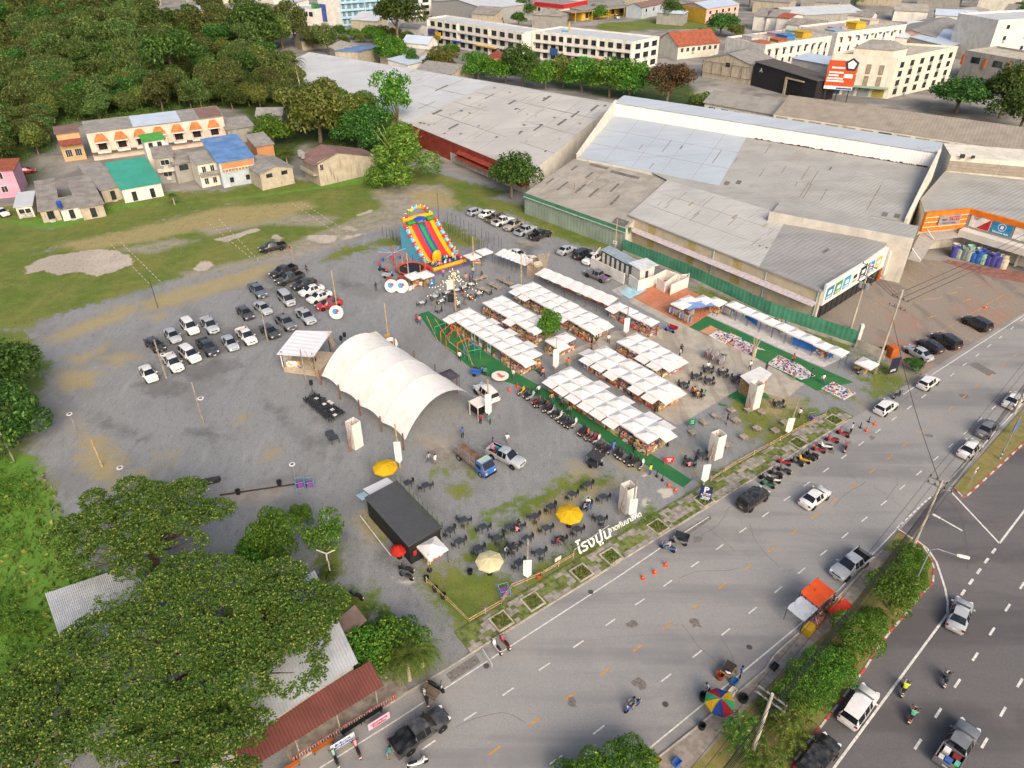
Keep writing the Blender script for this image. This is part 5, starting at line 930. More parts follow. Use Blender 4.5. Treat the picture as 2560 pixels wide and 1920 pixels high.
def limbs(name,h,r,ends,mat,seed=0,lean=0.):
 q=random.Random(seed); m=MB(); pts= [(0,0,0),(q.uniform(-.2,.2) +lean*.3,q.uniform(-.2,.2),h*.4),(q.uniform(-.3,.3) +lean,q.uniform(-.3,.3),h*.72)]
 m.path(pts,[r,r*.75,r*.55],7)
 for e in ends:
  s=pts[1] if q.random() <.3 else pts[2]; md=tuple((s[i] +e[i]) /2 +q.uniform(-.3,.3) for i in range(3)); m.path([s,md,e],[r*.45,r*.28,r*.1],5)
 return m.mesh(name,mat,True)
m_bark=M('grey_bark','#7d6d5c',.95,var=.2,scale=1.5,bump=.4); m_bark2=M('pale_bark','#b3a48e',.95,var=.15,scale=1.5)
L_for=leafmat('forest_leaf','#45592a','#6c7f3e','#8f9450'); L_dk=leafmat('dark_leaf','#31521f','#557530','#6f8c3c'); L_ol=leafmat('olive_leaf','#556b2c','#7f8a3e','#979550'); L_bam=leafmat('bamboo_leaf','#55802a','#86ab44','#a3bd58',hv=0); L_rt=leafmat('rain_tree_leaf','#3d5e22','#668434','#a3a94c',hv=0); L_br=leafmat('bright_leaf','#3c6a20','#669230','#8fac3c',hv=.6); L_rd=leafmat('rusty_leaf','#4f4a2a','#75623a','#86503c'); L_palm=leafmat('palm_leaf','#3e5a20','#6f8236',None); L_med=leafmat('median_leaf','#3b6a20','#669230','#90aa40',hv=.5)
def rlobes(seed,R_,H_,k,z0):
 q=random.Random(seed); L= [(0,0,z0+H_*.5,R_*.62,R_*.62,H_*.5)]
 for i in range(k):
  a=i*2.4 +q.uniform(-.4,.4); rr_=R_*q.uniform(.35,.72); s=R_*q.uniform(.28,.46); L.append((rr_*math.cos(a),rr_*math.sin(a),z0+H_*q.uniform(.25,.85),s,s*q.uniform(.8,1.1),s*q.uniform(.6,.9)))
 return L
TREES= {}
def proto(key,R_,H_,z0,k,n,size,mat,seed,bark=None,**kw):
 L=rlobes(seed,R_,H_,k,z0); ends= [(l[0] *.8,l[1] *.8,l[2]) for l in L[1:8]]
 TREES[key] = (crown('crown',L,n,size,mat,seed,**kw),limbs('trunk',z0+H_*.6,R_*.055,ends,bark or m_bark,seed),R_)
proto('f1',5,7.2,1.2,9,5200,.5,L_for,21,low=-.75); proto('f2',5,8.8,1.4,10,5400,.5,L_for,22,low=-.75); proto('f3',5,6.8,1.6,9,4800,.52,L_ol,23,low=-.75); proto('f4',5,7.4,1.2,11,5200,.5,L_dk,24,low=-.75)
proto('dark',5,6.6,.8,12,5200,.42,L_dk,25); proto('olive',5,5.2,.7,12,5600,.42,L_ol,26); proto('bright',5,5.6,.7,12,5600,.42,L_br,27); proto('rust',5,5.4,2.5,11,3600,.45,L_rd,28,low=-.6,shell=.4); proto('umbrella',5,2.6,4.6,12,4600,.45,L_dk,29); proto('med',5,6,1.0,12,7500,.4,L_med,30,aspect=.35); proto('airy',5,7.5,2.0,10,2400,.5,L_br,31,shell=.5)
def tree(key,label,p,r,hs=1.,group=None,cat='tree',name='tree',rz=None):
 c,tr,R_=TREES[key]; o=thing(name,label,cat,z3(p[:2],p[2] if len(p) >2 else 0),rnd.uniform(0,6.28) if rz is None else rz,group); s=r/R_; o.scale= (s,s*rnd.uniform(.9,1.1),s*hs)
 put('trunk',tr,o); put('crown',c,o); return o
# the wood: trunks and crowns one by one
WP= [(-330,195),(-125.7,166.1),(-122.6,171.3),(-120.6,183.7),(-138.3,220.8),(-129.4,219.6),(-115.9,228.7),(-93.4,240.7),(-78.6,237.1),(-66.9,237.1),(-71.4,262.2),(-95.9,309.7),(-104.7,329.0),(-97.0,345.0),(-85.6,339.5),(-72.6,329.0),(-106.5,371.7),(-113.5,371.7),(-133.7,398.8),(-158.7,371.7),(-191.4,417.6),(-234.7,480.0),(-284.2,495.7),(-284.9,417.6),(-380,420)]
fr=random.Random(42); pts= []
wp=np.array(WP)
for _ in range(9000):
 x=fr.uniform(-330,20); y=fr.uniform(165,470)
 if seg_sd(np.array([[x,y]]),WP)[0] < -.5: continue
 if abs(x) > (y*.825 +48) *.74 +6: continue
 sp=5.6 if y <260 else (7.2 if y <340 else 9.5)
 if all((x-a) ** 2 + (y-b) ** 2 > (sp*q) ** 2 for a,b,q in pts): pts.append((x,y,fr.uniform(.85,1.15)))
pts.sort(key=lambda p: p[0] ** 2 +p[1] ** 2); pts=pts[:290]
for i,(x,y,q) in enumerate(pts):
 k=fr.choice(('f1','f1','f2','f2','f2','f1','f3','f4','f4')); rr_= (4.6 if y <260 else (5.6 if y <340 else 7.2)) *q
 tree(k,{'f1': 'leafy mid green tree in the dense wood behind the row houses','f2': 'taller mid green tree in the dense wood behind the row houses','f3': 'olive tinged tree in the dense wood behind the row houses','f4': 'dark green tree in the dense wood behind the row houses'}[k],(x,y),rr_,fr.uniform(.85,1.3),'trees of the wood behind the houses')
def at(p): return p
for k,lab,p,r,hs in (
 ('dark','huge dark round tree beside the far road left of the balcony block',(-51.3,356.4),9.5,1.35),('dark','large dark tree between the wood and the blank white tower',(-104.7,329.0),9,1.2),('umbrella','flat topped dark tree standing out above the wood',(-112.9,257.1),7.5,1.3),
 ('olive','broad olive tree behind the stained gable house',(-52.9,203.0),8.2,1.15),('olive','smaller olive bush tree against the long shed wall',(-44.1,220.8),5,1.2),('bright','pale green bush tree at the shed corner by the coconut palm',(-57.4,237.1),5,1.1),('dark','round clipped dark green tree behind the stained house roof',(-41.2,196.6),5,1.0),('olive','olive tree left of the round clipped tree',(-48.9,208.7),6.0,1.1),('f1','mid green tree crowding the olive tree on its far side',(-58.4,215.8),5.6,1.1),('olive','low olive tree nearest the long shed wall',(-38.0,206.4),5.0,1.0),('f4','dark tree filling in behind the round clipped tree',(-36.5,192.5),4.6,1.1),('bright','bright young tree beneath the coconut palm',(-63.2,237.1),4.6,1.0),('airy','airy tall tree with see through crown by the red wall',(-32.2,208.7),4.8,1.35),('bright','leafy young tree left of the olive tree near the cottages',(-65.4,200.8),4.5,1.1),
 ('dark','round dense tree against the red shed wall behind parked cars',(0.0,158.8),5.0,1.1),('bright','green tree cluster behind the long shed beside the blue roof',(-47.6,309.7),6,1.1),('dark','narrow conical dark tree among the cottage roofs',(-38.7,300.7),2.2,1.9),('olive','spreading olive tree behind the long shed',(-26.8,292.2),5.5,1.0),('bright','green tree behind the long shed near the maroon roofs',(-12.4,282.2),5.5,1.1),('bright','green tree behind the shed roof, right of the maroon roofs',(-2.2,276.5),5,1.1),
 ('dark','dark green tree behind the patched roof, left of the scrub',(3.7,272.8),6,1.2),('bright','bright tree behind the patched roof',(11.7,267.4),5.2,1.1),('olive','pale thin tree behind the patched roof',(17.9,269.2),4.6,1.4),('bright','full green tree behind the end of the patched roof',(23.9,262.2),6,1.15),('bright','yellowish green tree beside the white ridge end',(32.7,255.5),6.4,1.2),('bright','vivid green tree behind the white ridge end',(39.1,253.8),6.2,1.2),('rust','rust tinged scrubby tree behind the white raised ridge',(49.6,243.0),7.2,.85),('olive','small leafy bush right of the rusty tree',(58.4,237.1),3.4,1.0),
 ('dark','wide spreading dark tree behind the brown roof hall',(138.5,234.2),9.2,.62),('dark','dark tree right of the wide spreading tree',(149.1,228.7),7,1.2),('dark','dark tree at the right edge behind the brown roof',(145.9,213.3),7,.9),('dark','dark tree beside the big white block',(227.9,356.4),7,1.3),
 ('dark','round tree standing in the weedy plot',(83.2,417.6),5,1.2),('dark','low broad tree at the corner of the weedy plot',(99.2,378.1),6.5,.8),('bright','leafy trees by the green roofed house at the top',(203.0,480.0),9,1.0),('bright','yellow green tree top right of the centre',(261.3,480.0),9,1.0),('dark','dark tree at the top edge beside the pink house',(140.5,480.0),7,1.1),('dark','tree in front of the red fascia market',(6.8,429.7),6,.9)):
 tree(k,lab,p,r*1.32,hs)
for i in range(34):
 p=fr.choice(((99.0,377.8),(144.9,401.7),(203.6,377.8),(37.4,443.2),(-6.2,414.7),(-68.6,356.3),(-103.8,366.8),(264.2,443.2),(-38.6,328.0))); p= (p[0] +fr.uniform(-16,16),p[1] +fr.uniform(-16,16)); tree(fr.choice(('bright','dark','olive')),'small green tree squeezed between the far town buildings',p,fr.uniform(3,5.5),1.0,'trees between the far buildings')
# lot side trees
tree('dark','big dark leafed tree on the left edge of the gravel lot',(-68.69,79.88),6.8,1.0,name='tree'); tree('f4','second dark tree overhanging the left track',(-62.48,71.27),4.6,.9)
tree('med','clump of dark upright fig trees beside the driveway',(-24.28,52.11),3.0,1.5); tree('bright','dense green fig shrub beside the bin cages',(-25.65,51.03),2.9,1.35); tree('med','slim green shrub at the edge of the fig clump',(-22.71,56.10),1.5,1.8); tree('airy','light green bamboo like shrub right of the fig clump',(-19.04,52.12),2.7,1.0)
tree('bright','rounded mango tree at the driveway corner',(-12.68,40.28),3.0,1.0); tree('bright','larger mango tree next to the driveway palms',(-9.97,40.52),3.1,1.05); tree('bright','small round tree growing through the middle of the market stalls',(5.87,97.13),2.0,2.1)
tree('bright','yellow green tree at the bottom edge of the road',(5.77,28.68),2.6,1.0); tree('med','dark green tree at the bottom edge of the road',(9.22,29.48),2.5,1.0); tree('dark','bougainvillea bush by the forecourt corner',(58.44,88.26),1.6,.9,cat='bush',name='bush')
for lab,p,r,hs,k in (('first median tree from the island tip',(40.46,50.72),2.3,.75,'med'),('fullest median tree beside the kerb under the lamp',(36.74,45.94),2.9,.85,'med'),('median tree beside the orange stall canopy',(31.10,41.25),2.6,.9,'med'),('feathery median tree below the stall canopies',(27.66,38.18),2.4,.8,'med'),('low feathery median shrub next to the white car',(25.90,36.94),2.2,.8,'med'),('small median shrub between the first two island trees',(40.22,48.63),1.7,.7,'med'),('median shrub between the lamp and the stall canopies',(34.38,44.05),1.6,.7,'bright'),('median shrub below the orange canopy',(29.39,39.80),1.7,.75,'bright'),('median shrub above the drooping trees',(24.50,35.43),2.3,.8,'med'),('median shrub beside the footpath utility pole',(22.27,34.59),1.9,.8,'bright')): tree(k,lab,p,r,hs*1.2)
# bamboo clump
BL= []
bq=random.Random(3)
for i in range(16):
 a=i*2.4; r_=bq.uniform(.5,4.2); BL.append((r_*math.cos(a),r_*math.sin(a),bq.uniform(2.2,8.0) -r_*.5,bq.uniform(1.2,2.2),bq.uniform(1.2,2.2),bq.uniform(1.3,2.4)))
o=thing('bamboo_clump','tall feathery light green bamboo clump beside the stained house','bamboo',z3((-26.2,168.8),0)); put('crown',crown('crown',BL,9000,.5,L_bam,55,.3,-.8,.5,-.2,.6,1.2),o)
m=MB()
for i in range(14): a=i*2.4; m.path([(.4 *math.cos(a),.4 *math.sin(a),0),(1.2 *math.cos(a),1.2 *math.sin(a),5),(3 *math.cos(a),3 *math.sin(a),8)],[.07,.05,.03],5)
m.build('culms',M('bamboo_culm','#9a9a58',.7),o); o.scale= (1.75,1.75,1.6)
# palms
def palm(name,label,p,h,fr_n,fl,wid=.28,lean=0,trunk=True,rx=.35):
 o=thing(name,label,'palm',z3(p,0)); q=random.Random(int(h*100)); P= []; N= []; S= []
 m=MB(); top= (lean,0,h)
 if trunk: m.path([(0,0,0),(lean*.3,0,h*.5),top],[.2,.15,.13],8); m.build('trunk',m_bark2,o,True)
 sm=MB()
 for i in range(fr_n):
  a=i*2.399 +q.uniform(-.2,.2); el=q.uniform(-.1,1.15); pr=Vector(top)
  for k in range(9):
   f=k/8; d=Vector((math.cos(a) *math.cos(el),math.sin(a) *math.cos(el),math.sin(el))); nx_=pr+d*fl/9; sm.tube(pr,nx_,.03 * (1 -f) +.008,None,3); sd_=d.cross(Vector((0,0,1))).normalized()
   for sgn in (-1,1):
    for j in (0,.5):
     c=pr.lerp(nx_,j) ; tip=c+sd_*sgn*wid* (1.3 -f) *2 +d*.25 +Vector((0,0,-.25 *wid*3)); sm.add([c,c+d*.09,tip],[(0,1,2)])
   pr=nx_; el -= .23
 sm.build('fronds',L_palm,o); return o
palm('coconut_palm','tall coconut palm rising beside the long shed',(-67.5,244.5),13,30,4.8,.42,-.8); palm('palm','small palm at the corner of the blue roofed house',(-74.9,155.2),2.2,14,2.2,.3); palm('palm','clustered broad palm left of the stained gable house',(-57.2,183.7),2.6,26,3.2,.4); palm('palm','driveway palm with drooping fronds behind the scrap cart',(-9.06,38.18),3.6,22,3.0,.3); palm('palm','shorter driveway palm beside the mango tree',(-8.07,39.57),2.2,18,2.6,.3)
palm('yucca','spiky yucca on the verge of the driveway',(-12.06,44.05),.6,34,1.3,.12,0,False); palm('yucca','spiky yucca under the white wind turbine',(-18.71,49.97),.6,34,1.3,.12,0,False); palm('palm','thin palm growing against the green fence',(22.3,132.0),4.0,16,1.3,.2); palm('palm','young papaya like palm by the green roofed house',(-84.3,163.4),2.4,12,1.1,.3)
# feathery drooping trees at the bottom of the median
for lab,p,r_ in (('feathery drooping tree at the bottom of the median, beside the lamp bracket',(22.36,32.67),2.6),('feathery drooping tree partly over the colourful parasol',(18.42,31.90),2.2),('yellow tipped drooping tree at the bottom edge of the median',(19.62,29.48),2.7)):
 o=thing('feathery_tree',lab,'tree',z3(p,.1)); q=random.Random(int(r_*77)); sm=MB(); m=MB(); m.path([(0,0,0),(.1,0,2.0)],[.16,.1],6)
 for i in range(85):
  a=q.uniform(0,6.28); rr_=q.uniform(0,r_*.55); el=q.uniform(-.2,.9); b=Vector((rr_*math.cos(a),rr_*math.sin(a),q.uniform(1.6,4.2) -rr_*.5)); a2=a+q.uniform(-.7,.7); pr=b; fl=q.uniform(.9,1.5)
  for k in range(7):
   d=Vector((math.cos(a2) *math.cos(el),math.sin(a2) *math.cos(el),math.sin(el))); nx_=pr+d*fl/7; sd_=d.cross(Vector((0,0,1))).normalized()
   for sgn in (-1,1): c=pr; tip=c+sd_*sgn*.3 * (1.15 -k/7) +d*.12 -Vector((0,0,.06)); sm.add([c,c+d*.13,tip],[(0,1,2)])
   pr=nx_; el -= .25
  if i <14: m.path([(0,0,1.2),tuple(b)],[.06,.02],4)
 m.build('trunk',m_bark,o); sm.build('crown',leafmat('feather_leaf','#39591a','#64802a','#9a9a34'),o)
# rain trees in the foreground: clusters of leaves on a spreading frame
def rain_tree(label,p,zc,rx,ry,n_cl,seed,rot=0,holes=()):
 n_cl=int(n_cl*1.15)
 g_=np.random.default_rng(seed); o=thing('rain_tree',label,'tree',z3(p,0),rot); q=random.Random(seed); C_= []; m=MB()
 m.path([(0,0,0),(.2,.1,zc*.35),(.1,.3,zc*.55)],[.55,.45,.4],9); bs= (.1,.3,zc*.55)
 lob= []
 for i in range(30):
  a=i*2.399; r_=math.sqrt((i+.6) /30); lob.append((rx*.86 *r_*math.cos(a),ry*.86 *r_*math.sin(a),zc+1.3 * (1 -r_*r_) +q.uniform(-.7,.7),rx*q.uniform(.15,.24),ry*q.uniform(.15,.24),q.uniform(.7,1.2)))
  e=lob[-1]; md= (e[0] *.5 +q.uniform(-.5,.5),e[1] *.5 +q.uniform(-.5,.5),zc*.78); m.path([bs,md,(e[0],e[1],e[2] -.2)],[.2,.11,.03],5)
  for _ in range(3): m.path([md,(e[0] *.8 +q.uniform(-1.4,1.4),e[1] *.8 +q.uniform(-1.4,1.4),e[2] -q.uniform(.1,.6))],[.06,.02],4)
 m.build('trunk',M('brown_bark','#6b5844',.95,var=.2),o)
 P,d=lobe_points(lob,n_cl,seed,.55,-.15)
 for hx,hy,hr in holes: k= (P[:,0] -hx) ** 2 + (P[:,1] -hy) ** 2 > (hr*g_.uniform(.6,1.2,len(P))) ** 2; P=P[k]; d=d[k]
 reps=6; PP=np.repeat(P,reps,0); th_=g_.uniform(0,2 *np.pi,len(PP)); rad=np.stack([np.cos(th_),np.sin(th_),g_.uniform(-.15,.5,len(PP))],1); PP=PP+rad*.13
 N=np.stack([-rad[:,0] *.4,-rad[:,1] *.4,np.ones(len(PP))],1) +g_.normal(0,.35,(len(PP),3))
 put('crown',leaf_mesh('crown',PP,N,g_.uniform(.14,.26,len(PP)),L_rt,.6,seed),o); return o
rain_tree('huge spreading rain tree over the tin roofs in the lower left corner',(-25.9,37.2),7.2,12.4,9.8,17000,71,0,((8.2,4.6,1.3),(6.4,1.0,1.2),(-9.0,5.6,2.6),(2.2,1.2,.9),(8.5,-3.5,1.8),(4.0,-7.6,1.5)))
rain_tree('second rain tree crown reaching toward the pipe stack',(-36.4,50.3),6.6,9.0,6.6,8200,72,0,((5.6,-3.4,1.4),(-1.5,-4.5,1.2)))
rain_tree('lower bough mass of rain tree over the restaurant roof',(-23.8,29.0),6.0,6.2,4.6,4000,74)
rain_tree('right hand bough of the rain tree over the tin hall',(-19.9,39.6),6.4,5.4,5.4,3200,75,0,((1.5,1.5,1.0),(2.2,-2.8,1.2)))
rain_tree('rain tree filling the bottom left corner of the view',(-36.8,29.9),6.0,6.5,6.5,5200,73)
# weeds and tall grass where the ground is green
gk=np.where((MASK['grass'] > -.2) & (GP[:,1] <170) & (np.abs(GP[:,0]) < (GP[:,1] *.825 +48) *.74 +3) & (GP[:,1] >25))[0]; g_=np.random.default_rng(8); sel=g_.choice(gk,26000); P=np.column_stack([GP[sel] +g_.uniform(-.5,.5,(26000,2)),np.zeros(26000)])
lush= (P[:,0] < -28) & (P[:,1] <66); S=np.where(lush,g_.uniform(.25,.8,26000),g_.uniform(.06,.2,26000)); P[:,2] =S*.3
N=g_.normal(size=P.shape); N[:,2] *= .35; tag(put('grass',leaf_mesh('grass',P,N,S,leafmat('grass_blade','#4c6420','#7d8b38','#a39a55'),.5,9)),'short uneven grass and weeds growing over the lot edges and banks','grass',kind='stuff')
# rank weeds on the left bank and by the fence
WL= []
q=random.Random(6)
for a,b,n_,s in (((-63.25,67.23),(-54.00,58.37),26,1.1),((-62.71,63.10),(-43.39,38.18),40,1.3),((-54.06,47.05),(-46.63,43.01),26,1.2),((-130.4,221.5),(-93.6,241.5),60,2.0),((-121.7,185.6),(-137.6,220.8),16,2.0),((-65.5,231.4),(-41.2,218.3),40,1.8),((-63.3,187.5),(-38.3,199.8),40,1.2),((1.5,154.5),(21.3,132.0),30,.5),((31.1,115.5),(52.25,95.40),34,.5),((-15.52,47.33),(-12.59,44.58),12,.6),((38.20,45.66),(26.43,37.61),14,.5),((53.30,90.13),(56.77,86.44),10,.5),((23.28,64.11),(25.09,65.96),8,.5),((14.92,57.83),(15.47,59.65),5,.6),((5.71,52.44),(6.43,54.06),6,.45)):
 for i in range(n_): p=lerp(a,b,q.random()); p= (p[0] +q.uniform(-1,1) *s*1.6,p[1] +q.uniform(-1,1) *s*1.6); r_=s*q.uniform(.5,1.3); WL.append((p[0],p[1],r_*.3,r_,r_,r_*.8))
tag(put('weeds',crown('weeds',WL,26000,.26,leafmat('weed_leaf','#3f7424','#6b9a36','#8fa345'),91,.4,-.1,.4)),'rank green weeds and creepers along the banks, walls and fence footings','weeds',kind='stuff')


# ------------------------------------------------------------------ market canopies and stalls
def clothmat(name,c,tr=.25):
 def H(c): return tuple(min(.85,lin(int(c[i:i+2],16) /255) *.93) for i in (1,3,5)) + (1,)
 t=NT(name); f_=t.noise(.8,5,t.pos(),.65); m=t.out(t.mix(t.math('MULTIPLY',t.ramp(f_,.45,.75),.8),H(c),tuple(x*k_ for x,k_ in zip(H(c),(.8,.78,.74))) + (1,)),.75,0,.2); t.bump(f_,.5,.12); b=t.new('ShaderNodeBsdfTranslucent'); b.inputs[0].default_value=H(c); x=t.new('ShaderNodeMixShader'); x.inputs[0].default_value=tr
 t.l.new(t.b.outputs[0],x.inputs[1]); t.l.new(b.outputs[0],x.inputs[2]); t.l.new(x.outputs[0],t.n['Material Output'].inputs[0]); MATS[name] =m; return m
m_cv=clothmat('white_canvas','#e9e7e4'); m_pole=M('black_tent_pole','#3a3a3c',.5); m_wood=M('raw_wood','#a8865c',.85,var=.2,scale=3); m_gwood=M('grey_wood','#9b8f80',.9,var=.2,scale=2); m_bamboo=M('bamboo_pole','#b79a72',.8,var=.2,scale=3); m_white=m_white; m_wpaint=M('white_painted_wall','#dcd5cc',.8,var=.05,scale=.8,stain='#b3a493',st=.5,streak=True); m_black=M('black_metal','#3a3c40',.5,var=.15); m_steel=M('grey_steel','#8b8d90',.5); m_blk=M('black_plastic','#26272a',.6)
def goodsmat(name,cols):
 t=NT(name); r=t.new('ShaderNodeNewGeometry').outputs['Random Per Island']; cr=t.new('ShaderNodeValToRGB'); cr.color_ramp.interpolation='CONSTANT'; e=cr.color_ramp.elements
 while len(e) <len(cols): e.new(.5)
 for i,c in enumerate(cols): e[i].position=i/len(cols); e[i].color=H(c)
 t.l.new(r,cr.inputs[0]); return t.out(cr.outputs[0],.65)
g_food=goodsmat('food_goods',['#a8763e','#9a4a3a','#c9aa55','#6f5240','#d8cfc0','#3a3330','#6d7a4c','#b5703c','#8f8a84','#e0dcd4']); g_mix=goodsmat('mixed_goods',['#d8d4cc','#b5303a','#2f5f9a','#3a3a40','#c9a03a','#7a4a86','#4a8f7a','#d38fa6','#8a8f94','#c46a3a']); g_clo=goodsmat('clothes',['#3a3d4a','#b59a78','#4f6a8a','#8a8d90','#d6d0c8','#6f3a3a','#caa0ae','#2a2a2e','#7a86a0'])
pr= [printmat('banner_print_a',['#b5483a','#c9a05a','#d8cfc0','#7d4a38','#3a3634']),printmat('banner_print_b',['#c9b04a','#8f6a4a','#5f7f4c','#d8d0c0','#9a4038']),printmat('banner_print_c',['#e0dcd2','#c9402f','#3a6aa0','#d9a03a','#d8d4cc']),printmat('banner_print_d',['#b52a2a','#9a2424','#c9392e','#d6a83a'])]
def canopy_mesh(s,w,peak=.52,name='canopy'):
 m=MB(); a,b=s/2,w/2; E= []
 for i in range(16):
  k=i%4; sd_=i // 4; f= -1 +k*.5; E.append([(f*a,-b),(a,f*b),(-f*a,b),(-a,-f*b)][sd_])
 rings= [[(x,y,-.2) for x,y in E],[(x,y,0) for x,y in E],[(x*.55,y*.55,peak*.36) for x,y in E],[(x*.2,y*.2,peak*.76) for x,y in E],[(x*.02,y*.02,peak) for x,y in E]]
 m.loft(rings,False); return m.mesh(name,m_cv)
def stall_parts(kind,seed):
 q=random.Random(seed); P= {}
 P['counter'] =MB().box((0,0,.42),(1.9,.6,.84)).box((0,-.02,.87),(2.0,.7,.06)).mesh('counter',m_wood if kind != 'steel' else m_steel)
 m=MB()
 for i in range(30): x= -.92 +1.84 *q.random(); y=q.uniform(-.26,.28); h_=q.uniform(.05,.28); m.box((x,y,.9 +h_/2),(q.uniform(.08,.24),q.uniform(.08,.2),h_),q.uniform(0,1))
 for i in range(14): m.box((q.uniform(-.9,.9),.95 +q.uniform(-.1,.1),.5 +q.random() *.7),(q.uniform(.1,.35),.3,q.uniform(.1,.4)))
 P['goods'] =m.mesh('goods',g_food if kind == 'food' else g_mix)
 return P
PRO= {k: stall_parts(k,i) for i,k in enumerate(('food','mixed','steel'))}
ban_me= [MB().box((0,-.38,.44),(1.96,.03,.8)).mesh('banner',p) for p in pr]; top_me= [MB().box((0,-.36,1.86),(1.9,.03,.3)).mesh('top_banner',p) for p in pr]
awn_me=MB().add([(-1.05,0,0),(1.05,0,0),(1.05,-1.15,-.18),(-1.05,-1.15,-.18),(-1.05,0,-.03),(1.05,0,-.03),(1.05,-1.15,-.21),(-1.05,-1.15,-.21)],[(0,3,2,1),(4,5,6,7),(3,7,6,2),(0,4,7,3),(1,2,6,5)]).mesh('awning',m_cv)
leg_me=MB().tube((0,0,0),(0,0,2.02),.03,.03,5).mesh('leg',m_pole)
ORD= ['first','second','third','fourth','fifth','sixth','seventh','eighth','ninth','tenth','eleventh','twelfth','thirteenth','fourteenth','fifteenth','sixteenth','seventeenth','eighteenth','nineteenth','twentieth']
def tent(p,a,s,w,label,group,cm,awn=(),hgt=0.):
 o=thing('market_canopy',label,'canopy',z3(p,0),a+rnd.uniform(-.025,.025),group); o.scale= (1,1,rnd.uniform(.95,1.05)); hgt += rnd.uniform(-.03,.03); c=put('canopy',cm,o,(0,0,2.08 +hgt))
 for sx in (-1,1):
  for sy in (-1,1): put('leg',leg_me,o,(sx* (s/2 -.08),sy* (w/2 -.08),0))
 for k in awn:   # 0 front (-y), 1 end (+x), 2 back, 3 start
  d_= (w/2,s/2,w/2,s/2)[k] +.02; b=put('awning',awn_me,o,[(0,-d_,1.98),(d_,0,1.98),(0,d_,1.98),(-d_,0,1.98)][k],k*R(90))
 return o
SN= [0]
def stall(p,a,label,kind=None,group='market stalls',big=True):
 i=SN[0]; SN[0] += 1; q=random.Random(i*7 +1); k=kind or q.choice(('food','food','mixed','steel')); P=PRO[k]
 o=thing('market_stall',label,'stall',z3(p,0),a,group); put('counter',P['counter'],o); put('banner',ban_me[q.randrange(4)],o); tag(put('goods',P['goods'],o),kind='stuff')
 if q.random() <.3: put('top_banner',top_me[q.randrange(4)],o)
 return o
DA=R(-51)
def row(nm,O,N,s,w,ncol,awn,left=True,end=True,a=DA,skip=()):
 n_=a+R(90); cm=canopy_mesh(s*.99,w*.99)
 for c in range(ncol):
  for i in range(N):
   p=off(off(O,a,(i+.5) *s),n_,(c+.5) *w); e=N-1 -i
   side= ('left column of ' if c == 0 else 'right column of ') if ncol >1 else 'in '
   tent(p,a,s,w,'white canopy, %s from the road end, %s%s' % (ORD[e],side,nm),'white market canopies',cm,awn.get((c,i),()))
   if c == 0 and i not in skip: stall(off(p,n_,-(w/2 -.35)),a,'stall under the %s canopy from the road, left of %s' % (ORD[e],nm))
   if c == ncol-1 and ncol >1 and i%2 == 0: stall(off(p,n_,w/2 -.35),a+math.pi,'stall under the %s canopy from the road, right of %s' % (ORD[e],nm))
   if i == N-1 and end: stall(off(p,a,s/2 -.35),a+R(90),'stall closing the road end of %s, %s half' % (nm,('left','right')[c]))
   if i == 0 and ncol >1: stall(off(p,a,-(s/2 -.35)),a-R(90),'stall at the far end of %s, %s half' % (nm,('left','right')[c]))
row('the swing frame row',(-10.2,100.9),8,2.26,2.1,2,{(0,0): (0,),(0,7): (1,),(1,2): (2,),(1,4): (2,),(1,6): (2,)},skip=(2,3,4,5))
row('the red counter row',(-4.9,105.3),6,2.2,2.1,2,{(0,3): (0,),(1,4): (2,)})
row('the pair beyond the tree',(4.9,93.3),1,2.4,2.1,2,{(0,0): (1,)})
row('the row left of the tarp',(.2,110.3),8,2.3,2.2,2,{(0,0): (0,3),(0,1): (0,),(0,5): (0,),(0,7): (1,),(1,7): (1,)})
row('the clothes rack row',(15.6,92.9),4,2.28,2.15,2,{(0,2): (0,),(0,3): (0,1),(1,3): (1,)})
row('the ice cream row',(10.4,89.1),6,2.4,2.2,2,{(0,0): (0,3),(0,1): (0,),(0,2): (0,),(0,4): (0,),(0,5): (0,1),(1,5): (1,)})
row('the motorcycle row',(4.9,83.3),8,2.32,2.15,2,{(0,0): (0,),(0,1): (0,),(0,2): (0,),(0,3): (0,),(0,4): (0,),(0,5): (0,),(1,2): (2,),(1,4): (2,),(1,6): (2,),(1,7): (1,2)})
row('the green fence line',(34.7,104.6),9,2.29,2.2,1,{},False,False,skip=range(9))
row('the tarp end tents',(15.9,104.4),4,2.2,2.1,1,{(0,0): (0,)})
# long tarps
def tarp(label,p0,p1,w,mat,z0=2.0,z1=2.4,n=14,name='tarp_canopy',sag=.12):
 d_=ang(p0,p1); L=dist(p0,p1); o=thing(name,label,'canopy',z3(p0,0),d_); m=MB()
 m.loft([[(L*i/n,w*j/4,z0+ (z1-z0) *j/4 + (.12 if i%2 else 0) -sag*math.sin(math.pi*j/4) * (1 if i%2 else .3)) for j in range(5)] for i in range(n+1)],False,0,False); m.build('canopy',mat,o)
 for i in range(0,n+1,2):
  put('leg',leg_me,o,(min(L-.05,L*i/n+.04),.05,0)); put('leg',leg_me,o,(min(L-.05,L*i/n+.04),w-.05,.3))
 return o
tarp('long white tarp roof stretched over the clothes and toy stalls',(3.9,115.9),(15.61,104.22),2.6,m_cv)
tarp('white tarp roof over the row of toys beside the bamboo screen',(-3.3,124.3),(2.3,119.3),2.4,m_cv)
tarp('blue tarpaulin slung between the clothes stall tents',(28.36,103.03),(32.96,104.40),1.6,clothmat('blue_tarpaulin','#7d9ccf'),1.9,2.2,4)
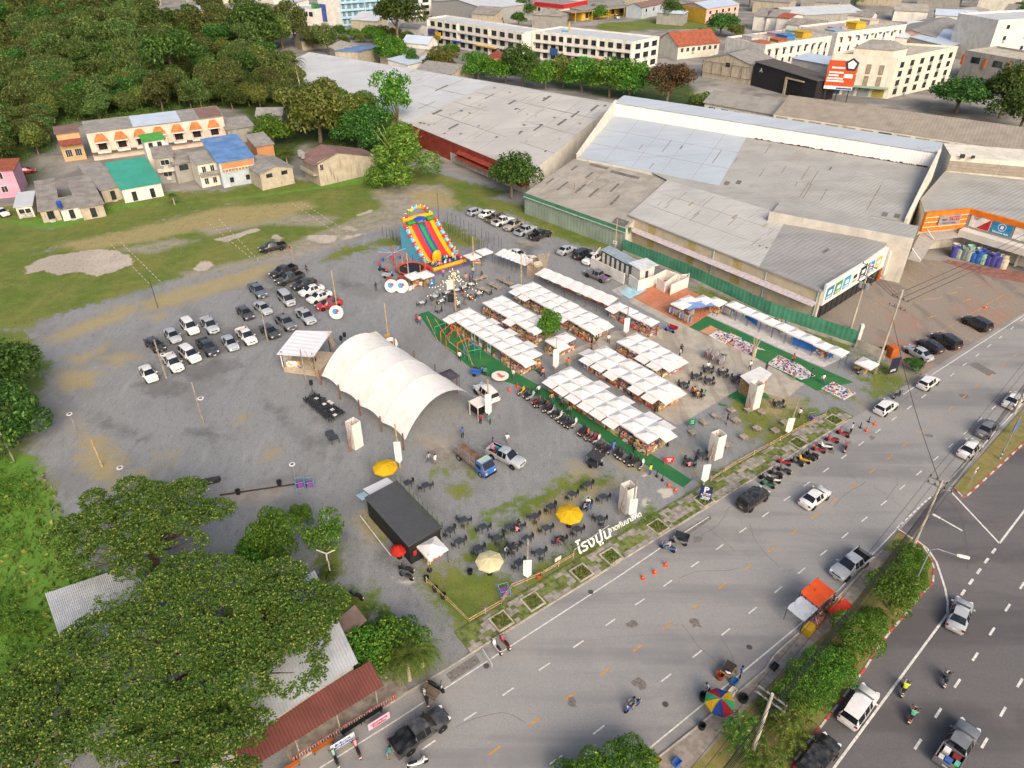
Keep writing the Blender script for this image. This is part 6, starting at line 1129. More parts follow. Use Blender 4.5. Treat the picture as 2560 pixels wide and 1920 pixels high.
for i in range(9):
 p=lerp((4.5,118.9),(16.05,106.92),(i+.5) /9); stall(off(p,R(45),.5),R(-45),'packed toy and clothes stall, %s from the road end under the long tarp' %ORD[8 -i],'mixed')
cmx=canopy_mesh(2.5,2.4)
for p,lab,aw in (((-7.3,123.5),'white canopy with red table between the slide and bench tables',()),((-5.2,125.3),'white canopy at the corner of the black post fence',()),((-17.2,115.1),'white canopy left half of the drinks kiosk below the slide',()),((-15.3,115.7),'white canopy right half of the drinks kiosk below the slide',()),((27.53,104.61),'white canopy over the trousers stall on the tiled terrace',()),((29.27,106.22),'white canopy right beside the blue tarpaulin',()),((31.65,106.22),'white canopy against the fence behind the blue tarpaulin',()),((33.65,105.82),'white canopy linking the blue tarpaulin to the fence line',()),((50.71,87.02),'lone small white canopy at the forecourt corner',()),((-8.24,51.96),'single white canopy beside the black container bar',())):
 tent(p,DA,2.5,2.4,lab,'single white canopies',cmx,aw); 
for p,a_,lab,k in (((-6.8,125.1),R(-10),'red cloth toy table under the canopy by the slide','mixed'),((-16.6,115.5),R(10),'drinks counter facing the lot below the slide','food'),((-15.0,115.9),R(60),'snack counter on the side of the drinks kiosk','food'),((50.61,88.11),DA,'low table of goods at the last small tent','mixed'),((-8.29,52.44),R(41),'timber snack counter beside the black bar','food'),((42.42,100.00),DA,'blanket stall with blue bundle in the fence line','mixed'),((46.32,92.71),DA,'toy stall near the road end of the fence line','mixed'),((33.57,105.72),DA,'timber display counter of shoes beside the terrace','food')): stall(p,a_,lab,k)
for k,(p,q_) in enumerate((((37.94,103.38),(39.09,100.74)),((42.88,95.06),(45.88,92.71)),((46.93,90.77),(48.35,92.06)))):
 a_=ang(p,q_); L=dist(p,q_); o=MB().box((L/2,0,1.05),(L,.04,1.7)).build('tarp_wall',clothmat('bright_blue_tarp','#2f6fc0',.1) if k == 0 else MATS['bright_blue_tarp'],None,loc=z3(p,.15),rz=a_); tag(o,'bright blue tarp wall in the fence line, %s from the road end' %ORD[2 -k],'tarp','blue tarp walls')
# clothes racks and mats of goods
cl_me=None
def rack(p,a,L,label,n=16):
 o=thing('clothes_rack',label,'clothes rack',z3(p,0),a); m=MB(); q=random.Random(int(L*50) +n)
 for i in range(n): x= -L/2 +L* (i+.5) /n; h_=q.uniform(.7,1.0); m.box((x,0,1.45 -h_/2),(L/n*.7,.42,h_))
 tag(m.build('clothes',g_clo,o),kind='stuff'); MB().path([(-L/2,0,0),(-L/2,0,1.5),(L/2,0,1.5),(L/2,0,0)],.025).build('rail',m_steel,o); return o
for p,a_,L,lab in (((29.30,91.73),R(52),1.9,'clothes rack of dark shirts on the concrete, farthest of three'),((30.03,90.77),R(40),1.9,'clothes rack of blue shirts on the concrete, middle of three'),((30.68,89.50),R(40),1.7,'clothes rack of pale shirts on the concrete, nearest the tables'),((26.76,104.15),R(-40),2.6,'long rack of trousers facing the terrace lane'),((27.90,102.24),R(-45),2.4,'rack of tan trousers at the lane corner of the clothes stall'),((29.14,103.77),R(50),2.0,'rack of coloured tops inside the clothes stall'),((35.15,104.35),R(-51),2.2,'rack of dark jeans behind the display counter'),((35.97,105.33),R(-51),1.6,'rack of blue jeans against the fence line')): rack(p,a_,L,lab)
def mat_goods(label,P,cloth,n,gm,hmax=.16):
 o=thing('goods_mat',label,'ground mat'); MB().prism(ccw(P),.022,.034).build('mat',cloth,o); q=random.Random(n); m=MB(); c= [sum(x[k] for x in P) /4 for k in (0,1)]
 for i in range(n):
  u,v=q.uniform(.05,.95),q.uniform(.05,.95); p=lerp(lerp(P[0],P[1],u),lerp(P[3],P[2],u),v); h_=q.uniform(.03,hmax); m.box((p[0],p[1],.034 +h_/2),(q.uniform(.08,.3),q.uniform(.08,.22),h_),q.uniform(0,3))
 if n: tag(m.build('goods',gm,o),kind='stuff')
mw=M('white_mat','#cfcac8',.9); mo=M('orange_mat','#c08a68',.9); mp=M('pink_mat','#c9a6ac',.9); mg=M('mint_mat','#9fc4b4',.9)
mat_goods('bare orange mat at the terrace end of the ground stalls',[(29.75,99.51),(30.87,98.29),(32.92,100.02),(31.93,101.37)],mo,0,g_mix); mat_goods('white mat with purple bags, first of the ground stalls',[(30.90,98.19),(32.01,96.60),(34.01,98.80),(32.92,100.02)],mw,22,g_mix); mat_goods('mat of pink toys and dolls among the ground stalls',[(32.01,96.60),(32.88,95.63),(35.96,97.39),(34.42,99.00)],mw,60,g_mix); mat_goods('small orange mat between the toy mats',[(32.94,95.63),(33.44,95.05),(34.84,96.60),(34.33,97.00)],mo,4,g_mix)
mat_goods('pink mat with red and navy clothes piles',[(33.54,95.05),(35.68,92.61),(37.08,94.10),(34.79,96.41)],mp,34,g_clo); mat_goods('white mat behind the dead tree trunk',[(34.94,96.60),(37.11,94.20),(38.56,93.72),(35.75,97.00)],mw,24,g_mix); mat_goods('big white mat crowded with toys and kitchenware',[(37.72,89.98),(40.36,86.95),(42.62,89.54),(40.14,92.42)],mw,150,g_mix); mat_goods('white mat of folded clothes near the road',[(40.36,86.95),(41.38,85.77),(43.73,86.74),(42.62,89.54)],mw,60,g_clo); mat_goods('last mat of clothes at the road corner',[(43.44,83.56),(45.64,80.77),(47.88,82.43),(45.69,85.26)],mw,110,g_mix)


# ------------------------------------------------------------------ vehicles
m_paint=paintmat('car_paint',.3,.35); m_cg=M('car_glass','#181b20',.12,spec=.6,var=.2); m_tyre=M('tyre_rubber','#1d1d1e',.9); m_rim=M('wheel_rim','#9a9c9e',.35,.5); m_hl=M('headlight_lens','#d5d8da',.15,spec=.6); m_tl=M('tail_light_lens','#8f1a1e',.25,spec=.6); m_plate=M('number_plate','#d9d6cc',.5); m_trim=M('dark_trim','#17181a',.55)
VC= {'white': '#dcdad6','silver': '#a4a9ae','grey': '#6a6d72','dark': '#33363b','black': '#191a1d','navy': '#2c3440','red': '#a01f2a','blue': '#3a62a8','brown': '#6d6253','slate': '#55626f','beige': '#9a9284','yellow': '#d6a21e','orange': '#d2621e','green': '#1f6a48','teal': '#2f7f86','pink': '#d58a90','purple': '#4c3a8a','tan': '#b08a5c','lime': '#c3cf2e','mint': '#5fa88a'}
def C(n): return H(VC.get(n,n))
def wheel_meshes(r,w):
 t_=MB().loft([[(rr_*math.cos(i*math.pi/7),y,rr_*math.sin(i*math.pi/7)) for i in range(14)] for rr_,y in ((r*.62,-w/2),(r*.95,-w/2),(r,-w*.3),(r,w*.3),(r*.95,w/2),(r*.62,w/2))],True)
 return t_.mesh('tyre',m_tyre,True),MB().lathe([(r*.6,0),(r*.55,.02),(r*.16,.012),(r*.14,.03)],10).mesh('rim',m_rim)
def loft_car(root,st,seg):
 rings= []
 for x,w,zb,zs,zt,wt in st: md=zb+ (zs-zb) *.5; rings.append([(x,y,z) for y,z in ((-w*.86,zb),(w*.86,zb),(w,md),(w*.97,zs),(wt,zt),(0,zt+.035),(-wt,zt),(-w*.97,zs),(-w,md))])
 G= {}
 def face(k,f): G.setdefault(k,[]).append(f)
 n=9
 for j in range(len(st) -1):
  for i in range(n):
   a,b=j*n+i,j*n+ (i+1) %n; f= (a,b,b+n,a+n); s=seg[j]; k='body'
   if s == 'C' and i in (3,6): k='side_window' +'LR'[i == 3]
   if s == 'F' and i in (4,5): k='windscreen'
   if s == 'R' and i in (4,5): k='rear_window'
   face(k,f)
 face('body',tuple(range(n-1,-1,-1))); face('body',tuple((len(st) -1) *n+i for i in range(n))); V= [p for r_ in rings for p in r_]
 for k,fs in G.items():
  us=sorted({i for f in fs for i in f}); mp_= {u: i for i,u in enumerate(us)}; m=MB().add([V[u] for u in us],[tuple(mp_[i] for i in f) for f in fs]); nm=k.rstrip('LR') if k.startswith('side') else k
  o=m.build(nm,m_paint if k == 'body' else m_cg,root,k == 'body')
  if k == 'body': o['paint'] =1
def car(kind):
 root=thing(kind,kind,'car'); r=.32
 if kind == 'sedan': st= [(-2.24,.66,.42,.62,.66,.55),(-2.15,.80,.25,.88,.95,.66),(-1.6,.86,.22,.95,1.03,.68),(-.98,.87,.2,.94,1.37,.56),(-.25,.875,.2,.93,1.45,.58),(-.17,.875,.2,.93,1.455,.58),(.38,.875,.2,.92,1.42,.57),(1.12,.87,.2,.90,.99,.68),(1.85,.83,.22,.78,.86,.62),(2.14,.76,.28,.62,.68,.55),(2.23,.6,.38,.5,.54,.45)]; seg='BBRCPCFBBB'; L,Wd,wb=4.45,1.75,1.3
 elif kind == 'hatchback': st= [(-1.98,.64,.42,.66,.7,.55),(-1.93,.8,.26,.96,1.04,.66),(-1.6,.84,.22,.97,1.36,.56),(-.35,.85,.2,.95,1.5,.59),(-.27,.85,.2,.95,1.5,.59),(.35,.85,.2,.94,1.46,.58),(1.05,.85,.2,.92,1.0,.67),(1.7,.81,.24,.8,.88,.6),(1.95,.72,.3,.62,.68,.52),(2.0,.6,.4,.5,.54,.44)]; seg='BRCPCFBBB'; L,Wd,wb=3.98,1.7,1.22
 elif kind == 'suv': st= [(-2.28,.7,.5,.8,.86,.62),(-2.24,.86,.36,1.08,1.14,.72),(-2.02,.9,.3,1.1,1.66,.62),(-1.0,.92,.28,1.08,1.76,.66),(-.92,.92,.28,1.08,1.765,.66),(-.1,.92,.28,1.07,1.77,.67),(-.02,.92,.28,1.07,1.77,.67),(.5,.92,.28,1.06,1.71,.65),(1.2,.91,.28,1.04,1.14,.74),(1.95,.88,.32,.96,1.04,.7),(2.25,.8,.36,.72,.8,.6),(2.33,.66,.45,.58,.62,.5)]; seg='BRCPCPCFBBB'; L,Wd,wb,r=4.6,1.85,1.37,.37
 elif kind == 'van': st= [(-2.3,.7,.45,.8,.86,.62),(-2.26,.84,.32,1.06,1.12,.74),(-2.1,.86,.28,1.06,1.72,.68),(-1.2,.87,.26,1.05,1.82,.7),(-1.12,.87,.26,1.05,1.82,.7),(-.2,.87,.26,1.04,1.84,.7),(-.12,.87,.26,1.04,1.84,.7),(.75,.87,.26,1.03,1.76,.68),(1.5,.86,.26,1.0,1.1,.74),(2.05,.82,.3,.86,.94,.64),(2.25,.72,.36,.66,.7,.54)]; seg='BRCPCPCFBB'; L,Wd,wb=4.55,1.74,1.38
 else: st= [(-.88,.9,.36,1.06,1.1,.76),(-.76,.91,.36,1.06,1.64,.62),(.02,.92,.36,1.06,1.73,.64),(.1,.92,.36,1.06,1.73,.64),(.56,.92,.36,1.05,1.69,.63),(1.24,.91,.36,1.03,1.13,.74),(2.2,.88,.38,.98,1.05,.7),(2.5,.82,.4,.8,.86,.62),(2.6,.7,.5,.6,.64,.5)]; seg='RCPCFBBB'; L,Wd,wb,r=5.2,1.85,1.56,.38
 loft_car(root,st,seg)
 if kind == 'pickup':
  b=MB().box((-1.74,-.87,.76),(1.74,.09,.68)).box((-1.74,.87,.76),(1.74,.09,.68)).box((-2.58,0,.76),(.07,1.66,.66)).box((-.93,0,.76),(.06,1.66,.66)).box((-1.74,0,.5),(1.66,1.5,.12)).build('bed',m_paint,root); b['paint'] =1
  MB().box((-1.75,0,.6),(1.58,1.62,.06)).box((-1.75,-.8,.84),(1.58,.03,.46)).box((-1.75,.8,.84),(1.58,.03,.46)).build('bed_liner',m_trim,root)
 ty,ri=wheel_meshes(r,.21)
 am=MB().lathe([(r*1.18,0),(r*1.18,.012)],14).mesh('wheel_arch',m_trim)
 fx=wb if kind != 'pickup' else 1.62
 for x in (fx,-wb if kind != 'pickup' else -1.5):
  for s in (-1,1):
   a=put('wheel_arch',am,root,(x,s* (Wd/2 -.015),r*1.02)); a.rotation_euler= (R(-90 *s),0,0)
   w=put('wheel',ty,root,(x,s* (Wd/2 -.1),r)); q=put('rim',ri,w,(0,s*.085,0)); q.rotation_euler.x=R(-90 *s)
 xf,xr=L/2 -.06,-L/2 +.02
 z_h,z_t= (.68,.86) if kind in ('sedan','hatchback') else (.86,.98)
 for s in (-1,1):
  MB().box((0,0,0),(.26,.3,.13),R(-24 *s),0).build('headlight',m_hl,root,loc=(xf-.12,s* (Wd/2 -.3),z_h)); MB().box((0,0,0),(.09,.24 if kind != 'pickup' else .12,.2 if kind != 'pickup' else .36)).build('tail_light',m_tl,root,loc=(xr+.02,s* (Wd/2 - (.2 if kind != 'pickup' else .09)),z_t)); mi=MB().box((0,0,0),(.12,.2,.13)).build('mirror',m_paint,root,loc=(.95 if kind != 'van' else 1.3,s* (Wd/2 +.08),1.02)); mi['paint'] =1
 MB().box((0,0,0),(.03,.4,.12)).build('number_plate',m_plate,root,loc=(xf+.05,0,.45)); MB().box((0,0,0),(.03,.4,.12)).build('number_plate',m_plate,root,loc=(xr-.03,0,.72)); MB().box((0,0,0),(.1,Wd*.5,.16)).build('grille',m_trim,root,loc=(xf-.02,0,z_h-.1))
 return root
CARS= {k: car(k) for k in ('sedan','hatchback','suv','van','pickup')}
def park(kind,p,f,col,label,group=None):
 o=clone(CARS[kind],z3(p,.03 if group else 0),ang(p,f) ,label,group,None,C(col)); o.name= {'suv': 'sport_utility_car','van': 'minivan'}.get(kind,kind+ ('_car' if kind in ('sedan','hatchback') else '_truck')); o['category'] ='pickup' if kind == 'pickup' else 'car'; return o
GL='cars parked in the gravel lot'; GF='cars parked along the shed fence'; GR='cars on the road'; GS='cars at the store forecourt'
CL= [
 ('sedan',(-54.39,94.41),(-52.43,92.57),'black','black car behind the leaning lamp pole in the gravel lot',GL),('sedan',(-52.78,97.18),(-51.12,95.09),'silver','silver blue saloon left of the white off-roader in the lot',GL),('suv',(-51.02,99.71),(-49.23,97.54),'white','white off-roader with bonnet scoop in the back row of the lot',GL),('pickup',(-48.06,100.26),(-46.59,98.26),'silver','silver pickup beside the white off-roader in the lot',GL),('sedan',(-43.68,104.43),(-42.01,102.31),'dark','dark grey saloon at the right of the back row in the lot',GL),('pickup',(-41.17,96.84),(-39.57,94.76),'white','white pickup with dark bed in the middle row of the lot',GL),('sedan',(-43.09,94.92),(-41.80,93.07),'silver','silver saloon between navy and white pickups in the lot',GL),('pickup',(-46.05,93.58),(-44.47,91.76),'navy','dark navy pickup in the middle row of the lot',GL),('suv',(-47.98,91.43),(-46.37,89.83),'white','white car with black glass roof in the front row of the lot',GL),('pickup',(-49.62,89.20),(-48.07,87.35),'white','white pickup with black bonnet stripes by the lamp pole',GL),('sedan',(-52.06,86.44),(-50.53,84.52),'white','white saloon alone at the left end of the lot',GL),
 ('pickup',(-43.9,112.3),(-42.5,110.4),'slate','blue grey pickup at the top of the right hand lot row',GL),('sedan',(-41.25,106.02),(-39.85,104.43),'silver','silver saloon behind the white tilted pole in the lot',GL),('van',(-38.09,109.10),(-36.45,106.84),'silver','silver minivan in the centre of the lot',GL),('sedan',(-38.00,98.43),(-36.57,96.83),'dark','dark saloon nearest the stage in the lot',GL),('pickup',(-36.25,101.19),(-34.54,99.16),'grey','dark grey pickup between dark saloon and silver pickup',GL),('pickup',(-33.45,103.09),(-31.81,100.82),'silver','bright silver pickup facing the stage roof',GL),('pickup',(-41.5,119.9),(-42.8,118.3),'black','glossy black pickup below the red flag',GL),('pickup',(-39.6,117.0),(-40.9,115.8),'dark','black pickup with a passenger in its bed',GL),('sedan',(-36.6,114.9),(-37.7,113.9),'black','black saloon beside the two white saloons',GL),('sedan',(-34.7,112.5),(-35.9,111.5),'white','white saloon next to the black saloon near the pole',GL),('sedan',(-32.8,110.1),(-34.03,108.79),'white','white saloon next to the red car',GL),('sedan',(-30.66,107.43),(-32.06,106.50),'red','red saloon beside the round logo sign',GL),('pickup',(-46.4,130.6),(-48.1,129.6),'black','black pickup alone on the muddy field',GL),
 ('hatchback',(-7.9,149.4),(-6.4,150.8),'silver','silver hatchback at the far end of the fence row',GF),('sedan',(-5.2,148.1),(-3.7,149.6),'white','white saloon second in the fence row',GF),('pickup',(-3.3,145.9),(-1.6,147.3),'brown','brown pickup in the fence row',GF),('pickup',(-1.8,143.9),(0.2,145.5),'white','white pickup in the fence row beside the brown one',GF),('pickup',(0.3,141.7),(-1.2,139.6),'beige','beige pickup facing out of the fence row',GF),('pickup',(2.8,139.0),(4.5,140.7),'silver','silver pickup with empty bed near the end of the fence row',GF),('pickup',(5.7,136.6),(7.4,138.1),'black','black pickup at the near end of the fence row',GF),('sedan',(10.5,129.5),(12.0,131.0),'silver','silver saloon left of the black off-roader by the toilets',GF),('suv',(13.5,127.4),(15.2,129.0),'black','black off-roader parked by the toilet block',GF),('pickup',(15.2,125.3),(13.5,123.4),'white','white pickup nose out against the toilet block',GF),('pickup',(15.3,118.2),(14.0,119.5),'grey','grey pickup with purple goods by the white toilet wall',GF),('sedan',(1.1,127.4),(2.3,125.9),'white','white saloon behind the toy stall tarp',GF),('sedan',(4.0,124.3),(5.1,122.3),'white','white saloon hidden behind the bamboo screen',GF),
 ('suv',(-3.54,81.57),(-4.72,83.26),'white','white off-roader parked by the hanging white banner',GL),('pickup',(-0.74,68.03),(1.19,66.52),'silver','silver pickup loaded with baskets beside the blue truck',GL),
 ('van',(27.46,60.61),(29.00,61.85),'black','black minivan stopped at the kerb',GR),('sedan',(34.59,60.90),(35.96,61.96),'white','white saloon driving in the near lane',GR),('hatchback',(50.15,78.34),(51.54,79.40),'white','white hatchback waiting at the verge beyond the cones',GR),('hatchback',(58.61,84.23),(60.30,85.55),'white','white hatchback farthest along the kerb',GR),('sedan',(56.83,69.59),(58.29,70.84),'white','white saloon queueing behind the grey one',GR),('sedan',(61.20,73.68),(62.83,75.15),'grey','grey green saloon in the queue by the upper island',GR),('sedan',(68.21,79.93),(70.02,81.43),'white','white saloon leading the queue at the right edge',GR),('pickup',(34.79,50.87),(32.94,49.58),'silver','silver pickup with black bed beside the median stalls',GR),('sedan',(42.85,44.72),(43.94,46.08),'silver','silver saloon on the dark highway',GR),('suv',(29.45,35.26),(30.81,36.55),'white','white estate car stopped along the median',GR),('suv',(24.42,30.85),(25.57,31.85),'black','black car half under the drooping median tree',GR),('pickup',(36.14,31.89),(37.72,33.31),'grey','grey pickup carrying coloured boxes on the highway',GR),('pickup',(-7.55,33.07),(-6.03,34.28),'dark','dark pickup with black bed cover at the shop kerb',GR),
 ('sedan',(60.86,92.08),(60.15,93.57),'silver','silver saloon parked at the forecourt edge',GS),('hatchback',(63.54,94.07),(62.85,95.61),'black','black hatchback between silver saloon and black off-roader',GS),('suv',(66.65,95.44),(65.99,97.01),'black','black off-roader in the forecourt row',GS),('suv',(74.20,100.82),(73.59,102.13),'black','black car parked alone on the yellow forecourt lines',GS),
 ('pickup',(-41.4,352.1),(-44.2,354.4),'white','white pickup on the far street near the big tree','cars in the town'),('sedan',(-112.4,406.1),(-110.5,408.0),'white','white car before the orange roofed shop','cars in the town'),('pickup',(-90.0,391.7),(-88.1,393.4),'white','white pickup on the far road before the blank tower','cars in the town'),('suv',(-24.5,338.1),(-26.1,339.5),'black','dark car on the far street by the balcony block','cars in the town'),('sedan',(-109.4,149.0),(-107.8,147.7),'white','white car at the left edge beside the low houses','cars in the town'),('van',(56.5,433.8),(57.9,427.6),'white','white van under the carport canopy','cars in the town'),('sedan',(-119.6,176.5),(-118.3,177.3),'red','red car in the alley by the pink house','cars in the town'),('sedan',(-118.3,164.8),(-117.7,165.6),'silver','silver car before the pink house','cars in the town')]
CO= [park(*c) for c in CL]
for k in CARS.values(): kill(k)
def find(lab): return next(o for o in CO if o['label'] == lab)
# cargo, bed cover
def cargo(carlab,label,items,name='cargo_box'):
 c=find(carlab)
 for i,(x,y,w,d,h_,col,lb) in enumerate(items):
  p=off(off(c.location[:2],c.rotation_euler.z,x),c.rotation_euler.z+R(90),y); tag(MB().box((0,0,h_/2),(w,d,h_),0,0,.92).build(name,M('box_' +col,VC.get(col,col),.6),None,loc=z3(p,.67),rz=c.rotation_euler.z),lb,'box')
cargo('grey pickup carrying coloured boxes on the highway','',[(-1.3,.4,.6,.5,.4,'white','pale box at the front of the highway pickup bed'),(-1.3,-.35,.6,.6,.35,'#7a2a2a','maroon crate in the highway pickup bed'),(-2.2,.5,.5,.4,.4,'#c9c6c0','white sack in the highway pickup bed'),(-2.1,0,.55,.55,.45,'blue','blue crate in the highway pickup bed'),(-1.9,-.6,.6,.4,.4,'mint','mint green cool box in the highway pickup bed'),(-2.3,-.4,.4,.5,.3,'#6f7a4a','olive crate at the tailgate of the highway pickup')])
cargo('silver pickup loaded with baskets beside the blue truck','',[(-1.5,.3,.8,.4,.5,'teal','blue plastic basket in the silver pickup bed'),(-2.2,.3,.5,.5,.4,'pink','pink basket in the silver pickup bed'),(-1.5,-.4,.4,.4,.3,'red','red bucket in the silver pickup bed')]); cargo('grey pickup with purple goods by the white toilet wall','',[(-1.7,0,1.1,1.0,.3,'#8a5a8a','purple bundle in the grey pickup bed')])
c=find('dark pickup with black bed cover at the shop kerb'); m=MB(); m.loft([[(-2.5 +i*.42,y,1.12 +.1 *math.sin(i*1.3 +y*4) +.06 * (1 -abs(y))) for y in (-.95,-.5,0,.5,.95)] for i in range(5)],False,0,False); m.build('bed_cover',M('black_vinyl','#1e2021',.4),c)
# blue stake truck
a,f= (-4.52,67.16),(-2.50,64.94); o=thing('stake_truck','old blue truck with open stake bed being unloaded','truck',z3(a,0),ang(a,f)); mb=M('truck_blue','#3f6bb0',.45,var=.15,stain='#8a7a6a',st=.4)
MB().loft([[(x,s*w,z) for s,z in ((-1,.45),(1,.45),(1,1.15),(.88,zt),(-.88,zt),(-1,1.15))] for x,w,zt in ((1.3,.95,2.05),(2.3,.95,2.1),(2.85,.93,1.35),(2.95,.9,1.2))],True).build('cab',mb,o); slab('windscreen',[(2.34,-.78,2.06),(2.34,.78,2.06),(2.84,.82,1.4),(2.84,-.82,1.4)],m_cg,o,.02); slab('roof_sheet',[(1.35,-.8,2.1),(1.35,.8,2.1),(2.2,.8,2.14),(2.2,-.8,2.14)],M('pale_green_roof','#a9bdae',.6),o,.04)
for s in (-1,1): MB().box((1.85,s*.96,1.5),(.75,.03,.5)).build('side_window',m_cg,o); MB().box((2.97,s*.65,.85),(.05,.25,.2)).build('headlight',m_hl,o)
MB().box((-1.0,0,.95),(4.4,1.95,.14)).build('bed',M('rusty_bed','#7d6250',.9,var=.25),o); sk=MB().tube((0,0,0),(0,0,1.35),.025,.025,4).mesh('stake',m_steel)
for i in range(15):
 for s in (-1,1): put('stake',sk,o,(-3.1 +i*.3,s*.95,1.0))
for z in (1.4,1.9,2.3):
 for s in (-1,1): MB().box((-1.0,s*.95,z),(4.3,.03,.06)).build('rail',m_steel,o)
ty,ri=wheel_meshes(.42,.26)
for x in (-2.0,2.1):
 for s in (-1,1): w=put('wheel',ty,o,(x,s*.82,.42)); q=put('rim',ri,w,(0,s*.12,0)); q.rotation_euler.x=R(-90 *s)
MB().box((3.0,0,.5),(.1,1.8,.2)).build('bumper',m_trim,o)
# motorcycles
def scooter():
 root=thing('motorcycle','x','motorcycle'); ty,ri=wheel_meshes(.27,.09)
 for x in (-.62,.62): w=put('wheel',ty,root,(x,0,.27)); put('rim',ri,w,(0,0,0)).rotation_euler.x=R(90)
 b=MB().loft([[(x,y*w,z0+ (z1-z0) *f) for y,f in ((-1,.1),(1,.1),(1.1,.6),(.7,1),(-.7,1),(-1.1,.6))] for x,w,z0,z1 in ((-.85,.06,.62,.72),(-.5,.13,.42,.74),(-.1,.13,.34,.7),(.1,.12,.3,.5),(.3,.13,.32,.6),(.48,.16,.4,.95),(.56,.1,.6,1.0))],True).build('body',m_paint,root,True); b['paint'] =1
 MB().loft([[(x,y*w,z+h_*f) for y,f in ((-1,0),(1,0),(.8,1),(-.8,1))] for x,w,z,h_ in ((-.75,.1,.74,.06),(-.4,.14,.73,.09),(.0,.11,.7,.06))],True).build('seat',m_blk,root); MB().tube((.5,0,.85),(.64,0,.3),.035).build('fork',m_steel,root); MB().path([(.3,-.33,1.06),(.45,-.1,1.02),(.45,.1,1.02),(.3,.33,1.06)],.022).build('handlebar',m_blk,root); fd=MB().box((.62,0,.56),(.42,.13,.06)).build('mudguard',m_paint,root); fd['paint'] =1
 MB().box((.6,0,.88),(.08,.16,.13)).build('headlight',m_hl,root); MB().box((-.88,0,.7),(.05,.14,.08)).build('tail_light',m_tl,root); MB().box((-.93,0,.56),(.02,.2,.15)).build('number_plate',m_plate,root)
 for s in (-1,1): MB().tube((.38,s*.22,1.05),(.4,s*.3,1.22),.01).box((.4,s*.3,1.24),(.02,.11,.07)).build('mirror',m_blk,root)
 MB().tube((-.7,-.13,.36),(-.1,-.12,.28),.05).build('exhaust',m_steel,root)
 return root
BK=scooter()
def bike(p,a,col,label,group=None,z=0.): o=clone(BK,z3(p,z),a,label,group,None,C(col)); return o
bl= [(85,85,'yellow'),(130,108,'black'),(170,125,'silver'),(213,168,'red'),(255,193,'black'),(298,212,'red'),(322,232,'black'),(345,252,'white'),(375,280,'black'),(410,302,'white'),(462,340,'navy'),(490,365,'black'),(540,362,'white'),(598,425,'black'),(622,440,'black'),(648,455,'orange'),(705,485,'red'),(735,505,'white'),(778,575,'black'),(803,592,'black'),(858,588,'blue'),(905,605,'black'),(950,640,'dark'),(1003,668,'black'),(1068,695,'black'),(1120,722,'white')]
BP= [(1.37,82.29),(2.08,81.65),(2.71,81.18),(3.36,80.01),(4.00,79.34),(4.66,78.84),(5.01,78.31),(5.35,77.79),(5.78,77.07),(6.29,76.51),(7.02,75.56),(7.41,74.94),(8.17,75.01),(8.93,73.48),(9.26,73.12),(9.61,72.76),(10.39,72.05),(10.79,71.59),(11.26,69.98),(11.58,69.60),(12.38,69.69),(13.01,69.31),(13.56,68.53),(14.24,67.92),(15.08,67.34),(15.73,66.76)]
for i,p in enumerate(BP):
 c=bl[i][2]; bike(p,R(58 +rnd.uniform(-14,14)),c,'%s motorcycle, %s from the guard in the row along the green carpet' % (c,(ORD+ ['twenty first','twenty second','twenty third','twenty fourth','twenty fifth','twenty sixth'])[25 -i]),'motorcycles parked along the green carpet',.02)
for i in range(1,24,2): bike(off(lerp(BP[i],BP[i+1],.5),R(58),rnd.uniform(-.5,.1)),R(58 +rnd.uniform(-18,18)),rnd.choice(('black','dark','navy','grey')),'dark motorcycle squeezed in next to the %s motorcycle from the guard' % (ORD+ ['twenty first','twenty second','twenty third','twenty fourth','twenty fifth'])[24 -i],'motorcycles parked along the green carpet',.02)
SP= [((42.35,72.88),'red'),((40.47,71.59),'red'),((39.21,70.32),'white'),((38.11,69.64),'red'),((36.90,68.64),'black'),((36.30,68.20),'black'),((35.61,67.77),'yellow'),((34.59,67.23),'black'),((33.03,67.23),'red'),((32.58,65.75),'dark'),((31.42,65.13),'black'),((30.84,64.11),'white'),((29.92,63.30),'green'),((30.05,64.31),'black')]
for i,(p,c) in enumerate(SP): bike(p,R(146 +rnd.uniform(-10,10)),c,'%s motorcycle, %s from the orange cones in the street row' % (c,ORD[i]),'motorcycles parked in the street',.03)
for p,a_,c,lab,z in (((-1.41,41.25),R(122),'white','white scooter behind the folding sign on the road edge',.03),((-0.67,41.75),R(122),'red','dark red scooter beside the white scooter at the pavement end',.03),((-7.43,36.18),R(110),'black','black motorcycle in front of the dark pickup',.03),((-12.55,31.70),R(118),'red','maroon scooter below the pink banner',.03),((-14.18,30.95),R(120),'green','scooter with green delivery box at the bottom edge',.03),((-7.53,30.57),R(20),'white','white motorcycle cut by the bottom edge',.03),((-23.8,121.1),R(150),'black','black big motorcycle left of the trampoline',0),((53.03,81.32),R(35),'black','black motorcycle on the verge by the white hatchback',.02),((41.63,69.98),R(60),'red','scooter being ridden off beside the street row',.03),((-10.86,50.56),R(160),'black','black scooter beside the driveway lawn',0),((-10.75,49.67),R(150),'dark','second black scooter beside the driveway lawn',0),((-15.38,47.19),R(150),'black','black scooter under the driveway trees',0),((56.19,93.54),R(20),'black','motorcycle by the orange cabinet',0),((50.54,87.50),R(40),'blue','blue scooter under the last small tent',0)): bike(p,a_,c,lab,None,z)
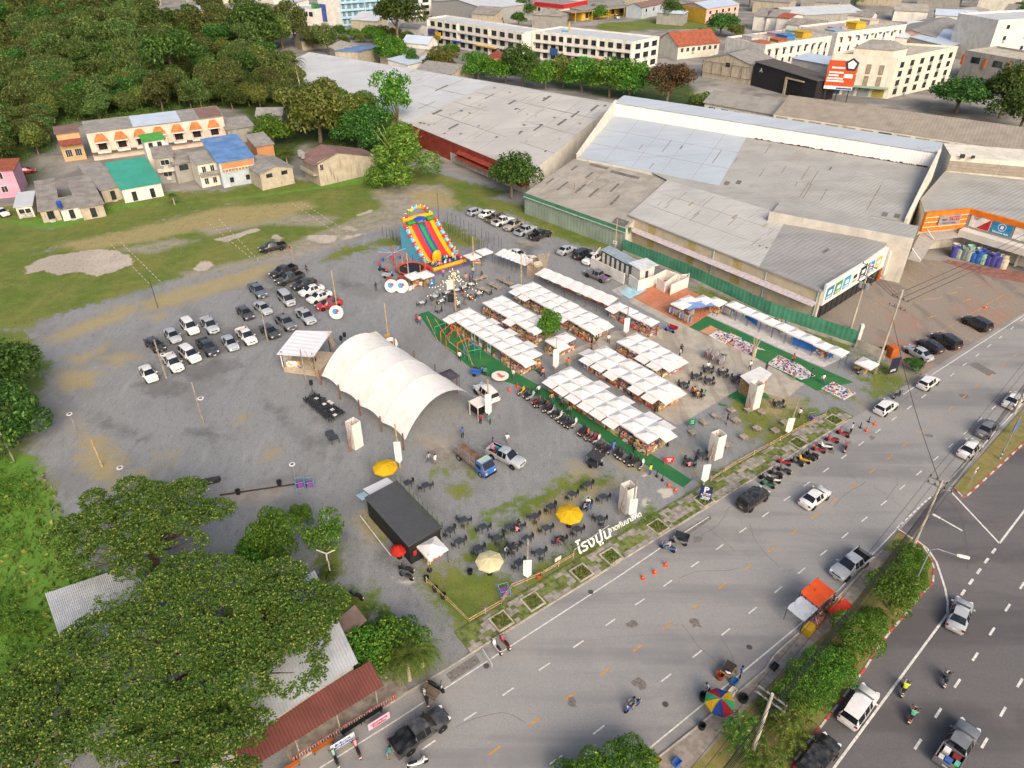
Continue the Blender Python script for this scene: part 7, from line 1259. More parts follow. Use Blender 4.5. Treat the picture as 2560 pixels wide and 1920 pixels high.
# riders' machines and side carts
RB= [((10.26,35.43),R(215),'blue','blue motorcycle ridden along the road by a grey shirt'),((34.14,37.05),R(56),'white','white scooter ridden by a yellow shirt on the highway'),((38.23,37.95),R(56),'white','white scooter ridden by a dark shirt on the highway'),((33.73,34.59),R(50),'orange','scooter ridden by a green shirt on the highway'),((16.46,53.40),R(150),'blue','scooter ridden by a purple skirted rider at the kerb')]
RO= [bike(p,a_,c,lab,'ridden motorcycles',.03) for p,a_,c,lab in RB]
def cart(p,a,col,tray,label,roof=None):
 o=bike(p,a,col,label); o['category'] ='side cart'; o.name='side_cart_motorcycle'; MB().box((-.1,-.75,.45),(1.5,.85,.08)).box((-.1,-1.15,.62),(1.5,.04,.3)).box((-.1,-.35,.62),(1.5,.04,.3)).box((-.83,-.75,.62),(.04,.8,.3)).build('tray',M('tray_' +tray,VC.get(tray,tray),.6),o)
 ty,ri=wheel_meshes(.27,.09); w=put('wheel',ty,o,(-.2,-1.22,.27)); put('rim',ri,w).rotation_euler.x=R(90)
 if roof:
  slab('roof',[(-.9,-1.25,1.7),(.9,-1.25,1.7),(.9,.3,1.78),(-.9,.3,1.78)],M('cart_roof',roof,.7),o,.04)
  for x in (-.8,.8): MB().tube((x,-1.15,.5),(x,-1.15,1.7),.02).build('post',m_steel,o)
 return o
cart((10.39,67.45),R(-40),'black','dark','dark covered side cart motorcycle below the parked motorcycles','#3a3a3c'); cart((17.86,54.31),R(155),'grey','dark','side cart motorcycle with empty grey tray at the kerb'); cart((24.93,99.28),R(140),'blue','red','side cart motorcycle with red tray on the concrete'); cart((-4.91,87.65),R(-15),'blue','blue','blue side cart parked by the green carpet'); cart((-22.3,119.4),R(-20),'blue','silver','side cart motorcycle loaded with silver tanks left of the kiosk'); cart((-6.62,37.27),R(-30),'black','brown','scrap laden side cart by the driveway drain')
kill(BK)


# ------------------------------------------------------------------ membrane tent
a,b= (-26.76,84.66),(-13.28,70.33); d_=ang(a,b); L=dist(a,b); WT=12.2
o=thing('arched_tent','big white arched membrane tent of four bays beside the stage','tent',z3(a,0),d_); m_mem=clothmat('cream_membrane','#efebe4',.2); nb=4
for k in range(nb):
 m=MB(); R_= []
 for i in range(9):
  f=i/8; x=L* (k+f) /nb; sc=math.sin(math.pi*f); row_= []
  for j in range(15):
   v=j/14; y=WT*v; e=abs(2 *v-1); z=1.5 +4.0 * (1 -e ** 2.1) * (1 -.03 *sc) + (.3 *sc-.1) *max(0,e-.75) *4; row_.append((x,y+ (.5 *sc* (1 if v <.5 else -1)) *max(0,e-.6),z))
  R_.append(row_)
 m.loft(R_,False,0,False); c=m.build('canopy_panel',m_mem,o,True); MB().path(R_[0],.05,5).build('arch',M('dull_seam','#c4bdb2',.7),o)
 for y,rr_ in ((-.25,R_[0][0]),(WT+.25,R_[0][-1])):
  if k: MB().tube((rr_[0],y,0),(rr_[0],y,2.5),.1).build('post',M('rust_post','#7a5544',.8),o)
for y in (-.3,WT+.3): MB().tube((L,y,0),(L,y,2.6),.1).build('post',MATS['rust_post'],o); MB().tube((0,y,0),(0,y,2.5),.1).build('post',MATS['rust_post'],o)
# stage
q= [(-33.5,87.4),(-28.1,86.7),(-26.7,92.8),(-32.1,93.1)]
o=thing('stage','open timber stage with white sheet roof and bamboo poles beside the arched tent','stage'); slab('roof',[z3(q[0],3.3),z3(q[1],3.3),z3(q[2],3.9),z3(q[3],3.9)],M('white_stage_roof','#d3d3d6',.5,var=.03,ribs=(R(78),1.2)),o,.1); ce= (sum(x[0] for x in q) /4,sum(x[1] for x in q) /4); ins= [lerp(ce,x,.86) for x in q]
pf= [lerp(ins[0],ins[1],-.02),off(ins[1],R(-40),1.0),off(ins[2],R(-40),1.2),ins[3]]; MB().prism(ccw(pf),0,.9).build('platform',M('stage_boards','#b5a48e',.85,var=.1),o); MB().prism(ccw([ins[0],ins[3],off(ins[3],R(180),.15),off(ins[0],R(180),.15)]),.9,3.1).build('back_wall',m_wpaint,o); MB().prism(ccw([lerp(ins[0],ins[1],.1),lerp(ins[0],ins[1],.55),off(lerp(ins[0],ins[1],.55),R(80),.1),off(lerp(ins[0],ins[1],.1),R(80),.1)]),.9,2.0).build('painted_board',pr[2],o)
for x in q: p=lerp(ce,x,.84); MB().tube(z3(p,0),z3(p,3.5),.08).build('post',m_black,o)
for i in range(16): p=off(q[2] if i%2 else q[1],R(-60),.3 +.12 *i); MB().tube(z3(p,0),z3(off(p,R(rnd.uniform(100,240)),rnd.uniform(.3,1.2)),rnd.uniform(2.6,4.8)),.045,.03,4).build('bamboo_pole',m_bamboo if i%3 else m_gwood,o)
for p,lab in ((off(ce,R(-30),1.2),'black monitor speaker lying on the stage floor'),): tag(MB().box((0,0,1.1),(.7,.5,.4),.5).build('speaker',m_blk,None,loc=z3(p,0)),lab,'speaker')
for p,lab in (((-26.01,94.72),'left black speaker on a stand behind the stage'),((-25.67,95.74),'right black speaker on a stand behind the stage'),((-27.80,82.71),'black speaker on a stand before the stage corner')):
 s=thing('speaker',lab,'speaker',z3(p,0)); MB().box((0,0,1.6),(.4,.4,.65)).build('cabinet',m_blk,s); MB().tube((0,0,0),(0,0,1.3),.03).build('stand',m_blk,s)
 for k in range(3): MB().tube((0,0,.5),(.45 *math.cos(k*2.1),.45 *math.sin(k*2.1),0),.02).build('leg',m_blk,s)
# round cream caravan hut with logo
p= (-20.19,96.09); o=thing('domed_hut','cream rounded hut with porthole and timber door behind the arched tent','hut',z3(p,0),R(-51)); MB().loft([[(x,y*w,z) for y,z in ((-1,0),(1,0),(1.05,1.6),(.7,2.5),(0,2.8),(-.7,2.5),(-1.05,1.6))] for x,w in ((-1.6,1.2),(-1.4,1.4),(1.4,1.4),(1.6,1.2))],True).build('shell',M('cream_shell','#cfc9ba',.6,var=.05),o,True); MB().lathe([(.3,0),(.3,.08),(.2,.09)],14).build('porthole',M('copper_ring','#b07a54',.6),o,loc=(.4,-1.46,1.5)); o.children[-1].rotation_euler.x=R(90); MB().box((1.62,.2,1.1),(.1,1.1,2.2)).build('door',m_wood,o)
# round white logo boards
def disc(p,r,z,label,a=R(-90),cols=('#3f86b0','#b03038')):
 o=thing('round_sign',label,'sign',z3(p,0),a+R(90)); c=MB().lathe([(r,0),(r,.06),(r*.96,.07)],22).build('board',m_wpaint,o,loc=(0,0,z)); c.rotation_euler= (R(72),0,0)
 for i,cc in enumerate(cols): e=MB().lathe([(r* (.42 -.2 *i),.07),(r* (.42 -.2 *i),.085),(r* (.3 -.16 *i),.09)],14).build('logo_mark',M('logo_' +cc[1:],cc,.6),c,loc=(-r*.12 +i*r*.3,r* (.12 +.1 *i),.004 *i))
 for s in (-1,1): MB().tube((s*r*.4,.2,0),(s*r*.4,.05,z),.03).build('prop',m_gwood,o)
disc((-20.9,113.0),1.15,1.2,'left round white logo board in front of the drinks kiosk'); disc((-19.1,112.9),1.2,1.2,'right round white logo board in front of the drinks kiosk'); disc((-28.48,103.38),1.15,1.3,'round white logo board at the pole by the red car'); disc((-18.29,93.38),1.1,1.3,'round white logo board at the pole behind the tent',R(-60))
for p,lab in (((-21.6,115.9),'red cover box behind the left round board'),((-19.6,116.4),'red cover box behind the right round board'),((-9.54,83.56),'red cool box beside the arched tent')): tag(MB().box((0,0,.6),(1.2,1.0,1.2),R(20),0,.9).build('cover_box',M('red_cover','#b53a2c',.7),None,loc=z3(p,0)),lab,'box')
tag(MB().box((0,0,.35),(1.2,.5,.6),R(50)).build('white_block',m_wpaint,None,loc=z3((-17.7,113.7),.1)),'white box lying beside the round boards','box')
o=thing('round_table','round white painted table with orange floral splash on the carpet edge','table',z3((-1.69,85.70),0)); MB().lathe([(.15,0),(.15,.7),(1.25,.72),(1.25,.78),(1.2,.79)],24).build('top',m_wpaint,o); MB().box((0,0,.795),(.5,1.3,.01),.6).box((.2,-.2,.797),(.9,.3,.01),.2).build('painting',M('orange_splash','#cf6a44',.6),o)
# ------------------------------------------------------------------ black container bar
q= [(-16.2,58.5),(-10.5,51.3),(-7.5,54.1),(-13.3,61.2)]; a_=ang(q[0],q[1]); LB=dist(q[0],q[1]); WB=dist(q[1],q[2])
o=thing('container_bar','black container bar with ribbed flat roof and glass rail','bar',z3(q[0],0),a_); MB().box((LB/2,WB/2,1.4),(LB-.3,WB-.3,2.8)).build('wall',M('black_ribbed_wall','#232426',.6,ribs=(a_,3)),o)
m=MB(); n_=38; w_=LB/n_
for i in range(n_): x=i*w_; m.add([(x,-.05,2.86),(x+w_*.35,-.05,2.94),(x+w_*.65,-.05,2.94),(x+w_,-.05,2.86),(x,WB,3.06),(x+w_*.35,WB,3.14),(x+w_*.65,WB,3.14),(x+w_,WB,3.06)],[(0,1,5,4),(1,2,6,5),(2,3,7,6)])
m.build('roof',M('black_ribbed_roof','#3a3d42',.45,var=.08),o); MB().box((LB/2,WB/2,2.82),(LB,WB,.06)).build('roof_board',m_black,o)
for i in range(11): MB().box((LB*i/10,WB+.02,3.45),(.05,.05,.8)).build('rail_post',m_black,o)
for i in range(10): MB().box((LB* (i+.5) /10,WB+.02,3.42),(LB/10 -.08,.02,.62)).build('rail_pane',M('greenish_pane','#9aa694',.3,var=.1),o)
slab('awning',[(-1.9,.8,2.3),(0,.8,2.7),(0,WB-.2,2.7),(-1.9,WB-.2,2.3)],m_cv,o,.04); slab('awning',[(-1.5,-.3,2.25),(0,-.3,2.65),(0,.7,2.65),(-1.5,.7,2.25)],M('pale_aqua_sheet','#a3c0c4',.5),o,.04); MB().tube((.2,-.9,.8),(LB*.8,-1.2,.8),.06).build('pipe_rail',M('white_pipe','#cfc8bc',.6),o)
MB().box((LB+.05,WB*.5,1.1),(.06,1.2,2.0)).build('door',M('dark_door','#3d2a22',.7),o); MB().box((LB+.07,WB*.15,1.6),(.04,.4,.7)).build('poster',M('poster_red','#a8302c',.6),o)
# ------------------------------------------------------------------ toilets
o=thing('toilet_block','grey toilet cubicles and white screen walls beside the terrace','toilet block'); m_tg=M('dark_grey_cladding','#55595c',.7)
def wall3(pts,h,mat,t_=.12,z=0.):
 for i in range(len(pts) -1): L_=dist(pts[i],pts[i+1]); MB().box((L_/2,0,h/2),(L_+t_*.9,t_,h)).build('wall',mat,o,loc=z3(pts[i],z),rz=ang(pts[i],pts[i+1]))
wall3([(16.7,127.6),(14.6,123.0),(19.8,116.1),(19.9,116.4)],2.0,m_wpaint); wall3([(20.7,115.9),(21.9,113.5),(24.7,115.2),(27.4,117.8),(30.6,115.0)],2.0,m_wpaint,.13); wall3([(25.4,114.6),(26.4,112.8),(29.2,116.4)],2.0,m_wpaint); wall3([(27.3,111.9),(30.8,114.8),(31.3,116.4)],2.0,m_wpaint,.14); wall3([(27.4,117.8),(29.4,115.9),(31.3,116.4)],1.9,m_wpaint,.11)
g0,g1= (16.7,125.6),(21.4,118.5); L_=dist(g0,g1); aa=ang(g0,g1); MB().box((L_/2,.9,1.2),(L_,1.8,2.4)).build('cubicles',m_tg,o,loc=z3(g0,0),rz=aa); slab('roof',[z3(off(g0,aa-R(90),.3),2.45),z3(off(g1,aa-R(90),.3),2.45),z3(off(g1,aa+R(90),2.0),2.75),z3(off(g0,aa+R(90),2.0),2.75)],M('blue_grey_sheet','#8f9da3',.5),o,.05)
for i in range(6): p=off(off(g0,aa,L_* (i+.6) /6.4),aa-R(90),.05); MB().box((0,0,1.0),(.65,.05,1.9)).build('door',m_wpaint,o,loc=z3(p,.05),rz=aa)
sq=rect((21.3,118.7),(22.6,116.4),3.2); MB().prism(sq,0,2.5).build('kiosk',m_wpaint,o); slab('roof',[z3(p,2.9) for p in (lerp(sq[0],sq[2],-.15),lerp(sq[1],sq[3],-.15),lerp(sq[2],sq[0],-.15),lerp(sq[3],sq[1],-.15))],M('white_flat_roof','#c9cccd',.5),o,.1); c0=ang(sq[1],sq[2])
for i in range(3): p=off(off(sq[1],c0,.6 +i*.9),c0-R(90),.04); MB().box((0,0,1.1),(.6,.05,2.0)).build('door',m_black if i%2 else m_wpaint,o,loc=z3(p,0),rz=c0)
text_mesh('lettering','1',.5,m_kl,o,z3(off((20.7,115.9),R(-60),.1),1.5),(R(90),0,ang((20.7,115.9),(21.9,113.5))))
# ------------------------------------------------------------------ inflatable slide
s0,s1= (-14.5,121.1),(-8.8,125.3); a_=ang(s0,s1); WS=dist(s0,s1); o=thing('inflatable_slide','tall colourful inflatable slide with striped lanes and rainbow arch','inflatable slide',z3(s0,0),a_)
def infl(n,c): return M('vinyl_' +n,c,.35,var=.04,spec=.5)
vy,vr,vb,vg,vc,vo,vp=infl('yellow','#d9a010'),infl('red','#c8342c'),infl('blue','#1f4fa0'),infl('green','#2a8a3a'),infl('aqua','#5fb3cc'),infl('orange','#dd7a18'),infl('purple','#6a5a86')
DP=11.5
def prof(t_): return 2.6 +t_* (DP-4.4),.6 +5.6 * (t_ ** 1.35)
ln= [vy,vr,vb,vg,vb,vr,vy]; lw= [1.2,1.4,.5,.9,.5,1.4,1.2]; sm_=sum(lw); x=.5
for mt,w_ in zip(ln,lw):
 ww=w_* (WS-1.0) /sm_; m=MB(); m.loft([[(x+.02,prof(t_)[0],prof(t_)[1]),(x+ww*.5,prof(t_)[0],prof(t_)[1] +.16),(x+ww-.02,prof(t_)[0],prof(t_)[1])] for t_ in [i/12 for i in range(13)]],False,0,False); m.build('lane',mt,o,True); x += ww
for xs_ in (.25,WS-.25):
 pts_= [(xs_,prof(i/10)[0],prof(i/10)[1] +.45) for i in range(11)]
 for i in range(10): MB().tube(pts_[i],pts_[i+1],.42,.42,8).build('side_tube',vr if i%2 else vc,o,True)
 for i in range(9): p=pts_[i+1]; MB().lathe([(.02,-.16),(.16,-.05),(.16,.08),(.02,.18)],8).build('stud',m_wpaint,o,loc=(p[0],p[1],p[2] +.5))
MB().add([(0,2.6,0),(0,DP,0),(0,DP,6.4),(0,DP-1.8,6.2),(0,2.6,.7)],[(0,1,2,3,4)]).build('side_panel',vc,o); MB().add([(WS,2.6,0),(WS,DP,0),(WS,DP,6.4),(WS,DP-1.8,6.2),(WS,2.6,.7)],[(4,3,2,1,0)]).build('side_panel',vc,o)
MB().box((WS/2,DP-.5,3.0),(WS-.1,1.2,6.0)).build('tower',vo,o); 
for i,mt in enumerate((vg,vy,vg)): MB().tube((WS* (.12 +.3 *i),DP-1.5,6.7),(WS* (.12 +.3 *i) +WS*.24,DP-1.5,6.7),.45,.45,10).build('roll',mt,o,True)
MB().tube((.3,DP-.6,7.3),(WS-.3,DP-.6,7.3),.5,.5,10).build('roll',vy,o,True); cols_= [vc,vr,vg,vy,vc,vy,vo,vr,vg,vr]
for i in range(10):
 t0_,t1_=math.pi*i/10,math.pi* (i+1) /10; P0= (WS*.5 +2.5 *math.cos(math.pi-t0_),DP-.6,6.9 +2.6 *math.sin(t0_)); P1= (WS*.5 +2.5 *math.cos(math.pi-t1_),DP-.6,6.9 +2.6 *math.sin(t1_)); MB().tube(P0,P1,.36,.36,9).build('arch_segment',cols_[i],o,True); nrm= (Vector(P0) -Vector((WS*.5,DP-.6,6.9))).normalized(); MB().tube(Vector(P0) +nrm*.3,Vector(P0) +nrm*.75,.14,.01,6).build('spike',m_wpaint,o)
MB().lathe([(1.3,0),(1.2,.3),(.5,.55),(.05,.6)],12).build('cap_ornament',vb,o,loc=(WS*.5,DP-1.6,7.1))
for x,mt in ((.0,vr),(WS,vr)): MB().tube((x,.3,.45),(x,3.2,.45),.42,.42,9).build('pool_wall',mt,o,True)
MB().tube((0,0,.42),(WS,0,.42),.42,.42,9).build('pool_wall',vy,o,True); MB().box((WS/2,1.6,.15),(WS,3.2,.3)).build('pool_floor',vb,o); MB().box((WS/2,-1.0,.02),(WS+.5,1.2,.04)).build('landing_mat',vp,o)
MB().loft([[(WS*.36 +r_*math.cos(i*.5236),2.6 +r_*.45 *math.sin(i*.5236),z) for i in range(12)] for r_,z in ((.95,.3),(1.0,1.6),(.9,2.5),(.5,3.0),(.05,3.1))],True).build('dome_tower',vy,o,True)
q=random.Random(4)
for i in range(26): MB().lathe([(.02,0),(.2,.15),(.22,.5),(.05,.8)],8).build('bobble',q.choice((vy,vr,vg,vb,vo,m_wpaint,vc)),o,loc=(q.uniform(.4,WS-.4),q.uniform(.4,2.6),.3 +q.uniform(0,.5)))
for i in range(5): MB().tube((WS-.2,2.8 +i*.9,.4 +i*.5),(WS+.3,2.9 +i*.9,1.6 +i*.5),.35,.12,8).build('side_spire',(vo,vy,vg,vr,vo)[i],o,True)
[x for x in COL.objects if x.name == 'inflatable_slide'][0].scale.z=.86
# rides beside the slide
p= (-18.4,121.1); o=thing('trampoline','round trampoline with red and orange rim beside the slide','trampoline',z3(p,0)); MB().loft([[(r_*math.cos(i*.314),r_*math.sin(i*.314),z) for i in range(20)] for r_,z in ((2.6,.6),(2.75,.75),(2.6,.85),(2.3,.75))],False).build('rim',vr,o,True); MB().lathe([(2.35,.68),(2.3,.7),(.1,.66)],20).build('mat',m_blk,o)
for i in range(8): mt= (vo,vg,vb,vy)[i%4]; MB().tube((2.65 *math.cos(i*.785),2.65 *math.sin(i*.785),0),(2.65 *math.cos(i*.785),2.65 *math.sin(i*.785),2.2),.06).build('post',mt,o)
p= (-21.9,123.5); o=thing('swing_ride','spindly chair ride with blue radial arms left of the slide','ride',z3(p,0)); MB().tube((0,0,0),(0,0,2.9),.12).build('mast',vr,o)
for i in range(10): c_,s_=math.cos(i*.628),math.sin(i*.628); MB().path([(0,0,2.6),(2.7 *c_,2.7 *s_,2.9)],.05).build('arm',vc if i%3 else vr,o); MB().path([(2.7 *c_,2.7 *s_,2.9),(2.8 *c_,2.8 *s_,.7)],.015).box((2.8 *c_,2.8 *s_,.6),(.4,.4,.3)).build('seat',vr if i%2 else vb,o)
# string light pole
p= (-9.37,106.12); o=thing('string_light_pole','timber pole crowned with strings of warm lit bulbs','lamp pole',z3(p,0)); MB().tube((0,0,0),(-.05,0,7.4),.16,.1,8).build('pole',m_bamboo,o); MB().box((-.6,0,4.9),(1.3,.05,1.7)).build('banner',M('pale_print','#d8d0c6',.7,var=.1),o); MB().box((-.6,0,2.4),(1.3,.05,1.5)).build('dark_banner',M('dark_print','#2a2a2e',.7,var=.3,scale=3),o)
bm=M('warm_bulb','#ffd9a0',.4,emit=4); be=MB().lathe([(.01,-.05),(.05,0),(.01,.06)],5).mesh('bulb',bm); q=random.Random(2)
for k in range(9):
 a1=k*.698; e= (5.0 *math.cos(a1),5.0 *math.sin(a1),3.6); MB().path([(0,0,7.3),(e[0] *.5,e[1] *.5,4.9),e],.012,3).build('cable',m_blk,o)
 for i in range(9): f= (i+.6) /9.5; put('bulb',be,o,(e[0] *f,e[1] *f,7.3 -3.7 *f-1.1 *math.sin(math.pi*f)))
for i in range(20): put('bulb',be,o,(q.uniform(-.8,.8),q.uniform(-.8,.8),q.uniform(6,7.4)))
# ------------------------------------------------------------------ poles, banners, towers
def pole(p,h,label,mat=None,lean=0,banner=None,r=.11,lamp=False):
 o=thing('wooden_pole',label,'pole',z3(p,0)); MB().tube((0,0,0),(lean,0,h),r,r*.8,7).build('shaft',mat or m_bamboo,o)
 if banner: b=MB().add([(x,-.18,z) for x,z in ((-.42,4.2),(.42,4.3),(.42,1.5),(.05,.9),(-.42,1.4))] + [(x,-.14,z) for x,z in ((-.42,4.2),(.42,4.3),(.42,1.5),(.05,.9),(-.42,1.4))],[(0,4,3,2,1),(5,6,7,8,9),(0,1,6,5),(1,2,7,6),(2,3,8,7),(3,4,9,8),(4,0,5,9)]).build('banner',m_cv,o); b.scale.z=banner; MB().add([(-.3,-.16,4.3),(.35,-.16,4.4),(.2,-.16,3.8),(-.25,-.2,3.7)],[(0,3,2,1)]).build('ribbon',M('aqua_ribbon','#8fbfb8',.8),o).scale.z=banner
 if lamp: MB().loft([[(.55 +r_*math.cos(i*.52),r_*math.sin(i*.52),h*.62 +z) for i in range(12)] for r_,z in ((.4,0),(.4,.06),(.22,.08))],False).build('ring_lamp',m_wpaint,o); MB().lathe([(.2,0),(.2,.05),(.02,.06)],10).build('solar_disc',M('solar_blue','#2f3f6a',.3),o,loc=(.55,0,h*.62 +.02))
 return o
for args in (((-49.61,86.23),6.4,'leaning white lamp pole among the front row of cars',m_gwood,0,None,.12,True),((-40.41,75.42),6.6,'white tilted lamp pole alone on the empty gravel',m_gwood,0,None,.12,True),((-37.69,95.92),6.2,'pale pole between the dark saloon and silver car',m_gwood),((-29.32,107.33),6.8,'timber pole behind the round board by the red car'),((-19.16,96.44),6.6,'timber pole with floodlights beside the cream hut'),((-13.56,66.59),6.8,'timber pole with long white banner at the tent corner',None,0,1.0),((-3.09,76.31),6.5,'timber pole with white banner by the white off-roader',None,0,1.0),((13.25,57.83),6.0,'white pole with banner by the road letters',m_gwood,0,.8),((22.46,63.50),6.5,'white pole with banner behind the parking sign',m_gwood,.3,.8),((1.53,49.36),6.0,'white pole with banner by the cream parasol',m_gwood,0,.75),((35.23,72.88),6.2,'white pole with banner by the bin cage',m_gwood,.3,.7),((17.78,97.84),5.6,'pole with white banner between market rows',m_gwood,0,.8),((6.30,87.65),6.0,'timber pole with white banner near the small tree',None,0,.95),((-18.2,115.9),6.0,'pale pole beside the drinks kiosk'),((-7.1,122.8),6.2,'pale pole by the red toy table'),((1.6,115.9),6.0,'pale pole at the far corner of the market rows'),((19.6,128.4),7.2,'timber pole with notice board by the shed wall'),((-29.51,85.85),5.0,'grey pole at the front corner of the stage',m_gwood),((-59.34,107.38),5.4,'thin black pole on the field track',m_black,0,None,.06),((-49.77,66.91),4.2,'bamboo pole lying tilted on the grassy corner',m_bamboo),((-15.3,144.4),6.5,'thin black mast behind the slide',m_black,0,None,.05),((-61.01,67.88),4.5,'grey pole on the left bank',m_gwood),((-41.0,125.1),3.4,'slim pole flying a red flag on the field',m_bamboo,0,None,.05)): pole(*args)
MB().add([(0,0,3.4),(-.9,.1,3.1),(-.1,0,2.8)],[(0,1,2),(2,1,0)]).build('flag',M('red_flag','#c9513f',.8),[x for x in COL.objects if x.get('label') == 'slim pole flying a red flag on the field'][0])
for p in ((-56.49,74.08),(-45.41,63.70),(-25.62,64.31)):
 o=thing('ring_lamp_post','short post with white ring solar lamp on the lower gravel','lamp',z3(p,0),0,'ring solar lamps'); MB().tube((0,0,0),(0,0,2.6),.05).build('post',m_steel,o); MB().loft([[(r_*math.cos(i*.52),r_*math.sin(i*.52),2.6 +z) for i in range(12)] for r_,z in ((.36,0),(.36,.06),(.2,.07))],False).build('ring',m_wpaint,o); MB().lathe([(.2,2.6),(.2,2.64),(.02,2.65)],10).build('solar_disc',M('solar_blue','#2f3f6a',.3),o)
def tower(p,a,label,h=3.9):
 o=thing('white_tower',label,'sign tower',z3(p,0),a); m=MB(); w_=.62
 for s in (-1,1): m.box((s*w_,0,h/2),(.08,1.32,h)); m.box((0,s*w_,h/2),(1.16,.08,h))
 m.build('shell',m_wpaint,o); q=random.Random(int(h*31 +p[0])); 
 for i in range(7): MB().tube((-.9 +q.uniform(-.6,.3),-.3,0),(-.3 +q.uniform(-.9,.5),q.uniform(-.5,.5),q.uniform(2.2,4.8)),.03,.015,4).build('dry_branch',M('dry_branch','#9a7350',.9),o)
tower((-19.61,70.89),R(48),'tall white square tower beside the arched tent',3.9); tower((12.91,59.65),R(30),'tall white square tower behind the road letters',3.6); tower((25.06,68.86),R(30),'tall white square tower with dry branches near the stone tables',3.6); tower((32.53,79.16),R(30),'tall white fabric covered tower at the timber cafe',4.0)
p= (33.83,82.43); o=thing('timber_cafe','small timber cafe kiosk with white boat shaped awning','kiosk',z3(p,0),R(39)); MB().box((0,.6,1.2),(3.2,2.2,2.4)).build('wall',m_wood,o); slab('awning',[(-2.4,-.8,2.5),(-.6,-1.2,2.7),(2.2,-.6,2.7),(2.6,1.6,2.6),(-1.6,1.9,2.6)],m_cv,o,.06); MB().box((1.65,.6,1.6),(.06,1.6,.5)).build('sign_strip',vo,o)
# letters on the pavement rail
a,b= (6.64,52.60),(13.78,57.48); aa=ang(a,b); LL=dist(a,b); o=thing('white_letters','row of big white sculpted letters on the market edge facing the road','sign',z3(a,0),aa); m_let=M('white_letter_foam','#e6e2dc',.6,var=.03)
text_mesh('lettering','โรงปูน',1.85,m_let,o,(LL*.29,0,.9),(R(66),0,0),.07,'CENTER',.012); text_mesh('lettering','ภาดกับนาลีกิด',.85,m_let,o,(LL*.79,0,1.1),(R(66),0,0),.06,'CENTER',.004)
for i in range(7): MB().tube((LL*i/6,.1,0),(LL*i/6,.1,1.1),.03).build('stake',m_steel,o)
MB().tube((0,.25,.75),(LL*.62,.9,.75),.04).build('rail',m_wpaint,o)
# parking sign, boards
def board(p,a,w,h,z,col,label,lines,name='sign_board',legs=True):
 o=thing(name,label,'sign',z3(p,0),a); MB().box((0,0,z+h/2),(w,.06,h)).build('panel',M('board_' +col,col,.6,var=.03),o)
 for (tx,sz,lx,lz,mt) in lines: text_mesh('lettering',tx,sz,mt,o,(lx,-.05,z+lz),(R(90),0,0),.01,bold=sz*.03)
 if legs:
  for s in (-1,1): MB().tube((s*w*.4,.05,0),(s*w*.4,.05,z+.1),.03).build('leg',m_steel,o)
 return o
board((22.00,60.78),R(-18),1.35,2.1,.35,'#24305f','navy parking sign with big white P on the pavement',[('P',1.1,0,1.55,m_wl),('ที่จอดรถ',.26,.15,1.0,m_wl),('<———',.3,0,.78,m_wl),('โรงปูน',.36,.1,.45,m_wl),('ตลาดนัด',.28,0,.18,m_wl)]); board((19.07,67.23),R(0),1.1,.85,.4,'#c02a33','red notice board at the end of the green carpet',[('จอดรถ',.24,0,.6,m_wl),('ฟรี',.3,0,.3,m_wl)]); board((23.39,74.69),R(10),.95,.95,.4,'#1f7a58','green notice board beside the stone table',[('ที่นั่ง',.24,0,.68,m_wl),('ทาน',.26,0,.34,m_wl)])
board((4.75,51.49),R(36),.8,.5,.6,'#d0ccc4','small white twin placard beside the lawn fence',[]); board((54.79,87.04),R(20),1.6,2.6,.3,'#26283c','concert poster with stage lights at the forecourt corner',[('LIVE',.5,0,.5,m_wl)]); board((-2.23,40.04),R(-60),1.8,.6,.2,'#c9c6c0','long white folding board on the road edge',[]); board((19.4,127.6),R(-40),.9,.7,2.6,'#cfcac0','white notice nailed on the shed side pole',[('ห้าม',.2,0,.4,m_kl)],'sign_board',False); board((-14.1,115.0),R(20),.9,.9,.3,'#2b7fb8','blue square panel with white A on the drinks kiosk',[('A',.6,0,.45,m_wl)]); board((-13.75,32.09),KD,2.1,.85,.35,'#d3d1d6','white banner with blue lettering tied on the red rail',[('รับหุ้มเบาะ',.34,0,.58,m_bl),('อุปกรณ์ซ่อม',.34,0,.24,m_bl)]); board((-11.08,33.87),KD,2.0,.85,.35,'#cfb3c6','pink banner with red lettering tied on the red rail',[('ประกาศขาย',.34,0,.58,m_rl),('ติดต่อด่วน',.3,0,.24,m_rl)])


# ------------------------------------------------------------------ people: one continuous skinned body per pose
m_skin=M('skin','#a87656',.6); m_hair=M('dark_hair','#1d1815',.7); m_shoe=M('shoe','#3a3430',.7); m_shirt=paintmat('shirt_cloth',.8,0); TR= [M('dark_trousers','#26282e',.85),M('blue_jeans','#44566f',.85),M('khaki_shorts','#8f7d62',.85),M('black_trousers','#18181a',.85)]
J0= ['pel','spi','che','nec','hea','top','shL','elL','wrL','haL','shR','elR','wrR','haR','hiL','knL','anL','toL','hiR','knR','anR','toR']; ED= [(0,1),(1,2),(2,3),(3,4),(4,5),(2,6),(6,7),(7,8),(8,9),(2,10),(10,11),(11,12),(12,13),(0,14),(14,15),(15,16),(16,17),(0,18),(18,19),(19,20),(20,21)]; RD= [.14,.135,.15,.06,.098,.07,.075,.05,.036,.042,.075,.05,.036,.042,.1,.068,.045,.04,.1,.068,.045,.04]
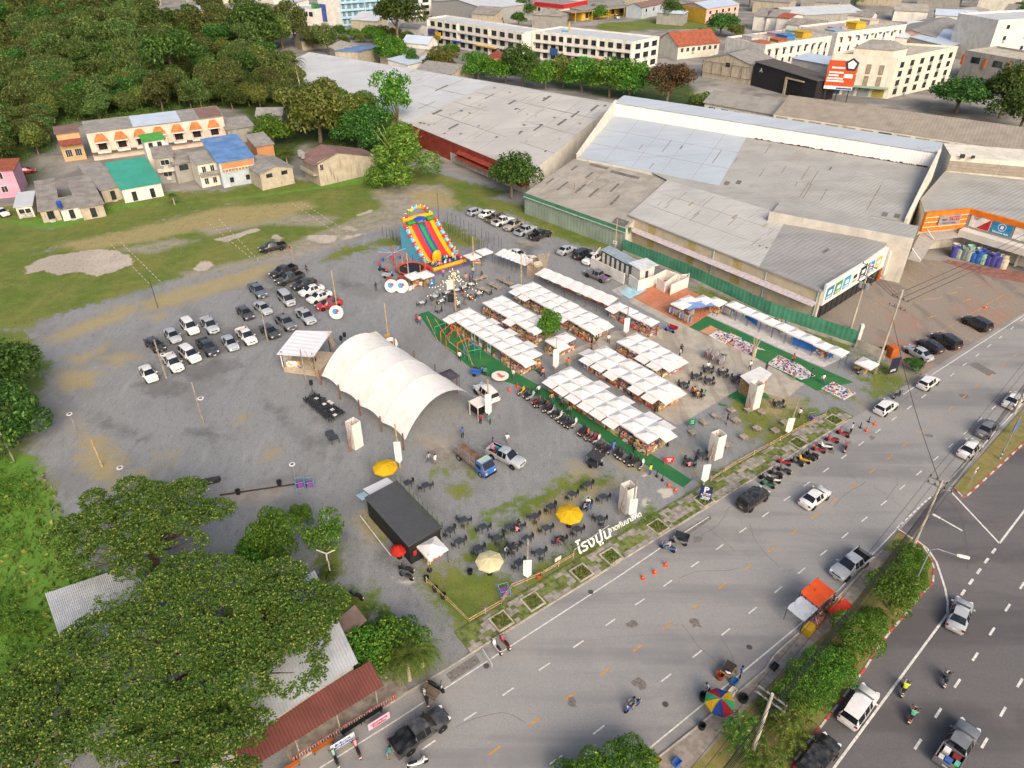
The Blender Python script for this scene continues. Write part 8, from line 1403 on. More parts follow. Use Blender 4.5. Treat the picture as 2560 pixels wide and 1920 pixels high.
def pose_mesh(nm,J):
 me=bpy.data.meshes.new(nm); me.from_pydata(J,ED,[]); ob=bpy.data.objects.new(nm,me); COL.objects.link(ob); ob.modifiers.new('s','SKIN'); sv=me.skin_vertices[0].data
 for i,r_ in enumerate(RD): sv[i].radius= (r_,r_* (.8 if i in (0,1,2) else 1)); sv[i].use_root=i == 0
 ob.modifiers.new('d','SUBSURF').levels=1; dg=bpy.context.evaluated_depsgraph_get(); r_=bpy.data.meshes.new_from_object(ob.evaluated_get(dg)); bpy.data.objects.remove(ob); r_.materials.clear()
 for x in (m_skin,m_shirt,TR[0],m_shoe): r_.materials.append(x)
 reg= [1,1,1,0,0,1,1,0,0,1,1,0,0,2,2,2,3,2,2,2,3]; JV= [Vector(j) for j in J]
 for f in r_.polygons:
  c=Vector(f.center); best=9; k=0
  for i,(a,b) in enumerate(ED):
   ab=JV[b] -JV[a]; t_=max(0,min(1,(c-JV[a]).dot(ab) /ab.length_squared)); d= (c-JV[a] -ab*t_).length- (RD[a] +RD[b]) *.5
   if d <best: best=d; k=i
  f.material_index=reg[k]; f.use_smooth=True
 h=JV[4]; hm=MB().loft([[(h.x-.02 +q[0] *math.cos(i*.7854),h.y+q[0] *math.sin(i*.7854),h.z+q[1]) for i in range(8)] for q in ((.1,-.02),(.112,.05),(.09,.12),(.03,.155))],True).mesh('hair',m_hair,True)
 return r_,hm
def body(pel,lean,hands,knees,ankles):
 x,z=pel; P= [(x,0,z),(x+lean*.3,0,z+.24),(x+lean*.7,0,z+.44),(x+lean,0,z+.56),(x+lean*1.1 +.02,0,z+.69),(x+lean*1.1 +.02,0,z+.78)]
 for s,hd in ((1,hands[0]),(-1,hands[1])): sh= (x+lean*.75,s*.19,z+.48); w= (hd[0],s*hd[1],hd[2]); el=tuple((sh[i] +w[i]) /2 + (-.06,s*.05,-.03)[i] for i in range(3)); P += [sh,el,w,(w[0] +.07,w[1],w[2] -.04)]
 for s,kn,an in ((1,knees[0],ankles[0]),(-1,knees[1],ankles[1])): P += [(x,s*.1,z-.05),(kn[0],s*kn[1],kn[2]),(an[0],s*an[1],an[2]),(an[0] +.15,s*an[1],max(.04,an[2] -.04))]
 return P
PO= {'stand': pose_mesh('body',body((0,.9),.02,((.06,.26,.86),(.1,.24,.88)),((.03,.11,.48),(.0,.11,.48)),((-.02,.12,.07),(-.03,.12,.07)))),'walk': pose_mesh('body',body((0,.9),.05,((.25,.24,.92),(-.16,.25,.9)),((.2,.1,.5),(-.03,.1,.48)),((.24,.1,.07),(-.33,.1,.1)))),'sit': pose_mesh('body',body((0,.5),.05,((.36,.2,.74),(.38,.16,.72)),((.42,.14,.5),(.42,.15,.5)),((.4,.14,.07),(.38,.16,.07)))),'ride': pose_mesh('body',body((-.2,.82),.1,((.36,.3,1.06),(.36,.3,1.06)),((.2,.2,.66),(.2,.2,.66)),((.02,.2,.34),(.02,.2,.34)))),'bend': pose_mesh('body',body((0,.86),.32,((.55,.2,.9),(.5,.22,.8)),((.06,.13,.48),(.03,.13,.48)),((-.02,.14,.07),(.0,.14,.07)))) }
PN= [0]
def person(p,pose,face,col,label,z=0.):
 me,hm=PO[pose]; i=PN[0]; PN[0] += 1; o=put('person',me,None,z3(p,z),R(face),C(col)); o.scale= (1,1,rnd.uniform(.94,1.03)); tag(o,label,'person'); o.material_slots[2].link='OBJECT'; o.material_slots[2].material=TR[i%4]; put('hair',hm,o); return o
for row_ in (
 ((-6.32,72.52),'stand',-60,'blue','person in blue standing behind the truck bed'),((-10.15,67.66),'walk',-30,'silver','person in grey shirt walking left of a white shirt near the truck'),((-9.30,67.23),'stand',150,'white','person in white shirt and black trousers near the yellow parasol'),((-2.84,75.43),'bend',180,'teal','person in turquoise bending by the small kiosk'),((-4.13,75.43),'stand',60,'red','person in red at the small kiosk'),((-4.12,77.33),'stand',-60,'orange','person in orange inside the small kiosk'),((-0.62,71.35),'walk',-90,'white','person in white top walking above the silver pickup'),((-2.43,70.55),'stand',0,'purple','person in purple beside the silver pickup tail'),
 ((3.66,82.15),'walk',-50,'white','person in white on the carpet near the first stalls'),((5.38,80.23),'walk',-60,'tan','person in tan shirt and jeans on the carpet'),((6.17,81.87),'stand',60,'black','person in black at a stall front by the carpet'),((6.80,78.89),'walk',120,'dark','person in dark clothes on the carpet edge'),((7.60,77.46),'walk',-50,'brown','person in patterned top on the faded carpet'),((10.99,69.20),'stand',40,'black','person in black standing among the motorcycles'),((12.52,69.64),'bend',60,'blue','person in blue bending over a motorcycle'),((15.16,69.76),'walk',60,'brown','person in brown walking on the lower carpet'),((15.56,70.32),'walk',60,'tan','person in tan walking beside the brown shirt'),((16.53,65.44),'stand',140,'lime','traffic guard in lime vest at the carpet end'),((28.14,75.31),'stand',180,'dark','person in dark shirt with bags among stone tables'),((19.60,70.78),'stand',120,'orange','person in orange buying at the road end stall'),((19.17,77.98),'stand',120,'black','person in black at the ice cream row end'),((16.55,80.91),'stand',30,'pink','person in pink between the two near rows'),
 ((8.24,89.04),'walk',-90,'orange','person in orange vest behind the motorcycle row canopies'),((4.41,86.44),'walk',-40,'pink','person in salmon shirt by the little green mat'),((4.10,87.04),'stand',-40,'red','child in red beside the salmon shirt'),((0.17,86.00),'walk',-120,'white','person in pale shirt on the carpet by the round table'),((12.90,95.23),'walk',-80,'black','person in black between the market rows'),((12.34,95.92),'stand',-60,'dark','person in dark green at the end stall'),((14.87,95.81),'walk',100,'white','person in white dress between the market rows'),((12.05,93.64),'stand',-30,'red','person in red near the middle row'),((22.65,98.20),'stand',30,'orange','person in orange at the tarp end tents'),((25.05,91.73),'stand',0,'white','person in white behind the clothes rack row'),((34.64,88.42),'walk',-100,'white','person in white on the open concrete'),((36.79,87.65),'stand',120,'black','person in black shirt and jeans near the ground mats'),
 ((40.15,85.70),'stand',60,'grey','person in grey looking at the big mat of toys'),((42.91,86.30),'stand',150,'dark','person in dark top by the folded clothes mat'),((41.53,90.29),'stand',-60,'red','seller in red behind the big mat of toys'),((43.97,84.82),'walk',-60,'white','person in white shirt and black trousers on the far carpet'),((58.79,87.20),'walk',-40,'black','person carrying black and white bags by the bougainvillea'),((43.62,73.48),'stand',-60,'silver','guard in grey by the drain at the exit'),((37.95,76.69),'stand',40,'white','person in white beside the bin cage'),((-23.7,113.5),'stand',-60,'black','person in black standing left of the round boards'),((-13.32,107.94),'stand',-40,'dark','person in dark shirt near the white tables'),((-8.91,107.13),'stand',-80,'white','person in white with yellow trousers by the light pole'),((-15.37,102.05),'walk',-80,'red','person in orange red at the carpet top'),((-14.88,101.86),'walk',-80,'pink','person in pale pink at the carpet top'),((-9.84,96.61),'stand',-90,'black','person in black under the orange swing frame'),((-7.78,90.77),'walk',100,'white','child in white beside the carpet'),((-3.87,86.74),'stand',-90,'teal','person in teal by the blue side cart'),((-12.4,118.9),'stand',60,'pink','child in pink before the slide mat'),((-8.2,117.1),'stand',-60,'pink','child left of the group by the long bench'),((-7.5,116.9),'stand',0,'navy','child in navy in the group by the long bench'),((-7.1,117.8),'stand',180,'purple','child in purple in the group by the long bench'),((-7.1,119.9),'stand',-90,'silver','person in grey behind the group by the long bench'),((-10.06,31.13),'bend',30,'teal','person in teal leaning on the dark pickup tailgate'),((20.28,38.40),'stand',160,'blue','person in blue shirt beside the fruit cart'),((17.09,36.94),'bend',200,'silver','person in grey behind the black tub'),((19.60,70.78),'stand',200,'dark','second shopper at the road end stall')): person(*row_)
for o,c,lab in zip(RO,('grey','lime','dark','mint','silver'),('rider in grey on the blue motorcycle','rider in yellow on the highway','rider in dark clothes on the highway','rider in green shirt on the highway','rider with purple skirt at the kerb')): person(o.location[:2],'ride',math.degrees(o.rotation_euler.z),c,lab,.03)
person((-37.3,119.9),'sit',-40,'black','passenger in black sitting in the pickup bed',.7)
# ------------------------------------------------------------------ tables, chairs, parasols
tt=MB().box((0,0,.72),(.8,.8,.04)).mesh('table_top',M('charcoal_top','#3d4146',.6,var=.1)); tl=MB().box((0,0,.35),(.05,.05,.7)).mesh('leg',m_black); ch= [MB().box((0,0,.44),(.4,.4,.04)).mesh('seat',m_black),MB().box((-.19,0,.68),(.03,.38,.42)).mesh('backrest',m_black),MB().box((0,0,.21),(.03,.03,.42)).mesh('leg',m_black)]
def chair(p,a,label,group): 
 o=thing('chair',label,'chair',z3(p,0),a,group); put('seat',ch[0],o); put('backrest',ch[1],o)
 for sx in (-.17,.17):
  for sy in (-.17,.17): put('leg',ch[2],o,(sx,sy,0))
def table(p,label,top=None,n=4,clabel=None,rot=.6,s=1.):
 o=thing('table',label,'table',z3(p,0),rot); t_=put('table_top',tt,o)
 if top: t_.material_slots[0].link='OBJECT'; t_.material_slots[0].material=top
 for sx in (-.35,.35):
  for sy in (-.35,.35): put('leg',tl,o,(sx,sy,0))
 o.scale= (s,s,1)
 for k in range(n): a=rot+k*R(360 /max(n,1)) +rnd.uniform(-.2,.2); chair(off(p,a,.72 *s),a+math.pi,clabel,'cafe chairs')
TB= [(8.81,63.10),(6.87,61.44),(10.42,60.97),(4.38,59.38),(2.51,57.83),(9.68,57.48),(3.73,56.08),(7.06,55.91),(1.55,54.56),(8.45,59.65),(5.09,54.47),(0.63,56.43),(2.92,52.60),(0.72,51.18),(-5.34,57.30),(-6.70,55.74),(-5.60,54.14),(-3.13,56.25),(-1.64,54.64),(-3.58,53.16),(-10.04,62.91),(-12.26,63.30),(-0.28,56.25),(-0.76,52.76),(0.12,53.40)]
TB.sort(key=lambda p: dist(p,(8.66,54.06))); OR2=ORD+ ['twenty first','twenty second','twenty third','twenty fourth','twenty fifth','twenty sixth']
for i,p in enumerate(TB): table(p,'black square cafe table, %s nearest to the big white letters' %OR2[i],None,(2,3,2,2)[i%4],'black chair at the %s nearest table to the white letters' %OR2[i],rnd.uniform(.4,.9))
for i,p in enumerate(sorted(((28.39,87.65),(30.36,86.74),(31.81,85.26),(26.33,85.85),(27.90,84.71),(24.12,83.84),(25.60,81.59),(36.09,79.16),(21.58,67.23),(23.37,68.31)),key=lambda p: p[0])): table(p,'dark table with stools on the concrete, %s from the left' %ORD[i],None,4,'dark stool at the %s concrete table from the left' %ORD[i])
wt_=M('white_table_top','#cfccc6',.5)
for i,p in enumerate(sorted(((-15.13,107.94),(-13.1,110.2),(-11.87,108.56),(-9.5,112.6),(-8.3,113.7),(-7.2,114.8),(-11.2,111.7),(-5.6,111.3)),key=lambda p: p[0])): table(p,'white topped folding table, %s from the left below the slide' %ORD[i],wt_,2,'black chair at the %s white table from the left' %ORD[i])
import bisect
PK= [3,5,7,8,12,15,16,18,23,26,27]; PH= ['at the cafe table near the white tower','at a cafe table left of the yellow parasol','at the cafe table below the yellow parasol','near the red notice board','at the shared table on the concrete','at a concrete table by the clothes racks','behind the clothes rack row','at the top of the carpet','at the tables by the light pole','on a log bench','at the fruit cart on the median','at a cafe table left of the seating lawn']
for k,(p,f,c) in enumerate((((8.11,59.47),0,'silver'),((8.69,59.38),150,'blue'),((8.63,60.21),-90,'white'),((0.50,55.82),60,'pink'),((0.76,56.86),-120,'black'),((4.77,54.14),20,'red'),((5.45,54.22),160,'black'),((21.36,66.48),100,'pink'),((24.80,82.01),0,'red'),((25.26,82.29),-40,'yellow'),((25.51,81.18),90,'tan'),((26.58,81.32),170,'mint'),((28.59,88.57),-90,'white'),((30.34,87.04),120,'silver'),((32.06,85.26),180,'purple'),((25.66,93.54),-90,'black'),((-12.66,105.33),-10,'brown'),((-11.52,105.33),170,'black'),((-8.4,111.1),-40,'red'),((-7.6,110.2),0,'white'),((-6.93,109.59),120,'orange'),((-6.2,110.0),180,'dark'),((-8.02,107.94),60,'brown'),((-5.5,118.7),-60,'black'),((-0.5,116.1),-90,'grey'),((-3.5,111.5),140,'navy'),((19.03,38.29),60,'white'),((-0.76,52.92),-20,'silver'),((0.12,53.40),30,'dark'))): person(p,'sit',f,c,'person in %s sitting %s' % (c,PH[bisect.bisect(PK,k)]))
def parasol(p,r,h,cols,label,closed=False,z0=0):
 o=thing('parasol',label,'parasol',z3(p,0)); MB().tube((0,0,0),(0,0,h),.03).build('pole',m_wood,o); MB().lathe([(.3,0),(.3,.08),(.05,.1)],8).build('base',m_blk,o)
 if closed: MB().lathe([(.05,h-1.5),(.2,h-1.4),(.12,h-.5),(.02,h)],8).build('canopy',cols[0],o); return
 n=8
 for i in range(n):
  a,b=2 *math.pi*i/n,2 *math.pi* (i+1) /n; MB().add([(r*math.cos(a),r*math.sin(a),h-.5),(r*math.cos(b),r*math.sin(b),h-.5),(r*.5 *math.cos(b),r*.5 *math.sin(b),h-.16),(0,0,h),(r*.5 *math.cos(a),r*.5 *math.sin(a),h-.16),(r*math.cos(a),r*math.sin(a),h-.68),(r*math.cos(b),r*math.sin(b),h-.68)],[(0,1,2,3,4),(5,6,1,0)]).build('canopy_panel',cols[i%len(cols)],o)
cy=clothmat('yellow_canvas','#e0b420'); cc_=clothmat('cream_canvas','#d9cfa6'); parasol((-14.87,64.51),1.5,2.5,[cy],'big yellow parasol at the far end of the black bar'); parasol((6.25,56.95),1.5,2.4,[cy],'big yellow parasol among the cafe tables'); parasol((-2.28,50.26),1.45,2.4,[cc_],'cream parasol with brown marks near the driveway lawn'); parasol((-7.73,54.56),.2,2.4,[cc_],'closed cream parasol at the corner of the black bar',True); parasol((-8.49,50.72),.2,2.4,[cc_],'closed cream parasol before the snack counter',True); parasol((17.47,35.11),1.3,2.1,[clothmat('p_yellow','#cfa324'),clothmat('p_blue','#2c4a8f'),clothmat('p_red','#a8283a'),clothmat('p_green','#4a9a6c')],'multicoloured parasol over the median vendor'); parasol((-11.81,52.44),.9,1.7,[clothmat('red_canvas','#c23228')],'small red parasol at the road end of the black bar')
# stone tables, log benches
for i,p in enumerate(sorted(((25.18,75.31),(26.97,76.82),(29.42,77.98),(29.41,75.81),(31.74,74.08),(26.82,73.24),(23.24,73.24),(29.54,72.29),(27.01,70.66),(31.70,78.11),(33.34,77.59),(33.96,73.60),(35.68,75.31)),key=lambda p: p[0])): o=thing('timber_table','low grey timber table, %s from the left on the stone table lawn' %ORD[i],'table',z3(p,0),.5); [MB().box((0,-.4 +k*.2,.42),(.95,.18,.05)).build('plank',m_gwood,o) for k in range(5)]; MB().box((-.3,0,.2),(.1,.7,.4)).build('leg',m_gwood,o); MB().box((.3,0,.2),(.1,.7,.4)).build('leg',m_gwood,o)
for i,(p,q_) in enumerate((((-6.8,116.6),(-4.4,118.5)),((-2.5,117.5),(0.0,114.8)),((-4.2,115.7),(-2.1,113.5)),((-5.9,113.9),(-3.6,111.9)))): L_=dist(p,q_); o=thing('log_bench','long rough timber bench table, %s from the slide' %ORD[i],'bench',z3(p,0),ang(p,q_)); [MB().box((L_/2,-.35 +k*.24,.6),(L_,.2,.08)).build('plank',m_gwood,o) for k in range(4)]; [MB().box((x,0,.28),(.2,.7,.56)).build('leg',m_gwood,o) for x in (.3,L_/2,L_-.3)]
# stacked folding chairs
for i in range(11):
 for j in range(6): p=lerp(lerp((-28.19,80.23),(-23.95,75.81),i/10),lerp((-27.07,81.59),(-22.44,77.46),i/10),j/5); chair(p,rnd.choice((0,.8,2.2)),'black folding chair in the packed block of chairs by the tent','packed block of chairs') if rnd.random() <.92 else table(p,'small pale topped table in the packed block of chairs by the tent',wt_,0,None,.8,.6)
for o in COL.objects:
 if o.get('label','').startswith('small pale topped'): o['group'] ='packed block of tables'
for p,lab in (((-23.22,72.64),'grey table farther from the white tower on open gravel'),((-22.51,71.70),'grey table nearer to the white tower on open gravel')): table(p,lab,None,0,None,.5,1.3)


# ------------------------------------------------------------------ restaurant sheds under the rain trees
m_tin=M('pale_tin_roof','#b4b7ba',.5,var=.07,scale=.4,stain='#8b8a88',st=.5); m_btin=M('maroon_tin_roof','#6d3f38',.6,var=.1,scale=.5)
def rib_roof(name,label,Q,mat,wall,n=40,z0=0.):
 o=thing(name,label,'shed'); m=MB()
 for i in range(n):
  for f0,f1,h0,h1 in ((0,.3,0,.06),(.3,.6,.06,.06),(.6,1,.06,0)):
   a,b=uvq(Q,(i+f0) /n,0),uvq(Q,(i+f1) /n,0); c,d=uvq(Q,(i+f1) /n,1),uvq(Q,(i+f0) /n,1); m.quad((a[0],a[1],a[2] +h0),(b[0],b[1],b[2] +h1),(c[0],c[1],c[2] +h1),(d[0],d[1],d[2] +h0))
 m.build('roof',mat,o); ce= (sum(q[0] for q in Q) /4,sum(q[1] for q in Q) /4); MB().prism(ccw([lerp(q[:2],ce,.06) for q in Q]),0,min(q[2] for q in Q) -.1).build('wall',wall,o); return o
rib_roof('tin_shed','pale ribbed tin roof shed at the edge of the left bank',[z3((-38.2,38.0),3.6),z3((-31.6,41.0),3.6),z3((-36.2,47.7),4.4),z3((-43.0,44.1),4.4)],m_tin,w_grey,46)
rib_roof('tin_hall','broad ribbed tin roof of the restaurant beneath the rain tree',[(-23.9,27.8,3.9),(-13,37.2,3.9),(-18.6,46.4,4.9),(-29.5,37.0,4.9)],m_tin,w_grey,52)
rs=rib_roof('restaurant_front','maroon ribbed roof over the restaurant terrace by the kerb',[(-20.5,28.6,2.5),(-10.8,36.0,2.5),(-12.2,37.9,3.2),(-21.9,30.5,3.2)],m_btin,m_dark,44); kill([c for c in rs.children if c.name.startswith('wall')][0])
for f in (.05,.35,.65,.95): p=lerp((-20.4,28.8),(-11,36.0),f); MB().tube(z3(p,0),z3(p,2.5),.06).build('post',m_gwood,rs)
for i,f in enumerate((.25,.5,.72,.88)): p=off(lerp((-20.4,28.8),(-11,36.0),f),KD-R(90),.55); o=thing('orange_bench','long orange bench, %s from the bottom on the restaurant pavement' %ORD[i] if i <2 else 'dark table, %s from the driveway on the restaurant pavement' %ORD[3 -i],'bench' if i <2 else 'table',z3(p,.12),KD); MB().box((0,0,.42),(1.9,.35,.07)).build('seat',M('orange_bench','#a85a24',.6) if i <2 else m_trim,o); [MB().box((x,0,.2),(.08,.3,.4)).build('leg',m_black,o) for x in (-.8,.8)]
slab('annex_roof',[z3(p,3.1) for p in ((-16.6,41.4),(-14.6,43.9),(-13.2,42.2),(-15.2,39.8))],M('flat_brown_roof','#7d6a60',.8),rs,.1)
o=thing('red_rail','red and white steel rail fence along the restaurant kerb','fence'); ra,rb=K(-13.8,.05),K(-4.6,.05); ln_=dist(ra,rb)
for i in range(5): p=lerp(ra,rb,i/4); MB().box((p[0],p[1],.5),(.08,.08,1.0),KD).build('post',m_kr,o)
for z in (.3,.9): MB().tube(z3(ra,z),z3(rb,z),.03).build('rail',m_kr,o)
bm_=MB().tube((0,0,.3),(0,0,.9),.02,.02,4).mesh('baluster',m_kw)
for i in range(40): put('baluster',bm_,o,z3(lerp(ra,rb,(i+.5) /40),0))
# ------------------------------------------------------------------ utility poles and wires
def upole(p,h,label,arms=(.98,.9),lampz=None,mat=None,a=KD+R(90)):
 o=thing('utility_pole',label,'utility pole',z3(p,0),a); MB().tube((0,0,0),(0,0,h),.19,.12,8).build('shaft',mat or m_conc,o)
 for f in arms:
  MB().box((0,0,h*f),(2.4,.1,.12)).build('crossarm',m_steel,o)
  for x in (-1.1,-.45,.45,1.1): MB().lathe([(.05,0),(.09,.1),(.05,.22),(.02,.3)],6).build('insulator',M('brown_insulator','#5a3a30',.4),o,loc=(x,0,h*f+.06))
 return o
U1,U2= (42.81,54.0),(19.05,30.88); ud=ang(U2,U1); U0=off(U1,ud,34); U3=off(U2,ud+math.pi,30)
upole(U1,9.4,'concrete utility pole with crossarms at the median opening',a=ud+R(90)); upole(U2,9.4,'concrete utility pole rising from the drooping median trees',a=ud+R(90)); upole(U0,9.4,'concrete utility pole beyond the upper island',a=ud+R(90))
upole((52.40,87.16),13.6,'tall concrete pole with floodlights at the forecourt corner',(.9,.8)); upole((54.08,100.37),11.5,'concrete pole with transformers behind the green fence end',(.95,.8,.7))
for k,x in enumerate((-.5,.5)): MB().lathe([(.35,0),(.35,.9),(.1,1.0)],8).build('transformer',m_steel,[c for c in COL.objects if c.get('label','').startswith('concrete pole with transf')][0],loc=(x,0,7.2))
m_wire=M('black_cable','#1c1c1e',.6)
def wire(a,b,sag,r,label,n=10):
 m=MB(); P= [tuple(a[i] + (b[i] -a[i]) *t_/n- (sag*math.sin(math.pi*t_/n) if i == 2 else 0) for i in range(3)) for t_ in range(n+1)]; m.path(P,r,4); tag(m.build('overhead_wire',m_wire),label,'wire','overhead wires')
un=ud+R(90)
for A,B in ((U1,U2),(U2,U3),(U0,U1)):
 for x in (-1.1,-.45,.45,1.1): wire(z3(off(A,un,x),9.5),z3(off(B,un,x),9.5),.5,.018,'thin bare power wire strung between the median poles')
 for i in range(6): wire(z3(off(A,un,-.35 +i*.13),6.4 -i*.2),z3(off(B,un,-.3 +i*.12),6.5 -i*.17),.5 +i*.09,.024,'thick black cable in the low bundle between the median poles')
fp= (52.40,87.16); tp_= (54.08,100.37); fe=off(fp,KD,60)
for x in (-1,0,1): wire(z3(off(fp,KD+R(90),x),12.3),z3(off(fe,KD+R(90),x),12.0),.8,.03,'power wire running along the forecourt'); wire(z3(off(fp,KD+R(90),x),12.2),z3(off(tp_,KD+R(90),x),10.9),.4,.02,'power wire between the two forecourt poles')
wire(z3(fp,9),z3(U1,8.8),.8,.03,'cable crossing the road from forecourt to median')
for p,a,h,lab in (((39.52,47.59),R(-20),6.3,'curved street lamp reaching over the median opening'),((59.90,68.17),R(60),7.5,'striped street lamp post on the upper island')):
 o=thing('street_lamp',lab,'street lamp',z3(p,.1),a); MB().path([(0,0,0),(0,0,h),(.5,0,h+.35),(2.3,0,h+.1)],[.08,.06,.05,.04],7).build('post',m_steel,o); MB().loft([[(x,y*w,h+.1 +z) for y,z in ((-1,0),(1,0),(.7,.14),(-.7,.14))] for x,w in ((2.2,.1),(2.5,.2),(3.2,.18),(3.3,.08))],True).build('lamp_head',m_wpaint,o)
 for i in range(4): MB().tube((0,0,.2 +i*.3),(0,0,.35 +i*.3),.095,.095,8).build('stripe',m_blk if i%2 else m_white,o)
board((54.20,64.02),R(40),.7,.7,1.6,'#d0ccc6','white turn arrow sign on the upper island',[('↰',.5,0,.35,m_kl)]); board((64.17,72.89),R(20),.9,1.6,.8,'#55688f','blue folded banner beside the striped lamp',[])
# ------------------------------------------------------------------ median vendors
co,cl_,cw_=clothmat('orange_tarp','#d8562a'),clothmat('lilac_tarp','#b884b4'),clothmat('pale_tarp','#b9c0c8')
tarp('orange vendor canopy on the median edge',(28.95,44.42),(31.24,46.19),2.1,co,2.05,2.2,4); tarp('lilac vendor canopy beside the orange one',(28.49,44.82),(30.29,46.32),.8,cl_,1.75,1.8,3); tarp('pale grey vendor canopy below the orange one',(27.08,42.92),(28.93,44.35),1.9,cw_,1.9,2.0,4); tarp('ragged red vendor canopy against the median bushes',(30.28,43.46),(32.42,44.78),1.0,clothmat('red_tarp','#c23a24'),1.8,1.8,3)
tag(MB().box((0,0,.6),(1.3,.9,.8),R(40),0,.8).build('covered_cart',clothmat('ochre_cover','#c09a2c'),None,loc=z3((27.89,43.14),0)),'vendor cart under an ochre cover at the pale canopy','cart'); stall((29.17,44.32),R(45),'low vendor stall under the pale median canopy','mixed'); stall((31.04,45.80),R(45),'low vendor stall under the orange median canopy','food')
o=thing('fruit_cart','wooden fruit cart with brown tray on the road edge','cart',z3((19.28,38.86),.03),R(50)); MB().box((0,0,.7),(1.5,1.0,.12)).build('tray',m_wood,o); MB().box((0,0,.8),(1.35,.85,.08)).build('fruit',g_food,o); [MB().box((x,y,.33),(.07,.07,.66)).build('leg',m_gwood,o) for x in (-.6,.6) for y in (-.4,.4)]
for p,r_,c,lab in (((18.44,38.40),.42,'#8a3f2a','round red tub beside the fruit cart'),((16.60,36.34),.45,'#232325','big black tub beside the multicoloured parasol'),((19.92,36.18),.45,'#232325','black tub behind the multicoloured parasol'),((15.83,33.67),.32,'#232325','small black tyre tub on the median footpath'),((-4.30,50.26),.3,'#232325','black bin near the cream parasol'),((-8.66,49.37),.3,'#2a2a2c','first black bin on the driveway bamboo line'),((-7.66,48.05),.3,'#2a2a2c','second black bin on the driveway bamboo line'),((-6.79,47.19),.3,'#2a2a2c','third black bin on the driveway bamboo line'),((-31.75,62.12),.3,'#2a2a2c','black bin on the pipe line'),((-27.38,63.70),.3,'#2a2a2c','black bin beside the bin cages'),((2.71,49.67),.3,'#a3573a','terracotta pot at the lawn fence')): tag(MB().lathe([(r_*.8,0),(r_,.6),(r_*.85,.6),(r_*.7,.15)],12).build('tub',M('tub_' +c[1:],c,.6),None,loc=z3(p,.02)),lab,'tub')
for p,c,lab in (((19.59,37.84),'#2f6a9a','blue crate beside the fruit cart'),((19.20,36.89),'#c9c2b0','white crate behind the parasol'),((11.62,30.76),'#a8783a','orange crate at the bottom edge'),((13.18,30.67),'#3f6ab5','blue box at the bottom edge of the median'),((23.58,39.33),'#2a2a2e','black bag on the median footpath')): tag(MB().box((0,0,.2),(.7,.5,.06)).box((0,.24,.3),(.7,.03,.35)).box((0,-.24,.3),(.7,.03,.35)).box((.34,0,.3),(.03,.46,.35)).box((-.34,0,.3),(.03,.46,.35)).build('crate',M('crate_' +c[1:],c,.7),None,loc=z3(p,.03),rz=.7),lab,'crate')
# cones
cn= [MB().box((0,0,.02),(.42,.42,.04)).lathe([(.16,.04),(.03,.72)],8).mesh('cone_body',M('cone_orange','#e0501e',.6)),MB().lathe([(.115,.28),(.085,.42)],8).lathe([(.07,.5),(.05,.6)],8).mesh('cone_band',m_white)]
for p,lab in (((18.43,63.40),'first orange cone from the carpet end'),((19.06,62.61),'second orange cone from the carpet end'),((15.91,51.34),'upper orange cone of three in the road'),((14.61,50.34),'middle orange cone of three in the road'),((13.31,49.60),'lower orange cone of three in the road'),((45.83,73.84),'nearer orange cone at the exit drain'),((47.46,75.18),'farther orange cone at the exit drain'),((79.16,107.13),'orange cone on the forecourt lines'),((-0.36,82.85),'orange cone beside the white off-roader'),((0.73,83.98),'orange cone at the head of the motorcycle row'),((0.79,83.71),'orange cone near the round painted table'),((-7.34,37.39),'orange cone on the scrap cart')): o=thing('traffic_cone',lab,'cone',z3(p,.03)); put('cone_body',cn[0],o); put('cone_band',cn[1],o)
for p,lab in (((17.28,65.13),'black bollard nearer the guard'),((17.83,64.41),'black bollard nearer the cones'),((46.93,75.81),'farther black bollard at the exit'),((45.33,74.57),'nearer black bollard at the exit')): tag(MB().lathe([(.2,0),(.2,.05),(.07,.08),(.05,.85),(.02,.9)],8).build('bollard',m_blk,None,loc=z3(p,.02)),lab,'bollard')
# planters in the pavement
for i,p in enumerate(PL):
 s,w=PLs[i]; o=thing('tree_pit','grass filled concrete pit in the pavement, %s from the driveway' %ORD[i],'planter',z3(p,.1),KD); [MB().box(c,d).build('edging',m_kerb,o) for c,d in (((0,-.85,.08),(1.84,.14,.2)),((0,.85,.08),(1.84,.14,.2)),((-.85,0,.08),(.14,1.56,.2)),((.85,0,.08),(.14,1.56,.2)))]; MB().box((0,0,.05),(1.56,1.56,.1)).build('turf',m_isl,o); g_=np.random.default_rng(i); n_=220; Pp=np.column_stack([g_.uniform(-.75,.75,(n_,2)),g_.uniform(.08,.2,n_)]); N_=g_.normal(size=(n_,3)); put('grass_blades',leaf_mesh('grass_blades',Pp,N_,g_.uniform(.15,.32,n_),leafmat('pit_grass','#3a6420','#5f8a30'),.4,i),o)['kind'] ='stuff'
